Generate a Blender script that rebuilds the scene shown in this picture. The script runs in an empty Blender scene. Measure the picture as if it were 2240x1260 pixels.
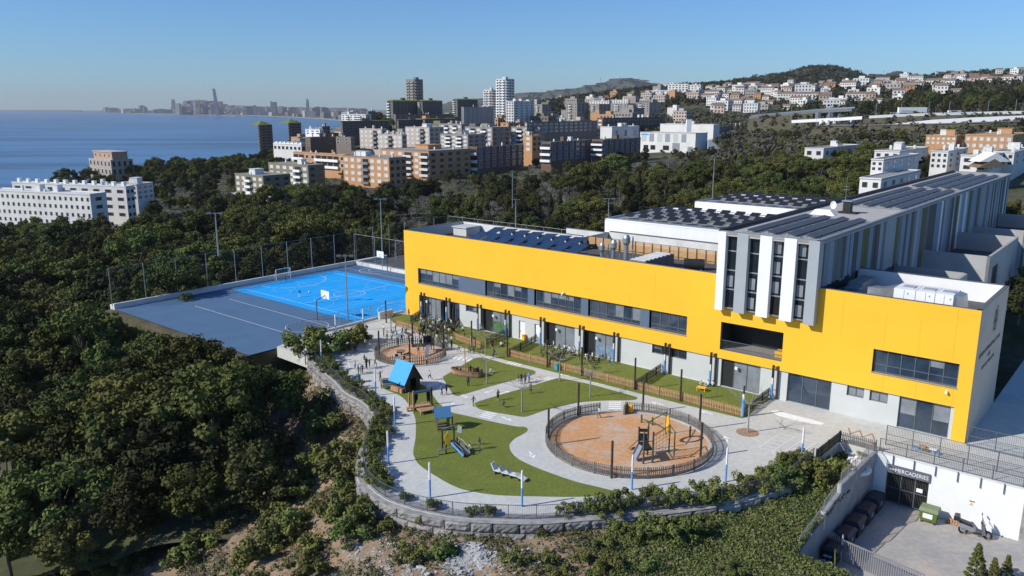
import bpy, math, random
from mathutils import Vector, Matrix
import numpy as np
sc = bpy.context.scene
random.seed(7); np.random.seed(7)
R = math.radians
# ------------------------------------------------------------------ camera, sky, sun, exposure
H = 30.0; FPX = 1760.0; PITCH = math.atan(395/1760.0)
cam_d = bpy.data.cameras.new('camera'); cam = bpy.data.objects.new('camera', cam_d); sc.collection.objects.link(cam)
cam.location = (0, 0, H); cam.rotation_euler = (math.pi/2-PITCH, 0, 0)
cam_d.sensor_width = 36; cam_d.lens = 36*FPX/2240; cam_d.clip_end = 60000; cam_d.clip_start = .5
sc.camera = cam
SUN_EL = R(34.5); SUN_AZ = math.atan2(-3.99, -1.33)
S = Vector((math.sin(SUN_AZ)*math.cos(SUN_EL), math.cos(SUN_AZ)*math.cos(SUN_EL), math.sin(SUN_EL)))
w = bpy.data.worlds.new('World'); sc.world = w; w.use_nodes = True
nt = w.node_tree; bg = nt.nodes['Background']; sky = nt.nodes.new('ShaderNodeTexSky')
sky.sky_type = 'NISHITA'; sky.sun_disc = False; sky.sun_elevation = SUN_EL; sky.sun_rotation = SUN_AZ
sky.altitude = 60; sky.air_density = 1.0; sky.dust_density = .25; sky.ozone_density = 3.0
hs = nt.nodes.new('ShaderNodeMix'); hs.data_type = 'RGBA'; hs.blend_type = 'MULTIPLY'; hs.inputs[0].default_value = 1; hs.inputs[7].default_value = (.57, .92, 1.36, 1)
nt.links.new(sky.outputs[0], hs.inputs[6]); nt.links.new(hs.outputs[2], bg.inputs[0]); bg.inputs[1].default_value = .095
sl = bpy.data.lights.new('sun', 'SUN'); so = bpy.data.objects.new('sun', sl); sc.collection.objects.link(so)
sl.energy = 4.6; sl.angle = R(.53); sl.color = (1, .955, .875)
so.rotation_euler = (-S).to_track_quat('-Z', 'Y').to_euler(); so.location = S*300
sc.view_settings.view_transform = 'Standard'; sc.view_settings.look = 'None'
sc.view_settings.exposure = 0; sc.view_settings.gamma = 1; sc.view_settings.use_curve_mapping = False
sc.cycles.max_bounces = 5; sc.cycles.diffuse_bounces = 2; sc.cycles.glossy_bounces = 2; sc.cycles.transparent_max_bounces = 6
sc.cycles.volume_bounces = 0; sc.cycles.use_denoising = True
HAZE = 4.0e-5
# ------------------------------------------------------------------ helpers
C = sc.collection
cp, sp = math.cos(PITCH), math.sin(PITCH)
def ray(x, y):
    b = -(y-630)/FPX
    return Vector(((x-1120)/FPX, cp+b*sp, -sp+b*cp))
ZG = .15                                     # level of the playground
def G(x, y, z=ZG):                           # the point at height z that this direction meets
    d = ray(x, y); t = (z-H)/d.z; return Vector((d.x*t, d.y*t, z))
def D(x, y, dist):                           # the point at forward distance dist
    d = ray(x, y); t = dist/d.y; return Vector((d.x*t, dist, H+d.z*t))
def srgb(r, g, b):
    f = lambda c: (c/255/12.92 if c/255 <= .04045 else ((c/255+.055)/1.055)**2.4)
    return (f(r), f(g), f(b))
MATS = {}
def M(name, col, rough=.8, var=.18, scale=.8, metal=0, spec=.3, bump=0, bscale=30, col2=None, detail=4, thr=None, trans=0, rnd=0):
    if name in MATS: return MATS[name]
    m = bpy.data.materials.new(name); m.use_nodes = True; n = m.node_tree.nodes; l = m.node_tree.links
    p = n['Principled BSDF']; p.inputs['Roughness'].default_value = rough; p.inputs['Metallic'].default_value = metal
    p.inputs['Specular IOR Level'].default_value = spec
    c = (*col, 1)
    geo = n.new('ShaderNodeNewGeometry')
    if var or col2:
        no = n.new('ShaderNodeTexNoise'); no.inputs['Scale'].default_value = scale; no.inputs['Detail'].default_value = detail
        no.inputs['Roughness'].default_value = .62
        l.new(geo.outputs['Position'], no.inputs['Vector'])
        r = n.new('ShaderNodeValToRGB'); e = r.color_ramp.elements
        a, b = thr or (.3, .7); e[0].position = a; e[1].position = b
        if col2: e[0].color = c; e[1].color = (*col2, 1)
        else:
            e[0].color = tuple(max(0, x*(1-var)) for x in col)+(1,); e[1].color = tuple(min(1, x*(1+var)) for x in col)+(1,)
        l.new(no.outputs['Fac'], r.inputs[0]); out = r.outputs[0]
        if col2 and var:
            n2 = n.new('ShaderNodeTexNoise'); n2.inputs['Scale'].default_value = scale*9; n2.inputs['Detail'].default_value = 3
            l.new(geo.outputs['Position'], n2.inputs['Vector'])
            mx = n.new('ShaderNodeMix'); mx.data_type = 'RGBA'; mx.blend_type = 'MULTIPLY'; mx.inputs[0].default_value = 1
            mr = n.new('ShaderNodeMapRange'); mr.inputs[1].default_value = .3; mr.inputs[2].default_value = .7
            mr.inputs[3].default_value = 1-var; mr.inputs[4].default_value = 1+var*.6
            l.new(n2.outputs['Fac'], mr.inputs[0]); l.new(out, mx.inputs[6]); l.new(mr.outputs[0], mx.inputs[7]); out = mx.outputs[2]
        if rnd:
            oi = n.new('ShaderNodeObjectInfo'); hv = n.new('ShaderNodeHueSaturation'); m1 = n.new('ShaderNodeMapRange'); m1.inputs[3].default_value = 1-rnd; m1.inputs[4].default_value = 1+rnd*1.2
            m2 = n.new('ShaderNodeMath'); m2.operation = 'MULTIPLY'; m2.inputs[1].default_value = 7.3; m3 = n.new('ShaderNodeMath'); m3.operation = 'FRACT'; m4 = n.new('ShaderNodeMapRange'); m4.inputs[3].default_value = .5-.045*rnd/.3; m4.inputs[4].default_value = .5+.03*rnd/.3
            l.new(oi.outputs['Random'], m1.inputs[0]); l.new(oi.outputs['Random'], m2.inputs[0]); l.new(m2.outputs[0], m3.inputs[0]); l.new(m3.outputs[0], m4.inputs[0])
            l.new(m1.outputs[0], hv.inputs['Value']); l.new(m4.outputs[0], hv.inputs['Hue']); l.new(out, hv.inputs['Color']); out = hv.outputs[0]
        l.new(out, p.inputs['Base Color'])
    else: p.inputs['Base Color'].default_value = c
    if bump:
        nb = n.new('ShaderNodeTexNoise'); nb.inputs['Scale'].default_value = bscale; nb.inputs['Detail'].default_value = 3
        l.new(geo.outputs['Position'], nb.inputs['Vector'])
        bp = n.new('ShaderNodeBump'); bp.inputs['Strength'].default_value = bump; bp.inputs['Distance'].default_value = .05
        l.new(nb.outputs['Fac'], bp.inputs['Height']); l.new(bp.outputs[0], p.inputs['Normal'])
    if trans:
        p.inputs['Alpha'].default_value = 1-trans
    MATS[name] = m; return m
def tag(o, label=None, cat=None, group=None, kind=None):
    if label: o['label'] = label
    if cat: o['category'] = cat
    if group: o['group'] = group
    if kind: o['kind'] = kind
    return o
def empty(name, loc=(0, 0, 0), rz=0, **k):
    o = bpy.data.objects.new(name, None); C.objects.link(o); o.location = loc; o.rotation_euler = (0, 0, rz); o.empty_display_size = .3
    return tag(o, **k)
def link(name, me, parent=None, loc=None, rot=None, scale=None, mats=None, **k):
    o = bpy.data.objects.new(name, me); C.objects.link(o)
    if parent: o.parent = parent
    if loc is not None: o.location = loc
    if rot is not None: o.rotation_euler = rot if not isinstance(rot, (int, float)) else (0, 0, rot)
    if scale is not None: o.scale = scale if not isinstance(scale, (int, float)) else (scale,)*3
    if mats:
        for i, m in enumerate(mats):
            o.material_slots[i].link = 'OBJECT'; o.material_slots[i].material = m
    return tag(o, **k)
def copy_tree(o, parent=None):
    c = o.copy(); C.objects.link(c)
    if parent: c.parent = parent
    for ch in list(o.children): copy_tree(ch, c)
    return c
class MB:
    def __init__(s): s.v = []; s.f = []; s.m = []
    def poly(s, pts, mi=0):
        n = len(s.v); s.v += [tuple(p) for p in pts]; s.f.append(tuple(range(n, n+len(pts)))); s.m.append(mi)
    def raw(s, vs, fs, mi=0):
        n = len(s.v); s.v += [tuple(p) for p in vs]; s.f += [tuple(i+n for i in f) for f in fs]; s.m += [mi]*len(fs)
    def box(s, x0, y0, z0, x1, y1, z1, mi=0):
        s.raw([(x0,y0,z0),(x1,y0,z0),(x1,y1,z0),(x0,y1,z0),(x0,y0,z1),(x1,y0,z1),(x1,y1,z1),(x0,y1,z1)],
              [(3,2,1,0),(4,5,6,7),(0,1,5,4),(1,2,6,5),(2,3,7,6),(3,0,4,7)], mi)
    def obox(s, a, b, w, h, mi=0, up=(0, 0, 1)):        # beam from a to b, w wide, h high
        a = Vector(a); b = Vector(b); d = (b-a).normalized(); u = Vector(up)
        if abs(d.dot(u)) > .98: u = Vector((1, 0, 0))
        x = d.cross(u).normalized(); y = x.cross(d).normalized(); x *= w/2; y *= h/2
        s.raw([a-x-y, a+x-y, a+x+y, a-x+y, b-x-y, b+x-y, b+x+y, b-x+y], [(0,1,2,3),(7,6,5,4),(4,5,1,0),(5,6,2,1),(6,7,3,2),(7,4,0,3)], mi)
    def tube(s, a, b, r, n=8, mi=0, r2=None, caps=True):
        a = Vector(a); b = Vector(b); r2 = r if r2 is None else r2; d = (b-a).normalized()
        u = Vector((0, 0, 1)) if abs(d.z) < .98 else Vector((1, 0, 0)); x = d.cross(u).normalized(); y = x.cross(d)
        vs = []
        for c, q in ((a, r), (b, r2)):
            vs += [c+(x*math.cos(2*math.pi*i/n)+y*math.sin(2*math.pi*i/n))*q for i in range(n)]
        fs = [((i+1) % n, i, n+i, n+(i+1) % n) for i in range(n)]
        if caps: fs += [tuple(range(n)), tuple(range(2*n-1, n-1, -1))]
        s.raw(vs, fs, mi)
    def path(s, pts, r, n=6, mi=0):
        for a, b in zip(pts, pts[1:]): s.tube(a, b, r, n, mi)
    def prism(s, poly, z0, z1, mi=0, mtop=None):
        k = len(poly); b = [(p[0], p[1], z0) for p in poly]; t = [(p[0], p[1], z1) for p in poly]
        a = sum(poly[i][0]*poly[(i+1) % k][1]-poly[(i+1) % k][0]*poly[i][1] for i in range(k))
        if a < 0: b.reverse(); t.reverse()
        s.poly(t, mi if mtop is None else mtop)
        s.raw(b+t, [(i, (i+1) % k, k+(i+1) % k, k+i) for i in range(k)], mi)
    def mesh(s, name, mats, smooth=False):
        me = bpy.data.meshes.new(name); me.from_pydata(s.v, [], s.f)
        for m in (mats if isinstance(mats, (list, tuple)) else [mats]): me.materials.append(m)
        me.polygons.foreach_set('material_index', s.m)
        if smooth: me.polygons.foreach_set('use_smooth', [True]*len(s.f))
        me.update(); return me
    def build(s, name, mats, parent=None, loc=None, rot=None, smooth=False, **k):
        return link(name, s.mesh(name, mats, smooth), parent, loc, rot, **k)
def spline(pts, n=6, closed=True):           # Catmull-Rom through points
    out = []; k = len(pts)
    for i in range(k if closed else k-1):
        g = lambda j: Vector(pts[j % k] if closed else pts[max(0, min(k-1, j))])
        p0, p1, p2, p3 = g(i-1), g(i), g(i+1), g(i+2)
        for t in range(n):
            t /= n
            out.append(.5*((2*p1)+(p2-p0)*t+(2*p0-5*p1+4*p2-p3)*t*t+(3*p1-p0-3*p2+p3)*t**3))
    if not closed: out.append(Vector(pts[-1]))
    return out
def inside(x, y, poly):
    c = False; j = len(poly)-1
    for i in range(len(poly)):
        xi, yi, xj, yj = poly[i][0], poly[i][1], poly[j][0], poly[j][1]
        if (yi > y) != (yj > y) and x < (xj-xi)*(y-yi)/(yj-yi)+xi: c = not c
        j = i
    return c
PC = {}
def pdist(x, y, poly, closed=True):
    if not closed:                              # open rim line: vectorised and cached
        if id(poly) not in PC:
            a_ = np.array([q[:2] for q in poly], float); PC[id(poly)] = (poly, a_[:-1], a_[1:]-a_[:-1], np.maximum(((a_[1:]-a_[:-1])**2).sum(1), 1e-9))
        _, A_, B_, L_ = PC[id(poly)]; rx, ry = x-A_[:, 0], y-A_[:, 1]; t_ = np.clip((rx*B_[:, 0]+ry*B_[:, 1])/L_, 0, 1)
        return float(np.sqrt(((rx-t_*B_[:, 0])**2+(ry-t_*B_[:, 1])**2).min()))
    best = 1e9; n = len(poly)
    for i in range(n if closed else n-1):
        ax, ay = poly[i][0], poly[i][1]; bx, by = poly[(i+1) % n][0], poly[(i+1) % n][1]
        dx, dy = bx-ax, by-ay; L = dx*dx+dy*dy
        t = 0 if L == 0 else max(0, min(1, ((x-ax)*dx+(y-ay)*dy)/L))
        best = min(best, math.hypot(x-ax-t*dx, y-ay-t*dy))
    return best
def text_mesh(body, size, mat, align='CENTER', extrude=.004):
    cu = bpy.data.curves.new('t', 'FONT'); cu.body = body; cu.size = size; cu.align_x = align; cu.extrude = extrude; cu.resolution_u = 3
    o = bpy.data.objects.new('t', cu); C.objects.link(o); bpy.context.view_layer.update()
    me = bpy.data.meshes.new_from_object(o); bpy.data.objects.remove(o); bpy.data.curves.remove(cu)
    me.materials.clear(); me.materials.append(mat); return me
# ------------------------------------------------------------------ materials
concrete = M('pale_concrete', (.61, .61, .56), .85, .10, .3, col2=(.54, .54, .50), thr=(.35, .75), bump=.15, bscale=8)
turf = M('artificial_turf', (.19, .228, .038), .95, .22, .5, bump=.5, bscale=60, col2=(.155, .185, .035))
sand = M('sand', (.64, .345, .165), .95, .15, .35, col2=(.58, .46, .35), thr=(.45, .66), bump=.4, bscale=12)
yellow = M('yellow_render', (.93, .50, .035), .65, .05, .18, spec=.2, detail=7)
twhite = M('town_white', (.66, .64, .60), .85, .10, .12, rnd=.12, detail=6)
greywall = M('pale_wall', (.56, .57, .54), .8, .05, .4)
white = M('white_paint', (.82, .82, .80), .7, .05, .5)
offwhite = M('weathered_white', (.66, .66, .63), .8, .12, .6)
endwall = M('grey_end_wall', (.62, .52, .41), .8, .06, .3)
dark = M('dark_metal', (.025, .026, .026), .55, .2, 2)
grey_metal = M('grey_metal', (.16, .17, .18), .45, .15, 2, metal=.3)
midgrey = M('mid_grey', (.19, .20, .21), .7, .12, .6)
galv = M('galvanised', (.42, .44, .45), .4, .12, 2, metal=.7)
glass = M('window_glass', (.03, .05, .08), .06, .4, .5, spec=.9)
glass_l = M('window_blind', (.22, .24, .26), .25, .2, .8, spec=.6)
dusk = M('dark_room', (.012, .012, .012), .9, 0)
bluepanel = M('blue_grey_panel', (.11, .15, .21), .6, .06, .6)
wood_o = M('orange_wood', (.44, .26, .14), .8, .25, 3)
wood_d = M('dark_wood', (.055, .045, .035), .85, .3, 3)
wood_g = M('grey_wood', (.17, .16, .145), .85, .3, 4)
brick_o = M('orange_brick', (.50, .27, .13), .85, .12, .8)
beige = M('beige_wall', (.50, .42, .36), .85, .08, .5)
brown = M('brown_wall', (.20, .17, .145), .85, .1, .5)
olive = M('olive_wall', (.22, .20, .13), .85, .1, .5)
dkbrick = M('dark_brick', (.16, .10, .065), .85, .15, .8)
tile = M('roof_tile', (.21, .15, .115), .85, .2, 1)
greenroof = M('mossy_roof', (.17, .19, .05), .9, .2, .4)
roofgrey = M('roof_gravel', (.30, .29, .27), .9, .15, .6, bump=.3, bscale=5)
roofdark = M('roof_membrane', (.10, .10, .10), .9, .15, .6)
pv = M('solar_cell', (.02, .023, .03), .45, .15, .5, spec=.3)
pvl = M('solar_cell_blue', (.022, .045, .10), .4, .15, .5, spec=.3)
bluepaint = M('blue_paint', (.13, .34, .68), .5, .06, 2)
bright_blue = M('bright_blue', (.03, .34, .78), .5, .06, 2)
ypaint = M('yellow_paint', (.90, .48, .03), .5, .06, 2)
stone = M('stone_block', (.25, .235, .215), .9, .35, 1.2, bump=.9, bscale=9, rnd=.2)
soil = M('orange_soil', (.38, .24, .145), .95, .3, 1.2, bump=.7, bscale=4, col2=(.22, .19, .13), detail=8)
asphalt = M('asphalt', (.07, .07, .072), .9, .15, 1)
leaf_pine = M('pine_needles', (.05, .065, .016), .9, 0, .25, col2=(.125, .14, .038), thr=(.3, .7), spec=.15, rnd=.3)
leaf_dark = M('dark_foliage', (.022, .028, .012), .9, 0, .3, col2=(.05, .058, .022), spec=.15, rnd=.3)
leaf_bush = M('bush_leaves', (.065, .088, .02), .8, 0, 1.2, col2=(.18, .20, .05), spec=.3, rnd=.25)
leaf_lime = M('lime_foliage', (.10, .125, .02), .85, 0, .4, col2=(.16, .18, .035), spec=.2)
twig = M('bare_twigs', (.25, .225, .215), .9, .2, .4)
bark = M('bark', (.10, .08, .06), .95, .25, 4)
palebark = M('pale_bark', (.30, .28, .26), .9, .2, 4)
# ------------------------------------------------------------------ the school frame: u along the facade, v into the site
L0 = G(883, 503, 12.6); R0 = G(2148, 680, 12.6)
UA = math.atan2(R0.y-L0.y, R0.x-L0.x); U = Vector((math.cos(UA), math.sin(UA), 0)); V = Vector((-U.y, U.x, 0))
def W(u, v, z=0): return Vector((L0.x, L0.y, 0))+U*u+V*v+Vector((0, 0, z))
def UV(p): q = Vector((p[0]-L0.x, p[1]-L0.y, 0)); return q.dot(U), q.dot(V)
LEN = (R0-L0).length
# ------------------------------------------------------------------ playground plateau
edge_px = [(1915,986),(1836,967),(1783,1008),(1750,1035),(1722,1057),(1668,1077),(1588,1098),(1454,1117),(1380,1123),(1289,1130),
           (1182,1138),(1093,1137),(994,1131),(914,1116),(884,1107),(850,1095),(822,1078),(803,1058),(793,1035),(791,1010),(796,985),
           (806,962),(815,935),(820,915),(814,903),(793,880),(753,858),(735,838),(715,820),(695,800),(680,785)]
front_edge = [G(x, y) for x, y in edge_px]                       # right to left along the rim
fence_line = spline(front_edge[2:], 5, closed=False)
plateau = front_edge[:2]+fence_line+[W(.2, -22.5, ZG), W(-.6, -20, ZG), W(-.6, .8, ZG), W(.5, 1, ZG), W(LEN, 1, ZG), W(LEN+.02, 60, ZG), W(LEN+60, 60, ZG), W(LEN+60, -6.8, ZG), W(68.9, -6.8, ZG)]
b = MB(); b.prism([(p.x, p.y) for p in plateau], -1.2, ZG)
b.build('pavement', concrete, kind='structure')
# planting strip inside the fence
def offset_line(line, d):
    out = []
    for i, p in enumerate(line):
        a = line[max(0, i-1)]; c = line[min(len(line)-1, i+1)]; t = (c-a); t.z = 0; t.normalize()
        out.append(p+Vector((t.y, -t.x, 0))*d)
    return out
strip_in = offset_line(fence_line, 1.0)
b = MB()
for i in range(len(fence_line)-1):
    q = [fence_line[i], fence_line[i+1], strip_in[i+1], strip_in[i]]
    b.poly([(p.x, p.y, ZG+.012) for p in q])
b.build('planting_strip', M('strip_soil', (.34, .33, .32), .95, .3, 2.5, bump=.6, bscale=8), kind='structure')
def sheet(name, pts, z, mat, **k):
    b = MB(); p = [(q.x, q.y, z) for q in pts]
    a = sum(p[i][0]*p[(i+1) % len(p)][1]-p[(i+1) % len(p)][0]*p[i][1] for i in range(len(p)))
    if a < 0: p.reverse()
    b.prism(p, z-.02, z); return b.build(name, mat, **k)
isl1 = [(969,826),(978,819),(1000,806),(1023,792),(1039,784),(1053,782),(1075,787),(1110,797),(1150,806),(1168,811),(1171,815),(1165,820),(1132,829),(1070,846),(1010,864),(998,865.5),(990,861),(978,842)]
isl2 = [(1038,883),(1045,879),(1080,868),(1150,848),(1206,831),(1219,828),(1232,828.5),(1292,841),(1340,854),(1386,867),(1394,870.5),(1390,874),(1370,876),(1331,876),(1269,880),(1230,888),(1198,895.5),(1165,907),(1152,911),(1140,911.5),(1100,905),(1052,896),(1041,888)]
isl3 = [(834.6,845),(838.6,839.6),(850,834),(880,830),(915,838),(935.5,850),(953.8,875),(961.7,884),(985,901),(1022,910),(1074,922),(1126.7,932.6),(1147.6,934),(1153.7,939),(1150,945.7),(1126.7,958.8),(1116,969),(1113.6,977),(1118.8,990),(1134.5,1004.6),(1166,1020),(1210,1037),(1260,1054),(1310,1066),(1354,1077),(1366,1081),(1345,1084),(1252,1087),(1179,1086),(1087,1083),(1022,1073),(988,1061),(961.7,1046.6),(940.7,1033.5),(917,1016.5),(906.7,1000.7),(904,987.6),(909,956),(908.8,919.5),(901.4,898.6),(888.3,877.6),(872.6,864.5),(843.8,852.7)]
for q in (isl1, isl2, isl3):
    sheet('turf_island', spline([G(*p) for p in q], 4), ZG+.02, turf, kind='structure')
# turf gardens along the facade
FV = -UV(G(1110, 780))[1]
gard = [W(-3.2, -2.0), W(2.9, -.02), W(56.3, -.02), G(1655, 890), G(1634, 913), G(1623, 915), G(1500, 886), G(1388, 858), G(1272, 829), G(1196, 810), G(1110, 789), G(1032, 768), G(1000, 755), G(955, 738), G(890, 718), G(868, 712)]
sheet('turf_garden', gard, ZG+.024, turf, kind='structure')
# blue sports court
cblue = M('court_blue', (.010, .37, .84), .75, .06, .3); cdark = M('court_slate_blue', (.085, .16, .26), .8, .08, .3); line_w = M('line_paint', (.72, .74, .74), .7, .05, 3); line_b = M('pale_blue_line', (.28, .52, .74), .7, .05, 3)
ZC = -.35

def csheet(u0, v0, u1, v1, z, mat, b):
    b.poly([W(u0, v0, z), W(u1, v0, z), W(u1, v1, z), W(u0, v1, z)])
b = MB(); csheet(-37.5, -26, -.7, 21, ZC, 0, b); b.build('sports_court', cdark, kind='structure')
b = MB(); csheet(-35.6, -6.9, -.75, 15, ZC+.006, 0, b); b.build('court_playing_area', cblue, kind='structure')
b = MB(); lb = MB()
def cline(u0, v0, u1, v1, w=.09, bb=None):
    a = Vector((u0, v0, 0)); c = Vector((u1, v1, 0)); d = (c-a).normalized(); n = Vector((-d.y, d.x, 0))*w/2
    (bb or b).poly([W(*(a-n).xy, ZC+.012), W(*(c-n).xy, ZC+.012), W(*(c+n).xy, ZC+.012), W(*(a+n).xy, ZC+.012)])
def carc(u, v, r, a0, a1, n=28, w=.09, bb=None, z=None):
    for i in range(n):
        t0, t1 = R(a0+(a1-a0)*i/n), R(a0+(a1-a0)*(i+1)/n)
        (bb or b).poly([W(u+q*math.cos(t), v+q*math.sin(t), ZC+.016) for q, t in ((r-w/2, t0), (r+w/2, t0), (r+w/2, t1), (r-w/2, t1))])
for bb in (b,):
    cline(-34.5, -5.2, -2, -5.2); cline(-34.5, 13.2, -2, 13.2); cline(-34.5, -5.2, -34.5, 13.2); cline(-2, -5.2, -2, 13.2); cline(-18.2, -5.2, -18.2, 13.2)
    carc(-18.2, 4, 2.6, 0, 360); carc(-34.5, 4, 6, -90, 90); carc(-2, 4, 6, 90, 270)
for uu in (-29.5, -18, -6.5):                                   # three small courts across
    for bb in (lb,):
        cline(uu-5, -6.5, uu-5, 14.7, bb=bb); cline(uu+5, -6.5, uu+5, 14.7, bb=bb); cline(uu-5, 4, uu+5, 4, bb=bb)
        carc(uu, 4, 1.8, 0, 360, bb=bb); carc(uu, -5.2, 4.6, 0, 180, bb=bb); carc(uu, 13.4, 4.6, 180, 360, bb=bb); carc(uu, -1, 1.8, 0, 360, bb=bb); carc(uu, 9.2, 1.8, 0, 360, bb=bb)
carc(-30, 20, 3.2, 180, 360, bb=b); carc(-30, 20, 1.5, 180, 360, bb=b); cline(-36, 17.6, -10, 17.6); carc(-6.5, -13, 3, 0, 360, bb=b); cline(-30, -11, -1.5, -11); cline(-30, -17, -1.5, -17)
b.build('court_line', line_w, kind='structure'); lb.build('court_line', line_b, kind='structure')
# kerb between court and playground, low wall round the court
b = MB()
kz = [(-.95, -20, -.6, .3)]
b.raw([W(-.95,-20,-.5), W(-.6,-20,-.5), W(-.6,0,-.5), W(-.95,0,-.5), W(-.95,-20,.42), W(-.6,-20,.42), W(-.6,0,.42), W(-.95,0,.42)], [(3,2,1,0),(4,5,6,7),(0,1,5,4),(1,2,6,5),(2,3,7,6),(3,0,4,7)])
b.build('kerb_wall', offwhite, kind='structure')
b = MB()
def wline(b, u0, v0, u1, v1, w, z0, z1, mi=0):
    a = W(u0, v0, (z0+z1)/2); c = W(u1, v1, (z0+z1)/2); b.obox(a, c, w, z1-z0, mi)
wline(b, -37.8, 21.3, 3, 21.3, .4, -3, .3); wline(b, -37.8, -26, -37.8, 21.3, .4, -3, .45); wline(b, -38.6, 30, -38.6, -26, .9, -3, .2)
b.build('court_rim', offwhite, kind='structure')
b = MB(); b.poly([W(-38, 21.5, -.3), W(20, 21.5, -.3), W(20, 48, -.3), W(-38, 48, -.3)]); b.build('upper_court', M('grey_court', (.13, .125, .115), .9, .15, .3), kind='structure')
b = MB(); b.prism([W(-38.6,-27)[:2], W(-.6,-27)[:2], W(-.6,20)[:2], W(20,20)[:2], W(20,48.3)[:2], W(-38.6,48.3)[:2]], -9, -.5); b.build('court_embankment', M('bank_scrub', (.07, .075, .03), .95, .4, .5, col2=(.16, .13, .09), bump=.6, bscale=3), kind='structure')
# sand pits
PIT = (G(1194, 983)+G(1564, 978))/2; PIT.y = (G(1364, 1048).y+G(1348, 899.5).y)/2; PR = 7.55
PIT2 = Vector((-12.5, 95.4, ZG)); PR2 = 4.4
for c, r, nm in ((PIT, PR, 'sand_pit'), (PIT2, PR2, 'sand_pit')):
    sheet(nm, [c+Vector((math.cos(2*math.pi*i/64), math.sin(2*math.pi*i/64), 0))*(r-.05) for i in range(64)], ZG+.03, sand, kind='structure')
# stone kerb ring of the large pit
b = MB()
for i in range(64):
    if 50 <= i*360/64 <= 0: continue
    t0, t1 = 2*math.pi*i/64, 2*math.pi*(i+1)/64
    if 86 < math.degrees(t0) < 100: continue
    ring = [PIT+Vector((math.cos(t)*q, math.sin(t)*q, 0)) for t, q in ((t0, PR-.28), (t1, PR-.28), (t1, PR-.08), (t0, PR-.08))]
    b.prism([(p.x, p.y) for p in ring], ZG, ZG+.14)
b.build('pit_kerb', M('kerb_stone', (.45, .44, .42), .85, .1, 2), kind='structure')
# ------------------------------------------------------------------ painted markings
mark = M('white_marking', (.90, .90, .89), .8, .05, 4)
mk = MB()
def mquad(pts): mk.poly([(p.x, p.y, ZG+.014) for p in pts])
def mline(a, c, w=.09):
    a = Vector(a); c = Vector(c); d = (c-a).normalized(); n = Vector((-d.y, d.x, 0))*w/2; mquad([a-n, c-n, c+n, a+n])
def arrow(px, py, px2, py2, L=1.5):
    a = G(px, py); d = (G(px2, py2)-a).normalized(); n = Vector((-d.y, d.x, 0)); c = a+d*L
    mquad([a-n*.09, c-d*.6-n*.09, c-d*.6+n*.09, a+n*.09]); mk.poly([(p.x, p.y, ZG+.014) for p in (c, c-d*.7+n*.32, c-d*.7-n*.32)])
for seg in [((1062,913),(1120,921)),((1070,907),(1125,915)),]:
    pass
def zebra(p0, p1, p2, n=4, fill=.55):            # p0-p1 along the stripe, p0-p2 across the road
    a, c, e = G(*p0), G(*p1), G(*p2)
    for i in range(n):
        t0, t1 = i/(n-1+fill), (i+fill)/(n-1+fill); o0 = (e-a)*t0; o1 = (e-a)*t1
        mquad([a+o0, c+o0, c+o1, a+o1])
zebra((1047,911),(1074,917),(1062,900), 4); zebra((1332,879),(1359,879),(1331,895), 4); zebra((977,784),(987,777),(1026,791), 5); zebra((931,850),(940,838),(958,842), 4)
zebra((1005,864),(1020,872),(1012,862), 3, .5); zebra((1188,829),(1208,833),(1196,824), 3, .5); zebra((1106,795),(1120,790),(1135,800),4)
for a in [(1097,912,1110,917),(1080,853,1060,860),(1160,824,1200,835),(1452,886,1440,883),(1560,907,1540,901),(1592,968,1586,955),(1158,988,1166,998),(1246,823,1232,820),(1324,842,1310,838),(968,887,985,884),(1094,862,1110,857),(845,757,838,760)]: arrow(*a)
for q in [((1661,979),(1705,949),(1737,956),(1690,988),5),((1711,991),(1757,962),(1787,968),(1735,1002),5)]:
    p = [G(*x) for x in q[:4]]
    for i in range(4): mline(p[i], p[(i+1) % 4], .07)
    for i in range(1, q[4]): t = i/q[4]; mline(p[0].lerp(p[1], t), p[3].lerp(p[2], t), .06)
p = [G(*x) for x in ((1688,990),(1695,987),(1703,992),(1695,996))]
for i in range(4): mline(p[i], p[(i+1) % 4], .07)
p = [G(*x) for x in ((1686,899),(1700,898),(1735,908),(1760,914),(1775,918),(1803,926),(1798,930),(1775,927),(1740,920),(1700,909))]; mk.poly([(q.x, q.y, ZG+.014) for q in reversed(p)])
for a, c, e in [((778,775),(762,790),(764,800)),((764,800),(770,810),(782,813))]:
    q = spline([G(*a), G(*c), G(*e)], 6, False)
    for i in range(len(q)-1): mline(q[i], q[i+1], .1)
mk.build('painted_marking', mark, kind='structure')
zz = MB(); q = [G(*x) for x in ((1856,936),(1860,949),(1881,942),(1886,956),(1908,949),(1913,963))]
for i in range(5):
    a, c = q[i], q[i+1]; d = (c-a).normalized(); n = Vector((-d.y, d.x, 0))*.07; zz.poly([(p.x, p.y, ZG+.015) for p in (a-n, c-n, c+n, a+n)])
zz.build('painted_zigzag', wood_o, kind='structure')
# mulch circle round the single tree
sheet('mulch_circle', [G(1635, 946)+Vector((math.cos(i/4)*1.05, math.sin(i/4)*1.05, 0)) for i in range(25)], ZG+.016, M('mulch', (.36, .24, .16), .95, .25, 5), kind='structure')
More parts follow.
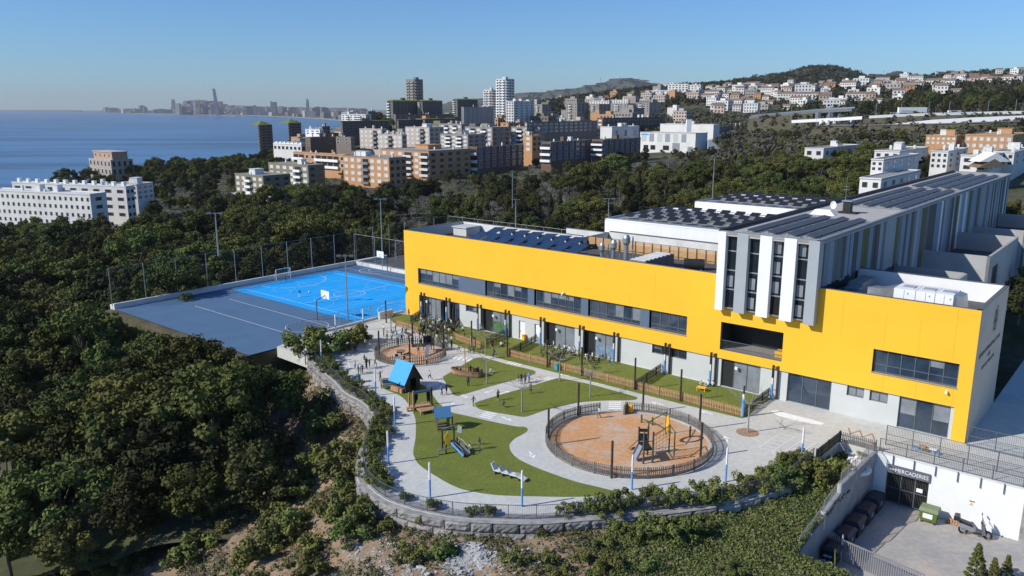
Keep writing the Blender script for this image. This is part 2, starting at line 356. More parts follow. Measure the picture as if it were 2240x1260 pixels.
# ------------------------------------------------------------------ school building
school = empty('school_building', W(0, 0, 0), UA, label='long two storey school with bright yellow facade and striped upper tower block', cat='building')
TOP = 12.6; YB = 3.35
def wall_open(b, u0, u1, z0, z1, v, openings, depth=.35, mi=0, mr=0):
    us = sorted({u0, u1, *[o[0] for o in openings], *[o[1] for o in openings]}); zs = sorted({z0, z1, *[o[2] for o in openings], *[o[3] for o in openings]})
    us = [x for x in us if u0 <= x <= u1]; zs = [x for x in zs if z0 <= x <= z1]
    for i in range(len(us)-1):
        for j in range(len(zs)-1):
            cu, cz = (us[i]+us[i+1])/2, (zs[j]+zs[j+1])/2
            if any(o[0] < cu < o[1] and o[2] < cz < o[3] for o in openings): continue
            b.poly([(us[i], v, zs[j]), (us[i+1], v, zs[j]), (us[i+1], v, zs[j+1]), (us[i], v, zs[j+1])], mi)
    for a0, a1, c0, c1 in openings:
        d = v+depth
        b.poly([(a0, v, c0), (a0, v, c1), (a0, d, c1), (a0, d, c0)], mr); b.poly([(a1, v, c1), (a1, v, c0), (a1, d, c0), (a1, d, c1)], mr)
        b.poly([(a0, v, c0), (a0, d, c0), (a1, d, c0), (a1, v, c0)], mr); b.poly([(a0, v, c1), (a1, v, c1), (a1, d, c1), (a0, d, c1)], mr)
strip = (2.8, 46.0, 5.12, 7.32); balc = (50.05, 56.95, 4.33, 7.43); winr = (65.75, 73.15, 5.18, 7.46)
lower = (2.9, 73.15, -.2, YB)
b = MB(); wall_open(b, 0, LEN, 0, TOP, 0, [strip, balc, winr, lower], .38, 0, 1)
b.build('yellow_facade', [yellow, M('reveal_grey', (.20, .20, .19), .7, .05)], school)
# ground floor wall, set back
gf_open = [(3.15, 10.8, .12, 3.2), (12, 14.3, 2.35, 3.2), (15.05, 19.75, .12, 3.25), (21.55, 22.6, .12, 2.65), (24.2, 25.15, .12, 2.65), (25.95, 30.6, .12, 3.28), (31.95, 36.6, .12, 3.25),
           (41.6, 46.05, 2.2, 3.3), (50.25, 54.7, .12, 3.25), (57.65, 62.1, .14, 3.28), (63.6, 65.22, 2.2, 3.3), (65.75, 67.42, 2.18, 3.3), (68.45, 72.85, .14, 3.28)]
b = MB(); wall_open(b, 2.9, 73.15, 0, YB+.02, .22, gf_open, .3, 0, 0); b.build('ground_floor_wall', greywall, school)
# dark rooms behind the openings
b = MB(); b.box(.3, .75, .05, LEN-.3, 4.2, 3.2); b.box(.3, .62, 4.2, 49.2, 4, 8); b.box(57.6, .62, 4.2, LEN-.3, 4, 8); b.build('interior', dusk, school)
# end walls, back walls, roofs
b = MB()
b.poly([(LEN, 0, 0), (LEN, 13.4, 0), (LEN, 13.4, TOP), (LEN, 0, TOP)]); b.build('end_wall', endwall, school, label='grey shaded end wall with the school crest')
b = MB(); b.poly([(0, 12.2, -4), (0, 0, -4), (0, 0, TOP), (0, 12.2, TOP)]); b.build('side_wall', greywall, school)
ROOF = 11.0
b = MB()
b.poly([(.35, .35, ROOF), (49.2, .35, ROOF), (49.2, 12, ROOF), (.35, 12, ROOF)]); b.poly([(24, 12, ROOF-.05), (49.2, 12, ROOF-.05), (49.2, 24, ROOF-.05), (24, 24, ROOF-.05)])
b.poly([(59.6, .35, 10.6), (LEN-.35, .35, 10.6), (LEN-.35, 13.1, 10.6), (59.6, 13.1, 10.6)]); b.build('flat_roof', roofdark, school)
def parapet(name, pts, z0, z1, t, mat, cap=None, parent=school, closed=False):
    b = MB()
    for i in range(len(pts)-(0 if closed else 1)):
        a, c = pts[i], pts[(i+1) % len(pts)]; d = (Vector(c)-Vector(a)).normalized()*t/2
        b.obox((a[0]-d.x, a[1]-d.y, (z0+z1)/2), (c[0]+d.x, c[1]+d.y, (z0+z1)/2), t, z1-z0)
    o = b.build(name, mat, parent)
    if cap:
        b = MB()
        for i in range(len(pts)-(0 if closed else 1)):
            a, c = pts[i], pts[(i+1) % len(pts)]; d = (Vector(c)-Vector(a)).normalized()*(t/2+.03)
            b.obox((a[0]-d.x, a[1]-d.y, z1+.03), (c[0]+d.x, c[1]+d.y, z1+.03), t+.06, .05)
        b.build('coping', cap, o)
    return o
cop = M('coping_grey', (.13, .135, .13), .6, .1)
parapet('parapet', [(49.1, .2), (.2, .2), (.2, 12.1)], ROOF-.2, TOP-.02, .3, greywall, cop)
parapet('back_parapet', [(.35, 12.25), (23, 12.25)], ROOF-.2, TOP-.02, .3, offwhite, cop)
parapet('back_parapet', [(23.2, 12.25), (23.2, 18.5), (16, 18.5)], ROOF-.2, TOP-.3, .3, offwhite, cop)
parapet('parapet', [(59.9, .2), (LEN-.2, .2), (LEN-.2, 13.25), (60, 13.25)], 10.4, TOP-.02, .32, white, cop)
# roof stair hut
b = MB(); b.box(1.5, 8.8, ROOF, 4.2, 11.9, 12.2); b.box(1.35, 8.6, 12.2, 4.35, 11.95, 12.35); b.build('roof_hut', greywall, school)
# windows: recess glass, mullions and panels, each a part
def window(u0, u1, z0, z1, v, n, parent=school, gl=glass, split=None, fr=grey_metal, sill=True, open_i=()):
    w = (u1-u0)
    b = MB(); b.poly([(u0, v, z0), (u1, v, z0), (u1, v, z1), (u0, v, z1)]); o = b.build('window', gl, parent)
    fb = MB(); t = .07
    fb.box(u0, v-.05, z0, u1, v-.005, z0+t); fb.box(u0, v-.05, z1-t, u1, v-.005, z1)
    if split: fb.box(u0, v-.045, z0+split, u1, v-.006, z0+split+.06)
    for i in range(n+1):
        x = u0+w*i/n; x = min(max(x, u0+t/2), u1-t/2); fb.box(x-t/2, v-.055, z0, x+t/2, v-.004, z1)
    fb.build('frame', fr, o)
    for i in range(n):
        if random.random() < .42:                  # drawn blind or light pane
            a, c = u0+w*i/n+.06, u0+w*(i+1)/n-.06; h = random.choice((.35, .55, .8)); pb = MB()
            pb.poly([(a, v-.003, z1-(z1-z0)*h), (c, v-.003, z1-(z1-z0)*h), (c, v-.003, z1-.05), (a, v-.003, z1-.05)]); pb.build('blind', glass_l, o)
    return o
segs = [(2.85, 10.7, 6), (15.95, 23.1, 6), (24.4, 31.5, 6), (32.8, 39.9, 6), (41.35, 45.95, 4)]
for a, c, n in segs: window(a, c, 5.2, 7.28, .36, n, split=.45)
for a, c in [(10.75, 15.7), (23.1, 24.15), (31.5, 32.55), (39.9, 41.1)]:
    b = MB(); b.box(a, .16, 5.14, c, .36, 7.3); b.build('spandrel_panel', bluepanel, school)
b = MB(); b.box(2.75, -.06, 5.02, 46.05, .3, 5.1); b.build('window_sill', galv, school); b = MB(); b.box(65.7, -.06, 5.08, 73.2, .3, 5.16); b.build('window_sill', galv, school)
window(65.8, 73.1, 5.2, 7.42, .36, 6, split=.7)
# balcony recess
b = MB(); b.poly([(50.05, .38, 4.33), (56.95, .38, 4.33), (56.95, 3.5, 4.33), (50.05, 3.5, 4.33)], 0)
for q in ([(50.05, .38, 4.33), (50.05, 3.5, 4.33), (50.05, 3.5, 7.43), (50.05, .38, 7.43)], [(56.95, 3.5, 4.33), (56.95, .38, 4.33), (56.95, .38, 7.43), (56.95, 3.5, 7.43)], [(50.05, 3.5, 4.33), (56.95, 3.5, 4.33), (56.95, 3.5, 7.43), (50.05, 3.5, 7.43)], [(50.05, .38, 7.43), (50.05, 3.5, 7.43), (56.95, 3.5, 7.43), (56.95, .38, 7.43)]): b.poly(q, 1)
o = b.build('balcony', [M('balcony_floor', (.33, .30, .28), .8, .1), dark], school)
b = MB(); b.box(50.1, .2, 5.35, 56.9, .25, 5.4)
for i in range(48): x = 50.15+i*.142; b.box(x, .21, 4.36, x+.02, .235, 5.36)
b.build('railing', grey_metal, o)
b = MB(); b.box(55.7, 1.2, 4.34, 56.7, 2.2, 4.95); b.build('bench', ypaint, o)
# ground floor doors and windows
def door_set(u0, u1, dark_w, n, film=None, z1=3.22):
    o = window(u0+dark_w+.05, u1-.05, .16, z1, .48, n, gl=glass_l)
    b = MB(); b.box(u0+.02, .45, .14, u0+dark_w, .56, z1); b.build('door', dark, school)
    b = MB(); b.box(u0+dark_w+.35, .02, 2.4, u0+dark_w+.65, .2, 2.7); b.build('wall_lamp', white, school)
    if film:
        b = MB(); b.poly([(u0+dark_w+.1, .474, .2), (u1-.1, .474, .2), (u1-.1, .474, 1.75), (u0+dark_w+.1, .474, 1.75)]); b.build('window_film', film, o)
    return o
door_set(3.15, 6.9, .7, 3); b = MB(); b.box(6.95, -.2, .14, 7.5, .5, 3.1); b.box(8.4, .1, .14, 8.9, .5, 3.1); b.build('door', midgrey, school)
window(9, 10.75, .16, 3.15, .48, 2)
door_set(15.05, 19.75, 1.65, 2, M('green_film', (.09, .17, .07), .4, .5, 4)); door_set(25.95, 30.6, 1.4, 2); door_set(31.95, 36.6, 1.5, 2, M('blue_drawings', (.25, .3, .33), .4, 0, 3, col2=(.08, .2, .42), thr=(.5, .62))); door_set(50.25, 54.7, 1.3, 2)
for a, c in ((21.55, 22.6), (24.2, 25.15)):
    b = MB(); b.box(a+.03, .4, .14, c-.03, .46, 2.62); o = b.build('door', white, school); b = MB(); b.box(a+.12, .36, 1.1, a+.2, .4, 1.25); b.build('handle', dark, o)
window(12, 14.3, 2.38, 3.18, .46, 2); 
o = window(41.6, 46.05, 2.22, 3.28, .46, 4); b = MB()
for i in range(26): x = 41.65+i*.17; b.box(x, .22, 2.22, x+.03, .25, 3.28)
b.build('window_bars', dark, o)
window(57.7, 62.05, .16, 3.25, .46, 3); window(63.63, 65.2, 2.22, 3.28, .46, 2, gl=glass_l); window(65.78, 67.4, 2.2, 3.28, .46, 2, gl=glass_l); window(68.48, 72.83, .16, 3.25, .46, 3)
b = MB()
for x in (8, 18.5, 29, 39, 47.5): b.tube((x, -.1, 8.0), (x, -.02, 8.0), .09, 8)
cb = MB(); cb.box(28.9, -.35, 7.45, 29.1, 0, 7.6); cb.tube((29, -.3, 7.4), (29, -.5, 7.35), .09, 8); cb.build('camera_box', white, school)
cb = MB(); cb.tube((72.4, 0, 4.7), (72.4, -.35, 4.65), .12, 10); cb.build('camera_box', white, school)
# joints in the yellow cladding
joint = M('joint_line', (.55, .30, .04), .8, 0)
for x, z0, z1 in ((62.6, 8.2, 12.4), (66.6, 7.6, 11.4), (69.6, 7.6, 11.2), (72.5, 7.6, 12.4), (66.9, 3.4, 5.1), (69.8, 3.4, 5.1), (72.9, 3.4, 5.1), (38.5, 7.6, 9.2), (41.8, 8.5, 12)):
    b = MB(); b.box(x, -.004, z0, x+.025, .01, z1); b.build('cladding_joint', joint, school)
# crest and lettering on the end wall
ink = M('crest_ink', (.06, .065, .07), .7, 0)
b = MB(); cy, cz = 7.9, 10.3
pts = [(-.0, 1.35), (.55, 1.2), (.95, .7), (1.05, 0), (.9, -.7), (.55, -1.1)]
ring = [(cy+x*.95, cz+z) for x, z in pts]+[(cy-x*.95, cz+z) for x, z in reversed(pts[1:])]
inner = [(cy+(y-cy)*.86, cz+(z-cz)*.86) for y, z in ring]
for i in range(len(ring)-1):
    b.poly([(LEN+.012, *ring[i]), (LEN+.012, *inner[i]), (LEN+.012, *inner[i+1]), (LEN+.012, *ring[i+1])][::-1])
for y0, z0, y1, z1, t in ((-.5, -1.2, .1, .5, .22), (.5, -1.2, -.1, .6, .22), (-.35, -.2, .35, -.2, .3), (-.7, -.5, -.2, .9, .16), (.7, -.4, .2, .9, .16), (0, .3, 0, .95, .3)):
    d = Vector((y1-y0, z1-z0)).normalized(); n = Vector((-d.y, d.x))*t/2
    b.poly([(LEN+.013, cy+p[0], cz+p[1]) for p in (Vector((y0, z0))-n, Vector((y1, z1))-n, Vector((y1, z1))+n, Vector((y0, z0))+n)])
b.build('crest', ink, school)
for body, size, z in (('HAMELIN INTERNATIONAL SCHOOL', .62, 7.75), ('LAIE', .62, 6.95), ('MONTGAT BARCELONA', .55, 6.2)):
    me = text_mesh(body, size, ink); o = link('wall_lettering', me, school, (LEN+.012, 6.6, z), (R(90), 0, R(90)))
# ------------------------------------------------------------------ tower block: long upper wing
TW0, TW1, TZ0, TZ1 = 49.65, 60.2, 8.95, 17.3; TEND = 104
b = MB(); 
b.box(50.2, -.3, 9.1, 59.6, TEND-.6, 16.9); b.build('wing_body', dark, school)
b = MB(); b.box(TW0+.1, -.9, 16.95, TW1-.15, TEND, 17.2); b.build('wing_roof', M('wing_gravel', (.46, .43, .39), .9, .12, .8, bump=.3, bscale=5), school)
parapet('wing_parapet', [(TW0+.1, -.85), (TW0+.1, TEND), (TW1-.15, TEND), (TW1-.15, -.85)], 17.15, 17.42, .22, roofgrey, galv, closed=True)
b = MB(); b.box(TW0-.02, -.8, 17.3, TW0+.35, TEND, 17.6); b.build('wing_edge', dark, school)
fw = M('fin_white', (.80, .80, .79), .6, .04, 1); fg = M('fin_grey', (.36, .39, .41), .6, .04, 1); fd = M('fin_dark', (.10, .105, .10), .6, .04, 1); fo = M('fin_olive', (.15, .15, .06), .6, .05, 1); fbg = M('fin_blue_grey', (.25, .31, .38), .6, .04, 1)
for i, (a, c, m) in enumerate([(49.65, 50.5, fw), (51.75, 52.95, fg), (54.2, 55.45, fw), (56.7, 57.95, fw), (59.15, 60.2, fg)]):
    b = MB(); b.box(a, -1, TZ0, c, -.35, 17.38); b.build('fin', m, school)
b = MB(); b.box(59.95, -.34, TZ0, 60.2, .2, 17.3); b.build('fin', fg, school)
# glazing between the front fins, four storeys
gaps = [(50.5, 51.75), (52.95, 54.2), (55.45, 56.7), (57.95, 59.15)]
for a, c in gaps:
    for z in (9.25, 11.3, 13.35, 15.4):
        h = 1.75
        bb = MB(); bb.poly([(a, -.36, z), (c, -.36, z), (c, -.36, z+h), (a, -.36, z+h)]); o = bb.build('window', M('tower_glass', (.012, .017, .025), .1, .4, .5, spec=.6) if random.random() < .7 else dusk, school)
        bb = MB(); bb.box(a, -.45, z-.12, c, -.34, z); bb.build('transom', galv, o)
        if random.random() < .3:
            bb = MB(); bb.poly([(a+.1, -.365, z+.2), (a+.75, -.365, z+.2), (a+.75, -.365, z+1.4), (a+.1, -.365, z+1.4)]); bb.build('blind', glass_l, o)
# side fins
b = MB(); b.box(0, 0, 0, .14, .95, 1); finme = b.mesh('fin', fd)
fm = [fbg, fd, fg, fd, fo, fbg, midgrey, fd, fg, fo, fw, midgrey]
vv = .4; i = 0
while vv < TEND-1.2:
    z0 = 12.45 if vv < 13 else (10.9 if vv < 28 else 8.2)
    b = link('fin', finme, school, (TW1-.14-.35, vv, z0), (0, 0, R(-14+random.choice((0, 0, -8)))), (1.2, .68, 16.9-z0), mats=[random.choice(fm)])
    vv += 1.3+random.uniform(-.1, .1); i += 1
b = MB(); b.box(59.62, 0, 8.2, 59.66, TEND-.6, 16.8); b.build('side_glazing', M('side_glass', (.045, .047, .05), .25, .5, .6, spec=.5), school)
for z in (10.9, 13.7):
    b = MB(); b.box(59.66, 0, z, 59.72, TEND-.6, z+.25); b.build('floor_band', midgrey, school)
refl_paint = M('light_pane', (.45, .46, .47), .4, .2, 2)  # pale panes painted over the side glazing stand in for its light reflections
for k in range(70):
    v0 = random.uniform(3, TEND-4); z = random.choice((9.2, 12, 14.2, 15.2)); b = MB(); b.poly([(59.69, v0, z), (59.69, v0+.6, z), (59.69, v0+.6, z+random.uniform(.5, 1.5)), (59.69, v0, z+random.uniform(.5, 1.5))]); b.build('window', refl_paint, school)
# terraces on the right of the wing
tw = M('terrace_wall', (.40, .40, .39), .8, .08, .4)
def terrace(u0, u1, v0, v1, z, floor):
    b = MB(); b.poly([(u0, v0, floor), (u1, v0, floor), (u1, v1, floor), (u0, v1, floor)]); b.build('terrace_floor', roofdark, school)
    parapet('terrace_wall', [(u0, v0), (u1, v0), (u1, v1), (u0, v1)], 0, z, .35, tw)
terrace(59.8, 67.7, 13.5, 28.6, 10.6, 9.2); terrace(59.8, 68, 40.4, 61.6, 11, 8.4); terrace(59.8, 67.5, 73, 95, 10.6, 8.2)
b = MB(); b.box(68.18, 43, 0, 68.2, 46.5, 9.2); b.build('doorway', dark, school)
# gym halls with white walls
for v0, v1, u0, z in ((24, 42.5, 19, 13.5), (53.5, 71.5, 18.8, 13.5)):
    b = MB(); b.box(u0, v0, 0, 49, v1, z-.25); b.build('hall_wall', white, school)
    b = MB(); b.box(u0+.3, v0+.3, z-.3, 49, v1-.3, z-.2); b.build('hall_roof', roofgrey, school)
    parapet('hall_parapet', [(49, v0+.15), (u0+.15, v0+.15), (u0+.15, v1-.15), (49, v1-.15)], z-.3, z, .3, white, galv)
b = MB(); b.box(16, 42.4, 0, 49.3, 53.6, 9.6); b.box(20, 18.6, 0, 49.3, 24.05, 10.9); b.build('link_block', offwhite, school)
b = MB(); b.box(2, 12.4, 0, 24, 24, 7.5); b.build('rear_block', greywall, school)
# ledge with pale parapet in front of hall
b = MB(); b.box(23.5, 18.4, 10.9, 49.2, 18.8, 12.5); b.build('ledge_wall', offwhite, school)
b = MB(); b.box(23.5, 18.35, 12.5, 49.2, 18.85, 12.58); b.build('coping', cop, school)
# orange louvre screen around the plant
screen = MB()
lou = M('orange_louvre', (.50, .29, .13), .7, .1, 2); frg = M('screen_frame', (.12, .13, .03), .7, .1)
def louvre(a, c, z0, z1):
    a = Vector(a); c = Vector(c); L = (c-a).length; d = (c-a)/L; o = empty('louvre_screen', (a.x, a.y, 0), math.atan2(d.y, d.x)); o.parent = school
    n = int((z1-z0)/.16); me = MB(); me.obox((0, 0, 0), (L, 0, 0), .05, .125, up=(0, .35, 1)); me = me.mesh('slat', lou)
    for i in range(n): link('slat', me, o, (0, 0, z0+.08+i*.16))
    k = max(2, int(L/1.25))
    pm = MB(); pm.box(-.05, -.12, z0, .05, -.04, z1); pm = pm.mesh('post', frg)
    for i in range(k+1): link('post', pm, o, (L*i/k, 0, 0))
    b = MB(); b.box(0, -.1, z0+.8, L, -.045, z0+.86); b.box(0, -.1, z1-.06, L, -.045, z1); b.build('rail', frg, o)
louvre((23.6, 12.9), (49.2, 12.9), 10.4, 12.6)
# ------------------------------------------------------------------ things on the roofs
def rW(u, v, z): return W(u, v, z)
# tilted solar panels on the main roof: two rows
b = MB(); b.box(0, 0, 0, 2.05, 3.3, .05, 0); pvme = b.mesh('panel', pvl)
fb = MB()
for a in (0, 1.8): fb.box(a, 0, -.06, a+.05, 3.3, -.01)
frme = fb.mesh('frame', galv)
lb_ = MB()
for x in (.2, 1.6):
    lb_.box(x, 2.9, -1.25, x+.05, 2.95, -.08); lb_.box(x, .3, -.45, x+.05, .35, -.05)
legme = lb_.mesh('support', galv)
k = 0
for row, (v0, n, ust) in enumerate(((3.6, 8, 8.9), (8.4, 7, 7.6))):
    for i in range(n):
        u = ust+i*2.45
        o = empty('solar_module', W(u, v0, 11.55), UA, label='%s solar panel of the %s row on the yellow block roof' % (('first second third fourth fifth sixth seventh eighth'.split()[i]+' from left'), 'front' if row == 0 else 'rear'), cat='solar panel', group='blue solar panels on the main roof')
        rt = (R(15), R(-4), 0)
        for nm, me in (('panel', pvme), ('frame', frme), ('support', legme)):
            link(nm, me, o, (0, 0, 0), rt)
# long rows on the wing roof
b = MB(); b.box(0, 0, 0, .85, 1.64, .09); wpan = b.mesh('panel', M('pv_back', (.075, .08, .085), .45, .12, .8)); b = MB(); b.box(0, -.03, -.03, .06, 1.68, .05); wtop = b.mesh('frame', galv)
def wing_row(u, v0, v1, lab):
    o = empty('solar_panel_row', W(u, v0, 17.75), UA, label=lab, cat='solar panels', group='solar panel rows on the wing roof')
    n = int((v1-v0)/1.66)
    for i in range(n):
        link('panel', wpan, o, (.1, i*1.66, -.2), (0, R(13), 0))
    b = MB(); b.box(.05, 0, -.42, .1, n*1.66, -.36); b.box(1.25, 0, -.42, 1.3, n*1.66, -.36)
    for i in range(0, n, 2): b.box(.12, i*1.66+.05, -.4, .2, i*1.66+.12, -.26); b.box(-.45, i*1.66, -.5, 1.75, i*1.66+.14, -.42)
    b.build('rack', galv, o)
for i, u in enumerate((51.9, 54.1, 56.2, 58.1)):
    nth = ('first', 'second', 'third', 'fourth')[i]
    wing_row(u, .7, 17.3, nth+' row from the hall side in the short array nearest the camera')
    wing_row(u, 31.5, 62, nth+' row from the hall side in the middle array of the long wing roof')
    wing_row(u, 64, 98, nth+' row from the hall side in the farthest array of the long wing roof')
# small frames with panels on the gym halls
b = MB(); b.box(0, 0, 0, 1.5, 1.15, .04); hp = b.mesh('panel', pv); b = MB(); b.box(-.15, .8, -.35, 1.75, .9, -.3); b.box(.2, .8, -.35, .25, .85, .25); b.box(1.35, .8, -.35, 1.4, .85, .25); b.box(-.3, -.1, -.36, -.2, 1.2, -.31); hf = b.mesh('rack', galv)
for hall, (v0, nm) in enumerate(((25.2, 'nearer'), (54.8, 'farther'))):
    for r in range(4):
        for i in range(11):
            o = empty('solar_module', W(21+i*2.45, v0+1+r*4.1, 13.72), UA, label='small dark solar panel, %s row from the front, %s from left, on the %s hall' % (('first', 'second', 'third', 'fourth')[r], 'first second third fourth fifth sixth seventh eighth ninth tenth eleventh'.split()[i], nm), cat='solar panel', group='small solar panels on the %s hall' % nm)
            link('panel', hp, o, (0, 0, 0), (R(25), 0, 0)); link('rack', hf, o)
# chimney vents
for i, (u, zt, cap) in enumerate(((31.7, 13.6, .34), (33.4, 14.1, .4), (35.2, 14.9, .48))):
    o = empty('chimney_vent', W(u, 4.2, 11.0), UA, label=('short', 'middle', 'tall')[i]+' silver roof vent with flared cap beside the solar panels', cat='vent', group='silver roof vents')
    h = zt-11; b = MB(); r = cap*.62; b.tube((0, 0, 0), (0, 0, h-1.25), r, 14); b.tube((0, 0, h-1.25), (0, 0, h-.95), r, 14, r2=cap*1.02, caps=False); b.tube((0, 0, h-.95), (0, 0, h-.35), cap*1.02, 14, r2=cap); b.tube((0, 0, h-.35), (0, 0, h), cap, 14, r2=r); b.build('flue', galv, o, smooth=False)
    b = MB(); b.tube((.62, .5, 0), (.62, .5, h-.2), .09, 8); b.build('pipe', galv, o)
def box_thing(name, u, v, z, parts, rz=0, **k):
    o = empty(name, W(u, v, z), UA+rz, **k)
    for nm, b, m in parts: b.build(nm, m, o)
    return o
b = MB(); b.box(0, 0, 0, 2.2, 6.8, 1.5); s_ = MB()
for i in range(7): s_.box(.1, .2+i*.95, 1.52, 2.1, .75+i*.95, 1.6)
box_thing('air_handler', 37.5, 1.2, 11.05, [('casing', b, M('casing_grey', (.25, .25, .25), .6, .08)), ('grille', s_, offwhite)], label='long grey air handling box with pale slatted top behind the parapet', cat='air handler')
b = MB(); b.tube((0, 0, .65), (2.4, 0, .65), .65, 16); l_ = MB(); l_.box(.2, -.7, 0, .4, .7, .1); l_.box(1.9, -.7, 0, 2.1, .7, .1)
box_thing('roof_tank', 41.5, 7.2, 11.02, [('tank', b, dark), ('cradle', l_, galv)], rz=.5, label='dark rounded cylinder tank in front of the orange louvre screen', cat='tank')
b = MB(); b.box(-.7, -.7, 0, .7, .7, .5); b.tube((-.3, 0, .5), (.9, .4, 1.0), .35, 10, r2=.7)
box_thing('roof_cowl', 45.8, 20.2, 11.0+1.0, [('cowl', b, galv)], label='pale metal cowl on the ledge beside the tower', cat='vent')
# big white air handling unit
a = MB(); 
for x0, x1 in ((0, 1.9), (1.95, 3.6), (3.65, 5.2)): a.box(x0, 0, .25, x1, 3.0, 2.35)
e1 = MB(); e1.raw([(5.2,.2,.4),(6.2,.9,.5),(6.2,2.2,.5),(5.2,2.8,.4),(5.2,.2,2.3),(5.9,.7,2.25),(5.9,2.3,2.25),(5.2,2.8,2.3)], [(3,2,1,0),(4,5,6,7),(0,1,5,4),(1,2,6,5),(2,3,7,6),(3,0,4,7)])
e2 = MB(); e2.raw([(-1.5,1.0,.7),(0,.2,.4),(0,2.8,.4),(-1.5,2.2,.7),(-1.5,1.0,1.9),(0,.2,2.3),(0,2.8,2.3),(-1.5,2.2,1.9)], [(3,2,1,0),(4,5,6,7),(0,1,5,4),(1,2,6,5),(2,3,7,6),(3,0,4,7)]); e2.box(-2.7, 1.0, .7, -1.5, 2.2, 1.9)
f = MB(); f.box(-.1, -.1, .05, 5.4, 3.1, .25); sm = MB()
for x in (.9, 1.92, 2.8, 3.62, 4.4): sm.box(x, -.03, .3, x+.04, 0, 2.3)
g = MB()
for x in (.5, 2.3, 4.0): g.box(x, .8, 2.35, x+1.1, 2.0, 2.42)
for x in (1.2, 3.1, 4.9):
    for z in (.7, 1.9): g.box(x, -.05, z, x+.1, -.005, z+.16)
box_thing('air_handling_unit', 66.2, 3.2, 10.6, [('cabinet', a, white), ('outlet_cone', e1, galv), ('inlet_duct', e2, galv), ('base_frame', f, galv), ('seam', sm, M('seam_grey', (.5,.5,.5),.6,0)), ('hatch', g, M('hatch_grey', (.42,.43,.43),.5,.05))], label='big white air handling unit with ducts on the right roof', cat='air handler')
# ducts in the shade beside the wing
b = MB(); b.box(0, 0, .3, 1.4, 4.6, 1.5); b.box(0, -1.2, .3, 1.4, 0, 1.1); s_ = MB()
for i in range(6): s_.box(-.03, .3+i*.75, .28, 1.43, .36+i*.75, 1.53)
box_thing('roof_duct', 60.7, 7.2, 10.62, [('duct', b, galv), ('flange', s_, galv)], label='ribbed metal duct in the shade against the striped wing', cat='duct')
b = MB(); b.box(0, 0, .2, 1.2, 3.4, 1.1); b.box(1.2, 2.5, .2, 3.2, 3.4, 1.1); s_ = MB()
for i in range(4): s_.box(-.03, .3+i*.8, .18, 1.23, .36+i*.8, 1.13)
box_thing('roof_duct', 62.2, 2.6, 10.62, [('duct', b, galv), ('flange', s_, galv)], label='lower metal duct leading to the white air handling unit', cat='duct')
# satellite dish and masts
b = MB(); n = 14
for j in range(3):
    r0, r1 = .2*j, .2*(j+1)
    for i in range(n):
        t0, t1 = 2*math.pi*i/n, 2*math.pi*(i+1)/n
        b.poly([(r*math.cos(t), -.5*r*r, 1.3+r*math.sin(t)*1.3) for r, t in ((r0, t0), (r1, t0), (r1, t1), (r0, t1))])
p = MB(); p.tube((0, .05, 0), (0, .05, 1.3), .05, 8); p.tube((0, 0, 1.1), (0, -.6, 1.2), .02, 6)
box_thing('satellite_dish', 52.8, 24.5, 17.2, [('dish', b, white), ('mast', p, galv)], label='white satellite dish on the wing roof between panel arrays', cat='satellite dish').scale = (.65, .65, .65)
b = MB(); b.tube((0, 0, 0), (0, 0, 4.2), .04, 6, r2=.015); b.tube((-.4, 0, 2.6), (.4, 0, 2.6), .015, 5); b.tube((-.3, 0, 3.0), (.3, 0, 3.0), .015, 5)
box_thing('antenna_mast', 53.4, 27, 17.2, [('mast', b, galv)], label='thin antenna mast beside the satellite dish', cat='antenna')
b = MB(); b.box(0, 0, .2, .9, .9, 1.5); b.box(-.5, -.1, 0, 1.6, 1.1, .2); c_ = MB(); c_.box(-.15, -.15, 1.5, 1.05, 1.05, 1.62)
box_thing('roof_unit', 54.3, 23.4, 17.2, [('casing', b, dark), ('cap', c_, galv)], label='dark boxy unit beside the satellite dish', cat='roof unit')
b = MB(); b.raw([(0,0,0),(3,0,0),(3,1.4,0),(0,1.4,0),(.5,.3,.6),(2.3,.3,.6),(2.3,1.1,.6),(.5,1.1,.6)], [(4,5,6,7),(0,1,5,4),(1,2,6,5),(2,3,7,6),(3,0,4,7)])
box_thing('skylight', 51.4, 20.3, 17.2, [('dome', b, white)], label='white skylight hump on the wing roof', cat='skylight')
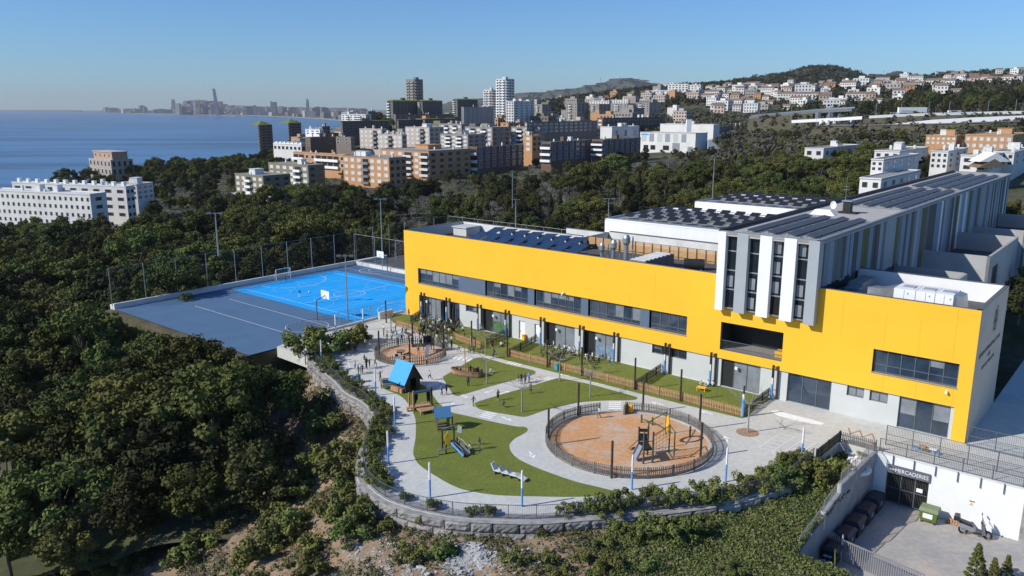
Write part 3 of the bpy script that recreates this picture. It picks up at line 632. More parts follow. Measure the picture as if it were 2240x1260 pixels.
# ------------------------------------------------------------------ fences
def pal_mesh(w, h, t, mat, point=True):
    b = MB(); b.raw([(-w/2,-t/2,0),(w/2,-t/2,0),(w/2,t/2,0),(-w/2,t/2,0),(-w/2,-t/2,h*.93),(w/2,-t/2,h*.93),(w/2,t/2,h*.93),(-w/2,t/2,h*.93),(0,-t/2,h),(0,t/2,h)],
        [(3,2,1,0),(0,1,5,8,4),(1,2,6,5),(2,3,7,9,6),(3,0,4,7),(5,6,9,8),(7,4,8,9)]); return b.mesh('paling', mat)
pal_o = pal_mesh(.085, .95, .025, wood_o); pal_g = pal_mesh(.085, 1.0, .03, wood_g); pal_k = pal_mesh(.09, 1.05, .03, M('dark_paling', (.05, .05, .04), .8, .3, 4))
def paling_fence(pts, me, step, label, h=.95, postm=None, group=None, name='paling_fence', z=ZG, rails=(.25, .72), post_every=2.2, jitter=0.0, railm=None, cat='fence'):
    root = empty(name, pts[0], label=label, cat=cat, group=group); o0 = Vector(pts[0])
    carry = 0.0; rb = MB(); posts = []; acc = 0
    pm = MB(); pm.box(-.05, -.05, 0, .05, .05, h+.08); pm = pm.mesh('post', postm or me.materials[0])
    for a, c in zip(pts, pts[1:]):
        a = Vector(a); c = Vector(c); d = c-a; d.z = 0; L = d.length
        if L < 1e-4: continue
        d /= L; n = Vector((-d.y, d.x, 0)); ang = math.atan2(d.y, d.x)
        s = carry
        while s < L:
            p = a+d*s-o0+n*.04; link('paling', me, root, (p.x, p.y, .05), (0, random.uniform(-.02, .02), ang), (1, 1, 1+random.uniform(-jitter, jitter)))
            s += step
        carry = s-L
        for r in rails:
            rb.obox(a-o0+Vector((0, 0, r)), c-o0+Vector((0, 0, r)), .035, .07)
        if acc <= 0:
            p = a-o0; link('post', pm, root, (p.x, p.y, 0), ang); acc = post_every
        acc -= L
        if L > post_every*1.2:
            k = int(L/post_every)
            for i in range(1, k): p = a+d*(L*i/k)-o0; link('post', pm, root, (p.x, p.y, 0), ang)
    p = Vector(pts[-1])-o0; link('post', pm, root, (p.x, p.y, 0))
    rb.build('rail', railm or me.materials[0], root)
    return root
fl = [(868,714),(893,722),(914,730)], [(993,741),(1000,745),(1030,756),(1051,763)], [(1113,780),(1160,792),(1196,801)], [(1201,803),(1272,821),(1330,836),(1388,851)], [(1391,852),(1440,865),(1488,876),(1530,888),(1580,901),(1622,912)]
names = ['short orange paling fence by the crowded far doorway', 'orange paling fence in front of the second classroom garden', 'orange paling fence in front of the white doors garden', 'long orange paling fence in front of the middle garden', 'orange paling fence ending at the blue and white corner post']
for q, l in zip(fl, names): paling_fence([G(*p) for p in q], pal_o, .18, l, group='orange paling fences along the gardens')
xf = [((899,706),(926,690)),((958,728),(1024,702)),((1062,757),(1129,725)),((1114,781),(1185,743)),((1204,800),(1236,784)),((1392,851),(1455,808)),((1626,911),(1686,866))]
xn = ['dark cross fence at the far end of the gardens', 'dark cross fence behind the crowd of children', 'dark cross fence left of the white doors', 'dark cross fence right of the white doors', 'short dark cross fence beside the seated group', 'dark cross fence under the barred window', 'dark cross fence at the right end of the gardens']
for (a, c), l in zip(xf, xn): paling_fence([G(*a), G(*c)], pal_k, .2, l, h=1.0, group='dark cross fences between the gardens')
# ring fence of the large sand pit, gap at the top
def ring(c, r, a0, a1, n): return [c+Vector((math.cos(R(a0+(a1-a0)*i/n))*r, math.sin(R(a0+(a1-a0)*i/n))*r, 0)) for i in range(n+1)]
paling_fence(ring(PIT, PR, 84, -256, 40), pal_g, .17, 'round grey paling fence enclosing the large sand pit', post_every=1.9)
pal_log = MB(); pal_log.tube((0, 0, 0), (0, 0, .95), .065, 7); pal_log = pal_log.mesh('paling', wood_g)
paling_fence(ring(PIT2, PR2, -10, -340, 34), pal_log, .27, 'round fence of uneven grey log posts enclosing the small sand pit', rails=(.5,), jitter=.22, post_every=40)
# metal railing along the rim
def railing(pts, h, label, step=.13, bar=.016, postr=.03, every=2.0, mat=grey_metal, rails=None, name='railing', z=None, group=None, lean=0):
    root = empty(name, pts[0], label=label, cat='railing', group=group); o0 = Vector(pts[0]); rbs = [MB() for r in (rails or (0, 1))]; bb = MB(); pb = MB(); pbm = MB()
    pbm.box(-postr, -postr, -.1, postr, postr, h); pme = pbm.mesh('post', mat); acc = 0; carry = 0; nb = 0
    for a, c in zip(pts, pts[1:]):
        a = Vector(a)-o0; c = Vector(c)-o0; d = c-a; L = d.length
        if L < 1e-4: continue
        d /= L
        for rb, r in zip(rbs, rails or (.1, h-.03)): rb.obox(a+Vector((0, 0, r)), c+Vector((0, 0, r)), .035, .04)
        s = carry
        while s < L:
            p = a+d*s; bb.box(p.x-bar/2, p.y-bar/2, p.z+.1, p.x+bar/2, p.y+bar/2, p.z+h-.05); s += step
        carry = s-L
        while acc <= L: link('post', pme, root, a+d*acc); acc += every
        acc -= L
    for rb in rbs: rb.build('rail', mat, root)
    bb.build('baluster', mat, root, kind='stuff'); return root
rim = offset_line(fence_line, .18)
railing(rim[:], 1.15, 'thin metal railing curving along the playground rim above the stone wall', every=2.1)
# paling fences at the sunken planter
paling_fence([G(1915, 987), G(1837, 966)], pal_g, .17, 'grey paling fence on the far side of the sunken planter', h=1.0)
paling_fence([G(1835, 967), G(1785, 1007)], pal_k, .15, 'dark paling fence between the hopscotch grids and the planter', h=1.0)
# court ball-stop fence: posts and mesh
net = M('wire_mesh', (.12, .12, .12), .6, 0, trans=.86)
def mesh_fence(uv, h, z0, every, label, mm=galv):
    a, c = W(*uv[0], z0), W(*uv[1], z0); root = empty('mesh_fence', a, label=label, cat='fence', group='ball stop fences of the courts'); d = c-a; L = d.length; n = max(1, round(L/every))
    pb = MB(); pb.tube((0, 0, 0), (0, 0, h), .06, 6); pme = pb.mesh('post', mm)
    for i in range(n+1): link('post', pme, root, d*(i/n))
    b = MB(); b.tube((0, 0, h-.05), d+Vector((0, 0, h-.05)), .025, 5); b.tube((0, 0, .3), d+Vector((0, 0, .3)), .02, 5); b.build('wire', mm, root)
    wb = MB(); nrm = Vector((-d.y, d.x, 0)).normalized()
    k = int(L/.3)
    for i in range(k):
        p = d*(i/k); wb.box(p.x-.006, p.y-.006, .3, p.x+.006, p.y+.006, h-.05)
    for j in range(int(h/.3)):
        wb.obox(Vector((0, 0, .3+j*.3)), d+Vector((0, 0, .3+j*.3)), .01, .012)
    wb.build('mesh', dark, root, kind='stuff')
    return root
mesh_fence(((-38.2, -26), (-38.2, 22)), 6.0, .1, 5.5, 'tall mesh fence along the tree side of the blue court')
mesh_fence(((-38.2, 22), (-38.2, 48)), 6.5, .1, 4.5, 'tall mesh fence along the tree side of the grey court')
mesh_fence(((-38.2, 48), (20, 48)), 6.5, .1, 4.5, 'tall mesh fence behind the grey court and roof')
mesh_fence(((20, 48), (20, 76)), 5.5, .1, 4.5, 'tall mesh fence beside the white halls')
mesh_fence(((-38.2, 21.6), (-20, 21.6)), 5.6, .1, 6, 'mesh fence between the blue court and the grey court')
mesh_fence(((-1.1, -20), (-1.1, -.2)), 2.1, .2, 3, 'low wire fence between the blue court and the playground')
# service yard railings
railing([W(68.9, -4.9, ZG), W(84, -4.9, ZG), W(98, -4.9, ZG)], 1.9, 'tall slim bar railing along the walkway above the service yard', step=.13, every=2.2, rails=(.1, 1.05, 1.87))
railing([W(68.9, -6.7, ZG), W(84, -6.7, ZG), W(98, -6.7, ZG)], 1.25, 'bar railing on top of the white service yard wall', step=.13, every=2.2)
railing([W(74.6, -.4, ZG), W(98, -.4, ZG)], 1.9, 'mesh railing beside the shaded end wall', step=.16, every=2.2, rails=(.1, 1.0, 1.87))
# ------------------------------------------------------------------ stone retaining wall below the rim
wl = offset_line(fence_line, -.12)
root = empty('stone_retaining_wall', wl[0], label='curved retaining wall of big rough stone blocks below the playground rim', cat='wall'); o0 = wl[0]
cum = [0]
for a, c in zip(wl, wl[1:]): cum.append(cum[-1]+(c-a).length)
def along(s):
    for i in range(len(cum)-1):
        if cum[i+1] >= s: t = (s-cum[i])/(cum[i+1]-cum[i]+1e-9); return wl[i].lerp(wl[i+1], t), (wl[i+1]-wl[i]).normalized()
    return wl[-1], (wl[-1]-wl[-2]).normalized()
def rough_block(w, h, t, seed):
    rnd = random.Random(seed); nx, nz = 7, 4; vs = []; fs = []
    for j in range(nz+1):
        for i in range(nx+1):
            e = i in (0, nx) or j in (0, nz)
            y = -t*(.5 if not e else .30)+rnd.uniform(-.07, .07)*(1 if not e else .3)
            vs.append((w*(i/nx-.5)+(0 if i in (0, nx) else rnd.uniform(-.04, .04)), y, h*j/nz))
    for j in range(nz):
        for i in range(nx):
            a = j*(nx+1)+i; fs.append((a, a+1, a+nx+2, a+nx+1))
    n = len(vs); vs += [(-w/2, t/2, 0), (w/2, t/2, 0), (w/2, t/2, h), (-w/2, t/2, h)]; r = nx; tl = nz*(nx+1)
    fs += [(tuple(range(tl, tl+nx+1))+(n+2, n+3)), (0, tl, n+3, n), (r, n+1, n+2, tl+nx), (n, n+1)+tuple(range(nx, -1, -1))]
    b = MB(); b.raw(vs, fs); return b
blk = [rough_block(1, 1, 1, k).mesh('stone_block', stone) for k in range(6)]
for course in range(3):
    s = .4*course
    while s < cum[-1]-.5:
        L = random.uniform(1.5, 2.2); p, d = along(s+L/2); h = .78
        o = link('stone_block', random.choice(blk), root, (p.x-o0.x-d.y*-.0, p.y-o0.y, -.06-(course+1)*.8+random.uniform(-.02, .02)), (random.uniform(-.02, .02), random.uniform(-.015, .015), math.atan2(d.y, d.x)+math.pi), (L-.05, .7, h))
        n = Vector((d.y, -d.x, 0)); o.location += -n*(.06+course*.08)
        s += L
# capping slab of the wall
b = MB(); 
for i in range(len(wl)-1):
    a, c = wl[i], wl[i+1]; d = (c-a).normalized(); n = Vector((d.y, -d.x, 0))
    q = [a-n*.34, c-n*.34, c+n*.3, a+n*.3]; b.poly([(p.x-o0.x, p.y-o0.y, .10-o0.z+.0) for p in q][::-1]); 
    b.poly([(q[0].x-o0.x, q[0].y-o0.y, -.09), (q[1].x-o0.x, q[1].y-o0.y, -.09), (q[1].x-o0.x, q[1].y-o0.y, -.05), (q[0].x-o0.x, q[0].y-o0.y, -.05)])
b.build('capping', M('capping_stone', (.33, .32, .30), .9, .3, 1.5), root)
# ------------------------------------------------------------------ service yard
ZY = -4.45
yard = [W(68.4, -6.8), W(98, -6.8), W(98, -34), W(68.2, -34), W(68.4, -20)]
b = MB(); b.prism([(p.x, p.y) for p in yard], ZY-1, ZY); b.build('service_yard', M('stained_concrete', (.52, .46, .39), .9, .12, .25, col2=(.36, .36, .35), thr=(.35, .65), bump=.2, bscale=6), kind='structure')
# white wall
b = MB(); wallw = MB(); wall_open(wallw, 68.4, 80.1, ZY, .05, -6.82, [(69.7, 73.15, ZY-.1, -1.5)], .5)
wr = empty('yard_wall', W(0, 0, 0), UA, label='white retaining wall of the service yard under the walkway', cat='wall')
wallw.build('face', white, wr)
b = MB(); b.box(68.4, -6.86, .05, 98, -6.5, .16); b.build('coping', offwhite, wr)
b = MB(); b.box(80.1, -6.9, ZY, 98, -6.3, .05); b.build('stone_end', stone, wr)
b = MB(); b.box(69.5, -6.3, ZY, 73.4, -2, -1.4); b.build('interior', dusk, wr)
for k in range(6):
    b = MB(); x = 70.1+k*1.7; b.box(x, -6.98, -.75, x+.05, -6.86, .15); b.build('bracket', grey_metal, wr)
# sign
sg = empty('wall_sign', W(0, 0, 0), UA, label='grey sign lettered MERCADERIES above the service gate', cat='sign')
b = MB(); b.box(69.75, -7.0, -1.47, 73.2, -6.86, -.72); b.build('board', M('sign_grey', (.13, .14, .16), .6, .05), sg)
me = text_mesh('MERCADERIES', .5, white); o = link('lettering', me, sg, (71.75, -7.012, -1.27), (R(90), 0, 0)); o.scale = (.86, 1, 1)
b = MB(); b.box(69.95, -7.012, -1.13, 70.2, -7.0, -1.07); b.poly([(70.15,-7.012,-1.2),(70.4,-7.012,-1.1),(70.15,-7.012,-1.0)]); b.build('arrow_mark', white, sg)
# gate bars under the sign
gt = empty('service_gate', W(69.75, -6.7, ZY), UA, label='tall dark barred gate under the MERCADERIES sign', cat='gate')
b = MB(); b.box(-.02, -.03, .05, .05, .03, 2.95); bm = b.mesh('bar', grey_metal)
b = MB(); b.tube((0, 0, 0), (0, 0, 2.95), .012, 6); bar = b.mesh('bar', grey_metal)
for i in range(28): link('bar', bar, gt, (i*.125, 0, 0))
for x in (0, 1.15, 2.3, 3.38): link('post', bm, gt, (x, 0, 0))
b = MB(); b.box(0, -.03, .15, 3.4, .03, .22); b.box(0, -.03, 1.5, 3.4, .03, 1.56); b.box(0, -.03, 2.85, 3.4, .03, 2.92); b.build('rail', grey_metal, gt)
b = MB(); b.box(2.45, -.05, 1.75, 2.95, -.03, 2.1); b.build('plate', white, gt)
# small notices on the white wall
b = MB(); b.poly([(76.3, -6.85, -2.5), (76.62, -6.85, -2.5), (76.46, -6.85, -2.25)]); b.build('warning_triangle', ypaint, wr); b = MB(); b.box(76.3, -6.85, -2.2, 76.7, -6.83, -2.1); b.build('notice', galv, wr)
# concrete flank wall of the yard, stepping down towards the camera
A0 = W(68.5, -6.6); B0 = W(68.5, -16.0); dw = (B0-A0); dw.z = 0; dw.normalize()
cw = empty('concrete_wall', A0, math.atan2(dw.y, dw.x), label='grey concrete flank wall stepping down between bushes and service yard', cat='wall')
conc = M('shuttered_concrete', (.30, .30, .31), .9, .18, .8, bump=.3, bscale=6)
Lw = (B0-A0).length
wall_prof = [(0, 0), (Lw, .3), (Lw, -.3), (Lw+3.6, -.7), (Lw+3.6, -1.0), (Lw+8.6, -1.7), (Lw+8.6, -2.0), (Lw+9.0, -2.2)]
b = MB(); prof = wall_prof+[(Lw+9.0, -6), (0, -6)]
f1 = [(s, -.17, z) for s, z in prof]; f2 = [(s, .17, z) for s, z in prof]
b.poly(f1); b.poly(f2[::-1])
for i in range(len(prof)): j = (i+1) % len(prof); b.poly([f1[i], f2[i], f2[j], f1[j]][::-1])
b.build('wall_slab', conc, cw)
for s0, s1, z0, z1 in ((.3, Lw-.1, 0, .3), (Lw+.1, Lw+3.5, -.3, -.7), (Lw+3.7, Lw+8.5, -1.0, -1.7)):
    b = MB(); b.obox((s0, 0, z0+1.0), (s1, 0, z1+1.0), .05, .05); n = max(2, int((s1-s0)/1.7))
    for i in range(n+1): t = i/n; b.box(s0+(s1-s0)*t-.025, -.025, z0+(z1-z0)*t, s0+(s1-s0)*t+.025, .025, z0+(z1-z0)*t+1.0)
    k = int((s1-s0)/.14)
    for i in range(k): t = i/k; b.box(s0+(s1-s0)*t-.007, -.007, z0+(z1-z0)*t+.05, s0+(s1-s0)*t+.007, .007, z0+(z1-z0)*t+1.0)
    b.build('handrail', galv, cw)
b = MB(); b.tube((Lw, 0, -.9), (Lw, 0, .4), .2, 10); b.tube((Lw+3.6, 0, -2), (Lw+3.6, 0, -.6), .2, 10); b.tube((Lw+9, 0, -5), (Lw+9, 0, -1.9), .28, 10); b.build('wall_end', offwhite, cw)
# ------------------------------------------------------------------ posts, lamps and playground equipment
def ang_of(p0, p1): a, c = G(*p0), G(*p1); return math.atan2(c.y-a.y, c.x-a.x)
pb = MB(); pb.tube((0, 0, 0), (0, 0, 3.4), .1, 10); post_me = pb.mesh('wooden_post', wood_d)
posts = [((1032,760),'by the second garden fence'),((1110,781),'beside the white doors garden fence'),((1196.7,804),'at the gap in the garden fence beside the turquoise bin'),((1272,822),'in the long garden fence by the middle garden'),((1388,853),'where the dark cross fence meets the orange fence'),((1488,878),'in the right garden fence below the barred window'),((1406,902),'inside the rim of the large sand pit by the yellow bin'),((1529.8,939),'standing right of the large sand pit by the arrow'),((1532,1001),'at the right rim of the large sand pit'),((1337.6,1046),'at the front rim of the large sand pit'),((1199.5,974),'at the left rim of the large sand pit'),((1264.8,911.5),'at the upper left rim of the large sand pit'),((830,785),'at the left rim of the small sand pit'),((897,803),'behind the blue roofed playhouse at the small pit'),((903,760),'at the top of the small sand pit'),((970.5,777),'at the right rim of the small sand pit'),((845,706),'by the kerb next to the blue court'),((992,726),'among the crowd of children')]
for (x, y), l in posts: link('wooden_post', post_me, None, G(x, y), None, (1, 1, random.uniform(.95, 1.08)), label='tall dark timber post '+l, cat='post', group='dark timber posts of the playground')
# white and blue lamp bollards
b = MB(); b.tube((0, 0, 0), (0, 0, 1.55), .085, 12); lw = b.mesh('sleeve', bluepaint); b = MB(); b.tube((0, 0, 1.55), (0, 0, 2.9), .085, 12); b.tube((0, 0, 2.9), (0, 0, 3.0), .06, 10); lt = b.mesh('pole', white)
lamps = [((850,1014),'on the left rim path'),((941,1089),'at the lower left tip of the big turf'),((1142,1108),'at the front rim beside the wavy bench'),((1382,1071),'before the large pit fence'),((1587,1054),'by bushes right of the large sand pit'),((1753,1006),'between hopscotch grids and bushes'),((822,865),'left of the platform stage on the rim path'),((864,932),'above the left bushes on the rim path'),((704,797),'at the far left end of the rim'),((735,735),'behind the left bushes by the court'),((795,722),'behind the dark bush near the kerb')]
for (x, y), l in lamps:
    o = empty('lamp_bollard', G(x, y), label='white lamp pole with blue padded base '+l, cat='lamp pole', group='white and blue lamp poles'); link('sleeve', lw, o); link('pole', lt, o)
# paired posts at the facade
b = MB(); b.box(-.1, -.1, 0, .1, .1, 3.75); fp1 = b.mesh('post', dark); b = MB(); b.tube((0, 0, .05), (0, 0, 1.7), .12, 10); fp2 = b.mesh('sleeve', bluepaint); b = MB(); b.tube((0, 0, 1.7), (0, 0, 2.4), .115, 10); fp3 = b.mesh('band', white); b = MB(); b.box(.3, .25, 0, .46, .45, 3.65); fp4 = b.mesh('rear_post', wood_d)
for u, l in ((3.7, 'at the far left door'), (8.8, 'right of the far crowd'), (14.75, 'left of the green filmed window'), (19.75, 'right of the green filmed window'), (25.65, 'right of the white doors'), (31.75, 'between two glazed doors in the middle'), (36.75, 'right of the blue drawings window'), (43.65, 'in front of the barred window'), (49.3, 'left of the right hand classroom door'), (56.3, 'at the right end of the gardens')):
    o = empty('facade_post', W(u, -.35, ZG), UA, label='dark double post with blue and white sleeve '+l, cat='post', group='double posts along the facade')
    link('post', fp1, o); link('sleeve', fp2, o, (0, -.02, 0)); link('band', fp3, o, (0, -.02, 0)); link('rear_post', fp4, o)
o = empty('corner_post', G(1624, 912), UA, label='blue and white corner post of the garden fence near the bare tree', cat='post'); link('post', post_me, o, None, None, (.9, .9, .95)); link('sleeve', fp2, o, None, None, (1.2, 1.2, 1.1)); link('band', fp3, o)
# tall floodlight masts
def mast(base, h, label, heads=2, z=0, rz=0, spread=.9):
    o = empty('floodlight_mast', base, rz, label=label, cat='lamp post', group='tall grey floodlight masts')
    b = MB(); b.tube((0, 0, 0), (0, 0, h), .13, 10, r2=.07); b.build('pole', galv, o)
    b = MB(); b.obox((-spread, 0, h), (spread, 0, h), .08, .08); b.build('crossarm', galv, o)
    for i in range(heads):
        x = -spread+2*spread*i/(heads-1) if heads > 1 else 0; b = MB(); b.box(x-.3, -.28, h-.12, x+.3, .12, h+.14); b.build('lamp_head', grey_metal, o)
mast(W(-29.5, 21.2, -.3), 13.5, 'tall floodlight mast at the far edge of the blue court', 2)
mast(W(-4.6, -7.2, ZC), 9.6, 'floodlight mast in front of the blue court near the kerb', 3)
mast(D(1331, 470, 158), 10.5, 'floodlight mast behind the white hall roof left', 2); bpy.data.objects['floodlight_mast.002'].location.z = 2.0+.0
mast(D(1558, 440, 190), 10.5, 'floodlight mast behind the farther white hall', 1)
mast(D(1128, 500, 165), 6, 'short lamp post behind the roof parapet', 1); mast(D(478, 560, 120), 6.5, 'floodlight mast standing in the pine wood at left', 2)
mast(D(1121, 455, 220), 10, 'slim mast in the bare thicket behind the school', 1)
# basketball hoops
def hoop(u, v, z, rz, label, arm=1.6):
    o = empty('basketball_hoop', W(u, v, z), UA+rz, label=label, cat='basketball hoop', group='basketball hoops of the courts')
    b = MB(); b.tube((0, 0, 0), (0, 0, 2.9), .09, 8); b.tube((0, 0, 2.9), (arm, 0, 3.4), .07, 8); b.build('pole', grey_metal, o)
    b = MB(); b.box(arm, -.95, 2.9, arm+.06, .95, 4.1); bo = b.build('backboard', white, o)
    b = MB(); b.box(arm+.062, -.3, 3.05, arm+.068, .3, 3.1); b.box(arm+.062, -.3, 3.45, arm+.068, .3, 3.5); b.box(arm+.062, -.3, 3.05, arm+.068, -.25, 3.5); b.box(arm+.062, .25, 3.05, arm+.068, .3, 3.5); b.build('target_square', grey_metal, bo)
    b = MB(); pts = [(arm+.35+.23*math.cos(i/10*2*math.pi), .23*math.sin(i/10*2*math.pi), 3.05) for i in range(11)]; b.path(pts, .015, 5); b.build('rim', brick_o, o)
hoop(-8.3, -9.9, ZC, R(90), 'basketball hoop on the near dark strip of the blue court')
hoop(-27.5, 20.6, ZC, R(-90), 'basketball hoop at the far edge of the blue court')
g = empty('football_goal', W(-36.4, 2.2, ZC), UA+R(90), label='white football goal at the tree side of the blue court', cat='goal'); b = MB()
b.path([(0, 0, 0), (0, 0, 2), (3, 0, 2), (3, 0, 0)], .05, 8); b.path([(0, 0, 2), (0, .9, 0)], .03, 6); b.path([(3, 0, 2), (3, .9, 0), (0, .9, 0)], .03, 6); b.build('frame', white, g)
b = MB()
for i in range(16): b.tube((i*.2, 0, 2), (i*.2, .9, .02), .006, 4)
for j in range(8): t = j/8; b.tube((0, .9*t, 2-2*t), (3, .9*t, 2-2*t), .006, 4)
b.build('net', offwhite, g)
for (x, y), rr, l in (((677,683), .9, 'small'), ((793,695), 1.0, 'larger')): pass
b = MB(); b.tube((0, 0, 0), (0, 0, .22), .11, 10); b = MB()
n = 8
for j in range(n):
    for i in range(12):
        q = [(.14*math.sin(R(180*a/n))*math.cos(R(30*c)), .14*math.sin(R(180*a/n))*math.sin(R(30*c)), .14-.14*math.cos(R(180*a/n))) for a, c in ((j, i), (j, i+1), (j+1, i+1), (j+1, i))]; b.poly(q)
b.build('ball', white, None, G(676, 640, ZC+.01), label='white ball on the blue court near the running child', cat='ball')
# --- playhouse with blue roof
o = empty('playhouse', G(888, 850), ang_of((881,858),(908,846))-.15, label='dark wooden playhouse with bright blue pitched roof', cat='playhouse')
hw, hd, hh = 1.05, 1.15, 1.35
b = MB(); me = MB(); me.box(0, 0, 0, .13, .04, 1); plank = me.mesh('plank', wood_d)
for i in range(15):
    x = -hw+i*.14; top = hh+(hw-abs(x+.06))*1.55
    if abs(x+.06) < .42: link('plank', plank, o, (x, -hd, 1.45), None, (1, 1, top-1.45))
    else: link('plank', plank, o, (x, -hd, 0), None, (1, 1, top))
    link('plank', plank, o, (x, hd-.04, 0), None, (1, 1, top))
for sx in (-hw, hw-.04):
    for i in range(16):
        if sx < 0 and 5 < i < 10: link('plank', plank, o, (sx+.04, -hd+i*.143, 0), R(90), (1, 1, .6)); continue
        link('plank', plank, o, (sx+.04, -hd+i*.143, 0), R(90), (1, 1, hh))
for sgn, m, nm in ((-1, bright_blue, 'roof'), (1, wood_d, 'roof')):
    b = MB(); a = (0, hh+hw*1.62); c = (sgn*(hw+.28), hh-.4)
    b.raw([(a[0],-hd-.2,a[1]),(c[0],-hd-.2,c[1]),(c[0],hd+.2,c[1]),(a[0],hd+.2,a[1]),(a[0],-hd-.2,a[1]+.08),(c[0],-hd-.2,c[1]+.08),(c[0],hd+.2,c[1]+.08),(a[0],hd+.2,a[1]+.08)], [(3,2,1,0),(4,5,6,7),(0,1,5,4),(1,2,6,5),(2,3,7,6),(3,0,4,7)]); b.build(nm, m, o)
b = MB(); b.box(-hw-.35, -.9, 0, -hw-.05, .9, .5); b.build('side_bench', wood_o, o)
# bench with blue seat beside it
o = empty('play_bench', G(853, 848), ang_of((845,848),(866,846)), label='small bench with blue seat and wooden posts beside the playhouse', cat='bench')
b = MB(); b.box(-1.0, -.06, 0, -.88, .06, 1.15); b.build('post', wood_o, o); b = MB(); b.box(.9, -.06, 0, 1.02, .06, 1.0); b.build('post', wood_o, o)
b = MB(); b.box(-.8, -.45, .28, .8, .1, .36); b.build('seat', M('slate_blue', (.09, .16, .26), .6, .1), o); b = MB(); b.box(-.8, .12, .5, .8, .17, .95); b.build('backrest', midgrey, o); b = MB(); b.box(-1.0, -.02, 1.05, 1.05, .04, 1.12); b.build('top_rail', wood_d, o)
# stage with curtains
o = empty('play_stage', G(925, 897), ang_of((915,900),(950,893)), label='small wooden stage with dark curtains and front deck', cat='play stage')
b = MB(); b.box(-.95, 0, .3, .95, 1.1, .42); b.build('deck', wood_o, o); b = MB(); b.box(-.75, -1.25, .28, 1.0, -.06, .38); b.build('front_deck', wood_o, o)
for x, y, h in ((-1.0, 0, 2.2), (1.0, 0, 2.3), (-1.0, 1.1, 1.7), (1.0, 1.1, 1.8), (-.7, -1.2, .3), (.95, -1.2, .3)):
    b = MB(); b.box(x-.07, y-.07, 0, x+.07, y+.07, h); b.build('post', wood_o if x < 0 else wood_d, o)
b = MB(); b.box(-.95, -.05, 1.85, .95, .05, 2.1); b.build('lintel', M('slate_blue', (.09, .16, .26), .6, .1), o)
for s_ in (-1, 1):
    b = MB()
    for i in range(5):
        x0, x1 = s_*(.92-i*.09), s_*(.92-(i+1)*.09); y = .06 if i % 2 else .14; zb = .45+i*.16
        b.poly([(x0, y, zb), (x1, .2-y, zb+.16), (x1, .2-y, 1.85), (x0, y, 1.85)])
    b.build('curtain', M('curtain_black', (.018, .02, .018), .9, .2), o)
b = MB(); b.box(-1.55, .3, .3, -1.05, .7, .38); b.box(-1.55, .3, 0, -1.43, .7, .3); b.build('step', wood_o, o)
# small hut with slate blue roof
o = empty('play_hut', G(968, 938), ang_of((956,941),(978,939)), label='small open hut with slate blue roof and counter', cat='play hut')
for x, y in ((-.55, -.5), (.55, -.5), (-.55, .6), (.55, .6)): b = MB(); b.box(x-.06, y-.06, 0, x+.06, y+.06, 1.5 if y < 0 else 1.75); b.build('post', wood_o if x < 0 else wood_d, o)
b = MB(); b.raw([(-.8,-.75,1.35),(.8,-.75,1.35),(.8,.1,2.15),(-.8,.1,2.15),(-.8,-.75,1.41),(.8,-.75,1.41),(.8,.1,2.21),(-.8,.1,2.21)], [(3,2,1,0),(4,5,6,7),(0,1,5,4),(1,2,6,5),(2,3,7,6),(3,0,4,7)]); b.build('roof', M('roof_blue', (.07, .19, .36), .6, .1, 4), o)
b = MB(); b.raw([(-.8,.95,1.35),(.8,.95,1.35),(.8,.1,2.15),(-.8,.1,2.15),(-.8,.95,1.41),(.8,.95,1.41),(.8,.1,2.21),(-.8,.1,2.21)], [(0,1,2,3),(7,6,5,4),(4,5,1,0),(5,6,2,1),(6,7,3,2),(7,4,0,3)]); b.build('roof', M('roof_blue', (.07, .19, .36), .6, .1, 4), o)
b = MB()
for z in (.15, .4, .65): b.box(-.52, -.56, z, .52, -.5, z+.13)
b.build('counter_board', wood_d, o); b = MB(); b.box(-.6, -.62, .8, .6, -.35, .86); b.build('counter', galv, o)
b = MB(); b.box(.95, .3, 0, 1.07, .42, 1.0); b.box(.55, .33, .85, 1.0, .39, .92); b.build('side_rail', wood_d, o)
# slide hut with yellow panel
o = empty('slide_tower', G(990, 986), ang_of((972,990),(1008,984)), label='small play tower with yellow pointed panel and blue sided slide', cat='slide')
b = MB(); b.raw([(-.75,-.3,.75),(-.35,-.35,.75),(-.25,-.36,1.5),(-.5,-.33,2.05),(-.8,-.3,1.6),(-.75,-.25,.75),(-.35,-.3,.75),(-.25,-.31,1.5),(-.5,-.28,2.05),(-.8,-.25,1.6)], [(0,1,2,3,4),(9,8,7,6,5),(0,5,6,1),(1,6,7,2),(2,7,8,3),(3,8,9,4),(4,9,5,0)]); b.build('yellow_panel', ypaint, o)
b = MB(); b.box(-.75, -.3, .7, .4, .6, .78); b.build('platform', dark, o)
for x, y, h in ((-.75, .6, 1.9), (.35, .6, 2.1), (-.7, -.3, .8), (.35, -.3, 1.3)): b = MB(); b.box(x-.05, y-.05, 0, x+.05, y+.05, h); b.build('post', dark, o)
b = MB(); b.obox((-.75, .6, 1.85), (.4, .6, 2.05), .1, .18); b.build('arch', midgrey, o)
b = MB(); b.obox((.1, -.25, .75), (.75, -1.7, .1), .75, .05); b.build('slide_chute', M('chute_black', (.02, .021, .02), .35, .1), o)
for s_, m in ((-1, bluepaint), (1, galv)):
    b = MB(); off = Vector((.36*s_, .16*s_, 0)); b.obox(Vector((.1, -.25, .95))+off, Vector((.75, -1.7, .22))+off, .05, .22); b.build('slide_side', m, o)
b = MB(); b.path([(-.1, -.4, 1.0), (.0, -.9, 1.05), (.35, -1.4, .7), (.5, -1.75, .25)], .025, 6); b.path([(.55, -.1, 1.2), (.75, -.7, 1.15), (1.05, -1.3, .7), (1.1, -1.6, .25)], .025, 6); b.build('handrail', galv, o)
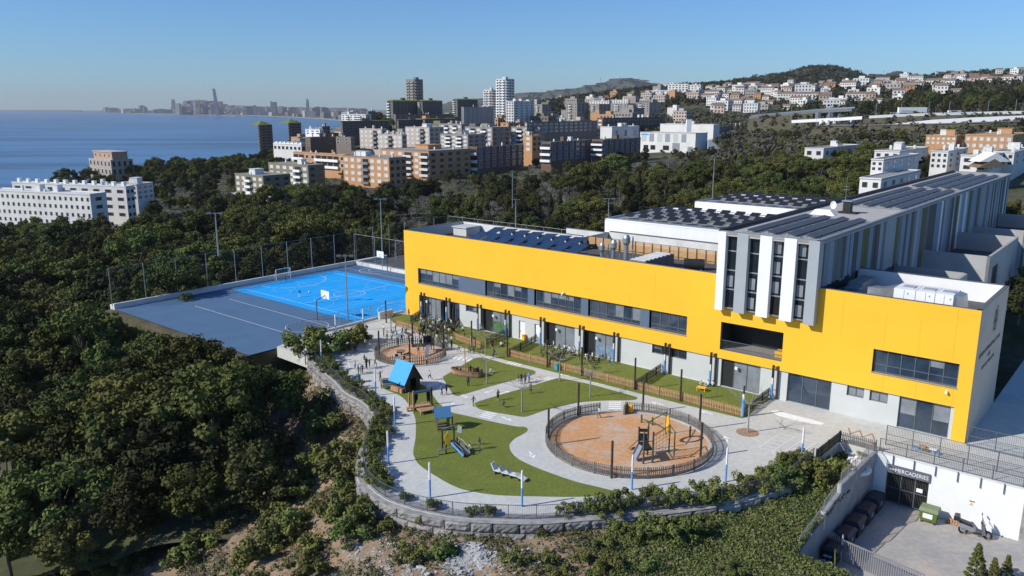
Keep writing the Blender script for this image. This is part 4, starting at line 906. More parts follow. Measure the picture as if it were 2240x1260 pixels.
b = MB(); b.box(-1.5, -.5, .42, -.6, -.3, .5); b.box(-1.48, -.5, 0, -1.42, -.32, .42); b.build('side_seat', galv, o)
b = MB(); b.raw([(.55,.45,1.5),(.95,.3,1.4),(1.0,.3,2.0),(.7,.42,2.2)], [(0,1,2,3),(3,2,1,0)]); b.build('pointed_panel', offwhite, o)
# wavy grey bench
o = empty('wavy_bench', G(1078, 1034), ang_of((1078,1034),(1150,1054)), label='pale grey zigzag chain of low loungers on the front turf', cat='bench')
x = 0
for i, (z0, seatl) in enumerate(((.95, .75), (.75, .8), (.65, .8), (.5, .9))):
    b = MB(); b.obox((x, 0, z0), (x+.28, 0, .36), .55, .09); b.build('backrest', offwhite, o)
    b = MB(); b.obox((x+.26, 0, .38), (x+.26+seatl*.75, 0, .38 if i < 3 else .2), .55, .08); b.build('seat', offwhite, o)
    b = MB(); b.box(x+.3, -.24, 0, x+.36, .24, .36); b.build('leg', grey_metal, o); x += .28+seatl*.62
# boat
o = empty('play_boat', G(1022, 822), ang_of((993,815),(1058,826))+R(6), label='wooden play boat with mast on the turf island', cat='play boat')
secs = [(-1.85, .12, .95), (-1.3, .62, .82), (-.3, .8, .74), (.8, .8, .74), (1.5, .62, .82), (1.8, .35, .95)]
for k in range(5):
    b = MB(); z0, z1 = .06+k*.15, .06+k*.15+.14
    for s_ in (-1, 1):
        pts = [Vector((x*(1+.02*k), s_*w*(.62+.085*k), 0)) for x, w, h in secs]
        for a, c in zip(pts, pts[1:]): b.obox(a+Vector((0, 0, (z0+z1)/2)), c+Vector((0, 0, (z0+z1)/2)), .05, z1-z0)
    b.build('plank', wood_o if k in (1, 2, 3) else M('boat_wood', (.22, .14, .09), .8, .2, 4), o)
b = MB(); b.poly([(-1.7, 0, .22), (-1.2, -.5, .22), (1.5, -.5, .22), (1.7, 0, .22), (1.5, .5, .22), (-1.2, .5, .22)]); b.build('deck', M('boat_deck', (.12, .09, .06), .8, .2, 4), o)
b = MB(); b.tube((-.2, 0, 0), (-.28, 0, 3.3), .06, 8); b.obox((-.28, 0, 3.25), (.1, 0, 3.28), .06, .06); b.build('mast', wood_o, o)
b = MB(); b.box(1.2, -.4, .2, 1.28, .4, 1.1); b.tube((1.0, -.5, .2), (1.0, -.5, 1.3), .04, 6); b.build('cabin_board', wood_d, o)
# climbing frame in the large pit
o = empty('climbing_frame', G(1405, 1010), ang_of((1380,1010),(1500,990))+.1, label='dark climbing frame with tower, slide, rope net and yellow ring', cat='climbing frame')
o.location.z = ZG+.03
def cl(p): q = G(*p)-G(1405, 1010); q.rotate(Matrix.Rotation(-o.rotation_euler.z, 3, 'Z')); return q
metp = M('frame_post', (.09, .095, .085), .6, .15)
tw_ = [cl((1407,1015)), cl((1427,1013)), cl((1396,995)), cl((1416,996))]
for q, h in zip(tw_, (2.85, 2.85, 2.6, 2.7)): b = MB(); b.box(q.x-.06, q.y-.06, 0, q.x+.06, q.y+.06, h); b.build('post', metp, o)
b = MB(); zc = 1.25; b.poly([(q.x, q.y, zc) for q in (tw_[0], tw_[1], tw_[3], tw_[2])]); b.poly([(q.x, q.y, zc-.08) for q in (tw_[2], tw_[3], tw_[1], tw_[0])]); b.build('platform', dark, o)
b = MB(); b.obox(tw_[2]+Vector((0,0,2.3)), tw_[3]+Vector((0,0,2.3)), .05, .3); b.obox(tw_[2]+Vector((0,0,2.0)), tw_[0]+Vector((0,0,2.0)), .04, .06); b.obox(tw_[1]+Vector((0,0,2.0)), tw_[0]+Vector((0,0,2.0)), .04, .06); b.obox(tw_[2]+Vector((0,0,1.65)), tw_[3]+Vector((0,0,1.65)), .04, .7); b.build('guard_panel', dark, o)
ch = M('chute_steel', (.36, .36, .37), .3, .15, 2, metal=.6)
s0 = (tw_[0]+tw_[2])/2+Vector((0, 0, zc)); s1 = cl((1387,1009))+Vector((0, 0, .15)); b = MB(); b.obox(s0, s1, .6, .05); b.build('slide_chute', ch, o)
sd = (s1-s0); sn = Vector((-sd.y, sd.x, 0)).normalized()*.32
for s_ in (-1, 1): b = MB(); b.obox(s0+sn*s_+Vector((0,0,.12)), s1+sn*s_+Vector((0,0,.12)), .04, .22); b.build('slide_side', ch, o)
b = MB(); b.obox(cl((1378,982))+Vector((0,0,.1)), cl((1392,985))+Vector((0,0,.85)), .7, .06); b.build('ramp', dark, o)
nb = [cl((1417,985)), cl((1463,989)), cl((1474,1001)), cl((1456,950))]
for q, h in zip(nb, (2.7, 2.6, 2.4, 2.2)): b = MB(); b.box(q.x-.045, q.y-.045, 0, q.x+.045, q.y+.045, h); b.build('post', frg, o)
b = MB(); b.obox(nb[0]+Vector((0,0,2.65)), nb[3]+Vector((0,0,2.2)), .06, .06); b.obox(nb[1]+Vector((0,0,2.55)), nb[2]+Vector((0,0,2.35)), .06, .06); b.obox(tw_[1]+Vector((0,0,2.5)), nb[1]+Vector((0,0,2.5)), .06, .06); b.build('beam', frg, o)
b = MB(); a, c = tw_[1], nb[1]
for i in range(6): t = i/5; q = a.lerp(c, t); b.tube(q+Vector((0,0,.15)), q+Vector((0,0,2.4)), .014, 5)
for j in range(7): z = .2+j*.36; b.tube(a+Vector((0,0,z)), c+Vector((0,0,z)), .014, 5)
b.build('rope_net', M('rope', (.14, .12, .08), .9, .2), o)
rc = (nb[1]+nb[3])/2+Vector((0, 0, 1.75)); dr = (nb[1]-nb[3]); dr.z = 0; dr.normalize(); pts = [rc+dr*.62*math.cos(t*math.pi/8)+Vector((0,0,.75*math.sin(t*math.pi/8))) for t in range(17)]
b = MB(); b.path(pts, .12, 8); b.build('yellow_ring', ypaint, o)
bb = [cl((1403,925)), cl((1427,931)), cl((1456,949))]
for q in bb[:2]: b = MB(); b.box(q.x-.06, q.y-.06, 0, q.x+.06, q.y+.06, .8); b.build('post', frg, o)
b = MB(); b.obox(bb[0]+Vector((0,0,.35)), bb[1]+Vector((0,0,.3)), .12, .06); b.obox(bb[1]+Vector((0,0,.35)), bb[2]+Vector((0,0,.45)), .12, .06); b.build('balance_beam', frg, o)
b = MB(); q = cl((1509,957)); b.box(q.x-.06, q.y-.06, 0, q.x+.06, q.y+.06, 1.1); b.build('post', metp, o)
b = MB(); l0, l1, l2, l3 = cl((1462,1003)), cl((1473,1020)), cl((1541,975)), cl((1541,986))
# low things of the small pit
o = empty('spring_table', G(878, 776, ZG+.03), 0, label='low dark play table with seats in the small sand pit', cat='play table')
b = MB(); b.tube((0, 0, .5), (0, 0, .56), .55, 14); b.build('top', midgrey, o); b = MB(); b.tube((0, 0, 0), (0, 0, .5), .09, 8); b.build('leg', dark, o)
for t in range(3): b = MB(); b.tube((math.cos(t*2.1)*.95, math.sin(t*2.1)*.95, 0), (math.cos(t*2.1)*.95, math.sin(t*2.1)*.95, .32), .2, 10); b.build('seat', dark, o)
o = empty('seesaw', G(884, 786, ZG+.03), .3, label='low grey seesaw at the front of the small sand pit', cat='seesaw')
b = MB(); b.obox((-1.2, 0, .35), (1.2, 0, .55), .2, .08); b.build('beam', galv, o); b = MB(); b.tube((0, -.2, .3), (0, .2, .3), .12, 8); b.box(-.1, -.1, 0, .1, .1, .3); b.build('pivot', dark, o)
o = empty('toddler_slide', G(938, 768, ZG+.03), .4, label='small dark slide with ladder in the small sand pit', cat='slide')
b = MB(); b.box(-.5, -.5, .9, .5, .5, 1.0); b.build('platform', dark, o)
for x in (-.5, .5):
    for y in (-.5, .5): b = MB(); b.tube((x, y, 0), (x, y, 1.9 if y > 0 else 1.6), .05, 6); b.build('post', dark, o)
b = MB(); b.box(-.5, .46, 1.0, .5, .52, 1.85); b.box(.46, -.5, 1.0, .52, .5, 1.75); b.build('side_panel', dark, o); b = MB(); b.obox((-.2, -.5, 1.0), (-.9, -1.9, .12), .5, .05); b.build('slide_chute', galv, o)
o = empty('canopy_frame', G(886, 759, ZG+.03), .1, label='small pitched canopy frame at the back of the small pit', cat='canopy')
for x in (-.9, .9): b = MB(); b.tube((x, 0, 0), (x, 0, 1.5), .05, 6); b.build('post', grey_metal, o)
b = MB(); b.raw([(-1.1,-.6,1.4),(0,-.6,2.0),(0,.6,2.0),(-1.1,.6,1.4),(1.1,-.6,1.4),(1.1,.6,1.4)], [(0,1,2,3),(1,4,5,2)]); b.build('roof', midgrey, o)
# bins
def bin_(px, py, m, label, s=1):
    o = empty('litter_bin', G(px, py), UA, label=label, cat='bin'); o.scale = (s, s, s)
    b = MB(); b.box(-.24, -.22, .08, .24, .22, .95); b.build('body', m, o); b = MB(); b.box(-.27, -.25, .95, .27, .25, 1.05); b.build('lid', m, o); b = MB(); b.box(-.16, -.225, .78, .16, -.221, .9); b.build('slot', dark, o); b = MB(); b.box(-.05, -.05, 0, .05, .05, .08); b.build('foot', dark, o)
bin_(1379, 903, ypaint, 'yellow litter bin at the entrance of the large sand pit', .8); bin_(1146, 745, ypaint, 'yellow bin beside the white doors', .8); bin_(1218, 810, M('turquoise', (.04, .35, .42), .5, .1), 'turquoise bin by the gap in the garden fence', .8); bin_(1692, 869, M('blue_bin', (.08, .16, .27), .5, .1), 'dark blue bin at the right end of the gardens', .9); bin_(784, 836, M('blue_bin', (.08, .16, .27), .5, .1), 'dark blue bin by the left rim bushes', .85)
b = MB(); b.box(-1.1, -.08, 0, .0, .08, 1.0); b.build('gate_panel', wood_g, None, G(1372, 900), R(65), label='short grey wooden gate panel at the sand pit entrance', cat='gate')
b = MB(); b.box(-.5, -.3, .38, .5, .3, .44); 
for x in (-.45, .45):
    for y in (-.25, .25): b.box(x-.03, y-.03, 0, x+.03, y+.03, .38)
b.build('low_table', ypaint, None, G(1535, 855), UA, label='small yellow table lying on the right garden turf', cat='table')
# planter bed beside the kerb
b = MB(); b.box(-.2, -2.6, 0, .2, 0, 1.0); b.build('kerb_planter', offwhite, None, W(-.3, -2.4, ZG), UA+R(0), label='pale low wall end beside the dark planter near the court', cat='planter')
# ------------------------------------------------------------------ service yard things
ZY = -4.45
o = empty('waste_container', W(73.7, -8.1, ZY), UA, label='green wheeled waste container with white label by the white wall', cat='waste container'); gr = M('bin_green', (.10, .17, .035), .5, .12, 2)
b = MB(); b.raw([(-.6,-.45,.2),(.6,-.45,.2),(.6,.45,.2),(-.6,.45,.2),(-.72,-.58,1.1),(.72,-.58,1.1),(.72,.55,1.1),(-.72,.55,1.1)], [(3,2,1,0),(4,5,6,7),(0,1,5,4),(1,2,6,5),(2,3,7,6),(3,0,4,7)]); b.build('body', gr, o)
b = MB(); b.raw([(-.76,-.62,1.1),(.76,-.62,1.1),(.76,.58,1.1),(-.76,.58,1.1),(-.7,-.4,1.35),(.7,-.4,1.35),(.7,.45,1.4),(-.7,.45,1.4)], [(3,2,1,0),(4,5,6,7),(0,1,5,4),(1,2,6,5),(2,3,7,6),(3,0,4,7)]); b.build('lid', M('bin_lid', (.20, .24, .13), .5, .1), o)
b = MB(); b.box(-.4, -.575, .5, .35, -.56, .95); lab = b.build('label_plate', white, o); lab.rotation_euler = (0, 0, 0); lab.location = (0, .02, 0)
b = MB(); b.tube((-.04, 0, .1), (.04, 0, .1), .1, 10); wh = b.mesh('wheel', dark)
for x in (-.5, .5):
    for y in (-.38, .38): link('wheel', wh, o, (x, y, 0))
b = MB(); b.box(0, 0, 0, 1.1, .12, .15); b.box(0, .3, 0, 1.1, .42, .15)
for i in range(6): b.box(i*.2, 0, .15, i*.2+.12, .42, .19)
ob = b.build('pallet', wood_o, None, W(74.8, -7.25, ZY), UA, label='wooden pallet leaning between the green container and scooter', cat='pallet'); ob.rotation_euler = (R(75), 0, UA)
# scooter
o = empty('scooter', W(77.2, -8.3, ZY), UA+R(8), label='black and silver motor scooter parked on its stand by the white wall', cat='scooter'); blk_ = M('scooter_black', (.02, .021, .023), .35, .1, 3, spec=.5); slv = M('scooter_silver', (.32, .33, .34), .35, .1, 3, metal=.4)
for x in (-.68, .72):
    b = MB(); pts = [(x+.24*math.cos(t*math.pi/9), 0, .28+.24*math.sin(t*math.pi/9)) for t in range(19)]; b.path(pts, .065, 7); wt = b.build('wheel', blk_, o)
    b = MB(); b.tube((x, -.05, .28), (x, .05, .28), .14, 10); b.build('rim', slv, wt)
b = MB(); b.raw([(-.9,-.14,.5),(.1,-.16,.36),(.1,.16,.36),(-.9,.14,.5),(-1.0,-.1,.82),(-.15,-.15,.68),(-.15,.15,.68),(-1.0,.1,.82)], [(3,2,1,0),(4,5,6,7),(0,1,5,4),(1,2,6,5),(2,3,7,6),(3,0,4,7)]); b.build('rear_body', slv, o)
b = MB(); b.box(-.1, -.16, .3, .5, .16, .42); b.build('footboard', blk_, o)
b = MB(); b.raw([(-.95,-.13,.82),(-.1,-.13,.7),(-.1,.13,.7),(-.95,.13,.82),(-.9,-.1,.98),(-.2,-.11,.84),(-.2,.11,.84),(-.9,.1,.98)], [(3,2,1,0),(4,5,6,7),(0,1,5,4),(1,2,6,5),(2,3,7,6),(3,0,4,7)]); b.build('seat', blk_, o)
b = MB(); b.raw([(.42,-.22,.32),(.62,-.12,.35),(.62,.12,.35),(.42,.22,.32),(.3,-.2,1.0),(.48,-.1,1.05),(.48,.1,1.05),(.3,.2,1.0)], [(3,2,1,0),(4,5,6,7),(0,1,5,4),(1,2,6,5),(2,3,7,6),(3,0,4,7)]); b.build('front_shield', slv, o)
b = MB(); b.tube((.72, 0, .3), (.4, 0, 1.05), .05, 8); b.build('fork', blk_, o)
b = MB(); b.tube((.34, -.36, 1.1), (.34, .36, 1.1), .025, 6); b.tube((.34, -.3, 1.1), (.3, -.38, 1.35), .015, 5); b.tube((.34, .3, 1.1), (.3, .38, 1.35), .015, 5); b.box(.26, -.45, 1.33, .32, -.33, 1.43); b.box(.26, .33, 1.33, .32, .45, 1.43); b.build('handlebar', blk_, o)
b = MB(); b.raw([(.46,-.2,1.02),(.5,.0,1.02),(.46,.2,1.02),(.32,.15,1.42),(.34,0,1.45),(.32,-.15,1.42)], [(0,1,4,5),(1,2,3,4)]); b.build('windscreen', glass, o)
b = MB(); b.raw([(-1.3,-.2,.95),(-.9,-.2,.95),(-.9,.2,.95),(-1.3,.2,.95),(-1.25,-.17,1.22),(-.95,-.17,1.25),(-.95,.17,1.25),(-1.25,.17,1.22)], [(3,2,1,0),(4,5,6,7),(0,1,5,4),(1,2,6,5),(2,3,7,6),(3,0,4,7)]); b.build('top_case', blk_, o)
b = MB(); b.box(.5, -.06, .82, .56, .06, .95); b.build('headlight', white, o); b = MB(); b.obox((0, .1, .3), (-.05, .3, 0), .03, .03); b.build('stand', blk_, o)
o.scale = (1.25, 2.1, 1.25)
# containers along the concrete wall, deep shade put into body and lid colours
nth = ['nearest to the gate', 'second from the gate', 'third from the gate', 'fourth from the gate', 'fifth from the gate']
for i in range(5):
    s = 2.4+i*2.6; p = A0+dw*s; o = empty('dark_container', (p.x+U.x*1.0, p.y+U.y*1.0, ZY), math.atan2(dw.y, dw.x), label='dark waste container in the shade of the concrete wall, '+nth[i], cat='waste container', group='dark containers along the concrete wall')
    b = MB(); b.raw([(-.95,-.5,.15),(.95,-.5,.15),(.95,.5,.15),(-.95,.5,.15),(-1.05,-.6,1.25),(1.05,-.6,1.25),(1.05,.6,1.25),(-1.05,.6,1.25)], [(3,2,1,0),(4,5,6,7),(0,1,5,4),(1,2,6,5),(2,3,7,6),(3,0,4,7)]); b.build('body', M('container_dark', (.02, .022, .025), .6, .2), o)
    b = MB(); b.raw([(-1.1,-.65,1.25),(1.1,-.65,1.25),(1.1,.65,1.25),(-1.1,.65,1.25),(-.9,-.35,1.5),(.9,-.35,1.5),(.9,.4,1.5),(-.9,.4,1.5)], [(3,2,1,0),(4,5,6,7),(0,1,5,4),(1,2,6,5),(2,3,7,6),(3,0,4,7)]); b.build('lid', M('container_lid_shade_dark', (.018, .028, .045), .5, .2), o)
    b = MB(); b.poly([(-.25, .585, .6), (.3, .585, .6), (.3, .605, 1.05), (-.25, .605, 1.05)][::-1]); b.build('label_plate', M('plate_blue', (.20, .30, .42), .6, .05), o)
# slatted steel sliding gate at the yard front
pA, pB = G(1845, 1205, ZY+.9), G(2020, 1282, ZY+.9); pA.z = pB.z = ZY; d = pB-pA; L = d.length
o = empty('slatted_gate', pA, math.atan2(d.y, d.x), label='grey steel slatted gate closing the yard towards the camera', cat='gate')
b = MB(); b.box(-.03, -.02, .12, .05, .02, 1.75); slat = b.mesh('slat', M('gate_steel', (.30, .31, .32), .5, .1, metal=.3))
for i in range(int(L/.17)): link('slat', slat, o, (i*.17, 0, 0))
b = MB(); b.box(-.05, -.04, .06, L, .04, .14); b.build('rail', slat.materials[0], o); b = MB(); b.box(-.05, -.04, 1.72, L, .04, 1.82); b.build('rail', slat.materials[0], o)
for i in range(7): b = MB(); b.box(-.3-i*.16, -.02, 0, -.24-i*.16, .02, 1.9+.05*i); b.build('slat', slat.materials[0], o)
b = MB(); b.tube((-.14, 0, 0), (-.14, 0, 2.2), .07, 8); b.build('post', offwhite, o)
# boxes, green board and odd things at the wall end
def carton(px, py, z, s, rz, m, label, nm='cardboard_box'):
    b = MB(); b.box(-s, -s*.7, 0, s, s*.7, s*1.1); b.box(-s*1.02, -s*.72, s*1.1, -.02, s*.72, s*1.14); b.box(.02, -s*.72, s*1.1, s*1.02, s*.72, s*1.14); b.build(nm, m, None, G(px, py, z), rz, label=label, cat='box')
card = M('cardboard', (.48, .30, .18), .85, .1, 3)
carton(1812, 1180, -3.6, .42, .5, card, 'opened cardboard box at the end of the concrete wall'); carton(1828, 1192, -3.6, .36, 1.2, card, 'tall cardboard box beside the green board'); carton(1841, 1178, -3.6, .3, .2, ypaint, 'yellow box on the dark fence end', 'yellow_box')
b = MB(); b.box(-.75, -.03, 0, .75, .03, 1.9); b.build('green_board', M('board_green', (.13, .17, .04), .7, .1), None, G(1822, 1262, ZY), R(70), label='upright olive green board standing beside the blue discs', cat='board')
for i, (x, y) in enumerate(((1803,1220),(1813,1223),(1800,1231),(1812,1235),(1799,1243),(1811,1247),(1796,1253))):
    o = empty('disc_flower', G(x, y+22, ZY+.2), 0, label='blue disc on a thin stem beside the green board', cat='garden ornament', group='blue discs on stems'); b = MB(); b.tube((0, 0, 0), (0, 0, 1.0), .015, 5); b.build('stem', galv, o); b = MB(); b.tube((0, 0, 1.0), (0, 0, 1.04), .17, 12); b.build('disc', M('disc_blue', (.10, .22, .42), .5, .1), o)
# timber and a blue crate lying in the ivy
ZI = -3.3
for i, (a, c, m, r) in enumerate((((1573,1183), (1592,1258), wood_o, .06), ((1589,1181), (1612,1258), wood_o, .06), ((1613,1227), (1620,1262), wood_o, .05), ((1633,1232), (1640,1264), wood_o, .05), ((1570,1250), (1575,1275), wood_o, .05))):
    b = MB(); p, q = G(*a, ZI+.5), G(*c, ZI+.35); b.obox((0, 0, 0), q-p, r*1.6, r*1.6); b.build('timber_pole', m, None, p, label=('long', 'second long', 'short', 'slim', 'stub of')[i]+' orange timber pole lying in the ivy', cat='timber', group='timber poles lying in the ivy')
b = MB(); p, q = G(1623, 1203, ZI+.6), G(1652, 1262, ZI+.35); b.obox((0, 0, 0), q-p, .25, .06); b.build('white_plank', white, None, p, label='white plank lying in the ivy', cat='plank')
b = MB(); b.box(-.75, -.5, 0, .75, .5, .6); b.box(-.8, -.55, .6, .8, .55, .7); b.build('blue_crate', M('crate_blue', (.02, .045, .11), .5, .2), None, G(1532, 1256, ZI), UA+.7, label='dark blue crate at the bottom edge in the ivy', cat='crate')
# toys on the walkway by the railings
for i, (x, y, m) in enumerate(((2003,980,bluepaint), (2025,987,M('olive_toy', (.16,.17,.05),.6,0)), (2042,985,white), (2050,993,bluepaint), (2018,978,brick_o))):
    b = MB(); b.box(-.3, -.14, 0, .3, .14, .16); b.tube((-.2, -.16, .08), (-.2, .16, .08), .08, 8); b.tube((.2, -.16, .08), (.2, .16, .08), .08, 8); b.build('ride_toy', m, None, G(x, y), UA, label=('blue', 'olive', 'white', 'second blue', 'orange')[i]+' toy lying on the walkway behind the bars', cat='toy', group='toys on the walkway')
# ------------------------------------------------------------------ people: one continuous skin-grown body per pose
def body(pose):
    P = {'pel': (0, 0, .5), 'bel': (0, 0, .59), 'che': (0, 0, .71), 'nec': (0, 0, .82), 'hd1': (0, -.01, .875), 'hd2': (0, -.005, .945)}
    for s, n in ((-1, 'l'), (1, 'r')):
        P.update({'sh'+n: (s*.1, 0, .77), 'el'+n: (s*.15, .01, .63), 'wr'+n: (s*.155, -.04, .5), 'ha'+n: (s*.155, -.06, .455), 'hi'+n: (s*.055, 0, .47), 'kn'+n: (s*.062, -.01, .27), 'an'+n: (s*.064, .01, .045), 'to'+n: (s*.07, -.075, .022)})
    if pose == 'walk':
        P.update({'knl': (-.06, -.09, .28), 'anl': (-.06, -.05, .06), 'tol': (-.06, -.13, .03), 'knr': (.06, .03, .26), 'anr': (.06, .16, .06), 'tor': (.06, .09, .022), 'ell': (-.15, .08, .64), 'wrl': (-.14, .08, .53), 'hal': (-.14, .07, .49), 'elr': (.15, -.06, .64), 'wrr': (.13, -.15, .57), 'har': (.12, -.19, .55)})
    if pose == 'run':
        for k in ('che', 'nec', 'hd1', 'hd2', 'shl', 'shr'): P[k] = (P[k][0], P[k][1]-.05*(P[k][2]-.5)/.3, P[k][2]-.01)
        P.update({'knl': (-.06, -.15, .34), 'anl': (-.06, -.1, .13), 'tol': (-.06, -.18, .1), 'knr': (.06, .06, .27), 'anr': (.06, .24, .14), 'tor': (.06, .25, .06), 'ell': (-.17, .1, .66), 'wrl': (-.17, .02, .58), 'hal': (-.17, -.02, .57), 'elr': (.17, -.1, .66), 'wrr': (.16, -.2, .7), 'har': (.16, -.23, .72)})
    if pose == 'wave':
        P.update({'ell': (-.2, -.02, .82), 'wrl': (-.24, -.06, .92), 'hal': (-.25, -.07, .96), 'elr': (.2, -.06, .66), 'wrr': (.22, -.16, .62), 'har': (.22, -.2, .62)})
    if pose == 'sit':
        dz = -.38
        for k in list(P): P[k] = (P[k][0], P[k][1]+.05, P[k][2]+dz) if k[:2] not in ('kn', 'an', 'to') else P[k]
        P.update({'knl': (-.1, -.18, .2), 'anl': (-.08, -.28, .04), 'tol': (-.08, -.35, .03), 'knr': (.12, -.15, .12), 'anr': (.05, -.27, .04), 'tor': (.03, -.33, .03), 'wrl': (-.12, -.12, .18), 'hal': (-.1, -.16, .2), 'wrr': (.12, -.1, .16), 'har': (.1, -.14, .16)})
    if pose == 'crouch':
        for k in list(P): P[k] = (P[k][0], P[k][1]+.05, P[k][2]-.25) if k[:2] not in ('kn', 'an', 'to') else P[k]
        for k in ('che', 'nec', 'hd1', 'hd2', 'shl', 'shr', 'ell', 'elr'): P[k] = (P[k][0], P[k][1]-.12, P[k][2]-.02)
        P.update({'knl': (-.1, -.16, .25), 'knr': (.1, -.16, .25), 'wrl': (-.13, -.24, .25), 'hal': (-.12, -.27, .21), 'wrr': (.13, -.24, .25), 'har': (.12, -.27, .21)})
    rad = {'pel': .072, 'bel': .068, 'che': .082, 'nec': .032, 'hd1': .062, 'hd2': .062, 'sh': .036, 'el': .027, 'wr': .02, 'ha': .022, 'hi': .052, 'kn': .038, 'an': .026, 'to': .024}
    names = list(P); E = [('pel', 'bel'), ('bel', 'che'), ('che', 'nec'), ('nec', 'hd1'), ('hd1', 'hd2')]
    for n in 'lr': E += [('che', 'sh'+n), ('sh'+n, 'el'+n), ('el'+n, 'wr'+n), ('wr'+n, 'ha'+n), ('pel', 'hi'+n), ('hi'+n, 'kn'+n), ('kn'+n, 'an'+n), ('an'+n, 'to'+n)]
    me = bpy.data.meshes.new('body'); me.from_pydata([P[n] for n in names], [(names.index(a), names.index(c)) for a, c in E], [])
    o = bpy.data.objects.new('body', me); C.objects.link(o); md = o.modifiers.new('s', 'SKIN'); md.use_smooth_shade = True
    for i, n in enumerate(names):
        r = rad.get(n, rad.get(n[:2])); sv = me.skin_vertices[0].data[i]; sv.radius = (r, r*.8 if n in ('che', 'bel', 'pel') else r); sv.use_root = n == 'pel'
    ss = o.modifiers.new('ss', 'SUBSURF'); ss.levels = 1
    dg = bpy.context.evaluated_depsgraph_get(); out = bpy.data.meshes.new_from_object(o.evaluated_get(dg)); bpy.data.objects.remove(o)
    segs = [(Vector(P[a]), Vector(P[c]), a, c) for a, c in E]; idx = []
    for f in out.polygons:
        c = f.center; best = None; bd = 9
        for a, e, na, ne in segs:
            d = e-a; t = max(0, min(1, (c-a).dot(d)/d.dot(d))); q = (c-a-d*t).length/ (rad.get(na, rad.get(na[:2]))+.02)
            if q < bd: bd = q; best = (na, ne, t)
        na, ne, t = best
        if ne in ('hd1', 'hd2'): m = 3 if (c.z > P['hd1'][2]+.03 or c.y > P['hd1'][1]+.02) and not (c.y < P['hd1'][1]-.045 and c.z < P['hd2'][2]+.015) else 2
        elif na[:2] in ('wr',) or (na == 'nec'): m = 2
        elif na[:2] == 'el': m = 4
        elif na[:2] in ('hi',) or ne[:2] == 'hi': m = 1
        elif na[:2] == 'kn': m = 5
        elif na[:2] == 'an': m = 6
        elif na == 'pel' and t < .5: m = 1
        else: m = 0
        idx.append(m)
    out.materials.clear()
    for i in range(7): out.materials.append(greywall)
    out.polygons.foreach_set('material_index', idx); out.polygons.foreach_set('use_smooth', [True]*len(idx)); out.name = 'person_'+pose; return out
bodies = {p: body(p) for p in ('stand', 'walk', 'run', 'wave', 'sit', 'crouch')}
skins = [M('skin_a', (.45, .27, .19), .6, 0), M('skin_b', (.36, .2, .13), .6, 0)]; hairs = [M('hair_dark', (.02, .016, .013), .7, 0), M('hair_brown', (.06, .035, .02), .7, 0)]
cl_ = {'olive': M('cloth_olive', (.15, .16, .05), .9, .15, 9), 'white': M('cloth_white', (.70, .70, .68), .9, .08, 9), 'black': M('cloth_black', (.015, .015, .017), .9, .2, 9), 'navy': M('cloth_navy', (.03, .05, .10), .9, .2, 9), 'blue': M('cloth_blue', (.12, .30, .60), .9, .1, 9), 'grey': M('cloth_grey', (.16, .16, .16), .9, .15, 9), 'lblue': M('cloth_light_blue', (.45, .58, .70), .9, .1, 9)}
shoe_w = M('shoe_white', (.65, .65, .63), .7, .05); shoe_k = M('shoe_black', (.02, .02, .02), .6, 0)
def person(p, pose, top, legs, label, h=1.3, rz=None, shorts=None, group=None, sleeves=None):
    sk = random.choice(skins); shorts = random.random() < .4 if shorts is None else shorts
    ml = [cl_[top], cl_[legs], sk, random.choice(hairs), cl_[sleeves or top] if random.random() < .6 else sk, sk if shorts else cl_[legs], random.choice((shoe_w, shoe_k))]
    return link('person', bodies[pose], None, p, random.uniform(0, 6.28) if rz is None else rz, h, mats=ml, label=label, cat='person', group=group)
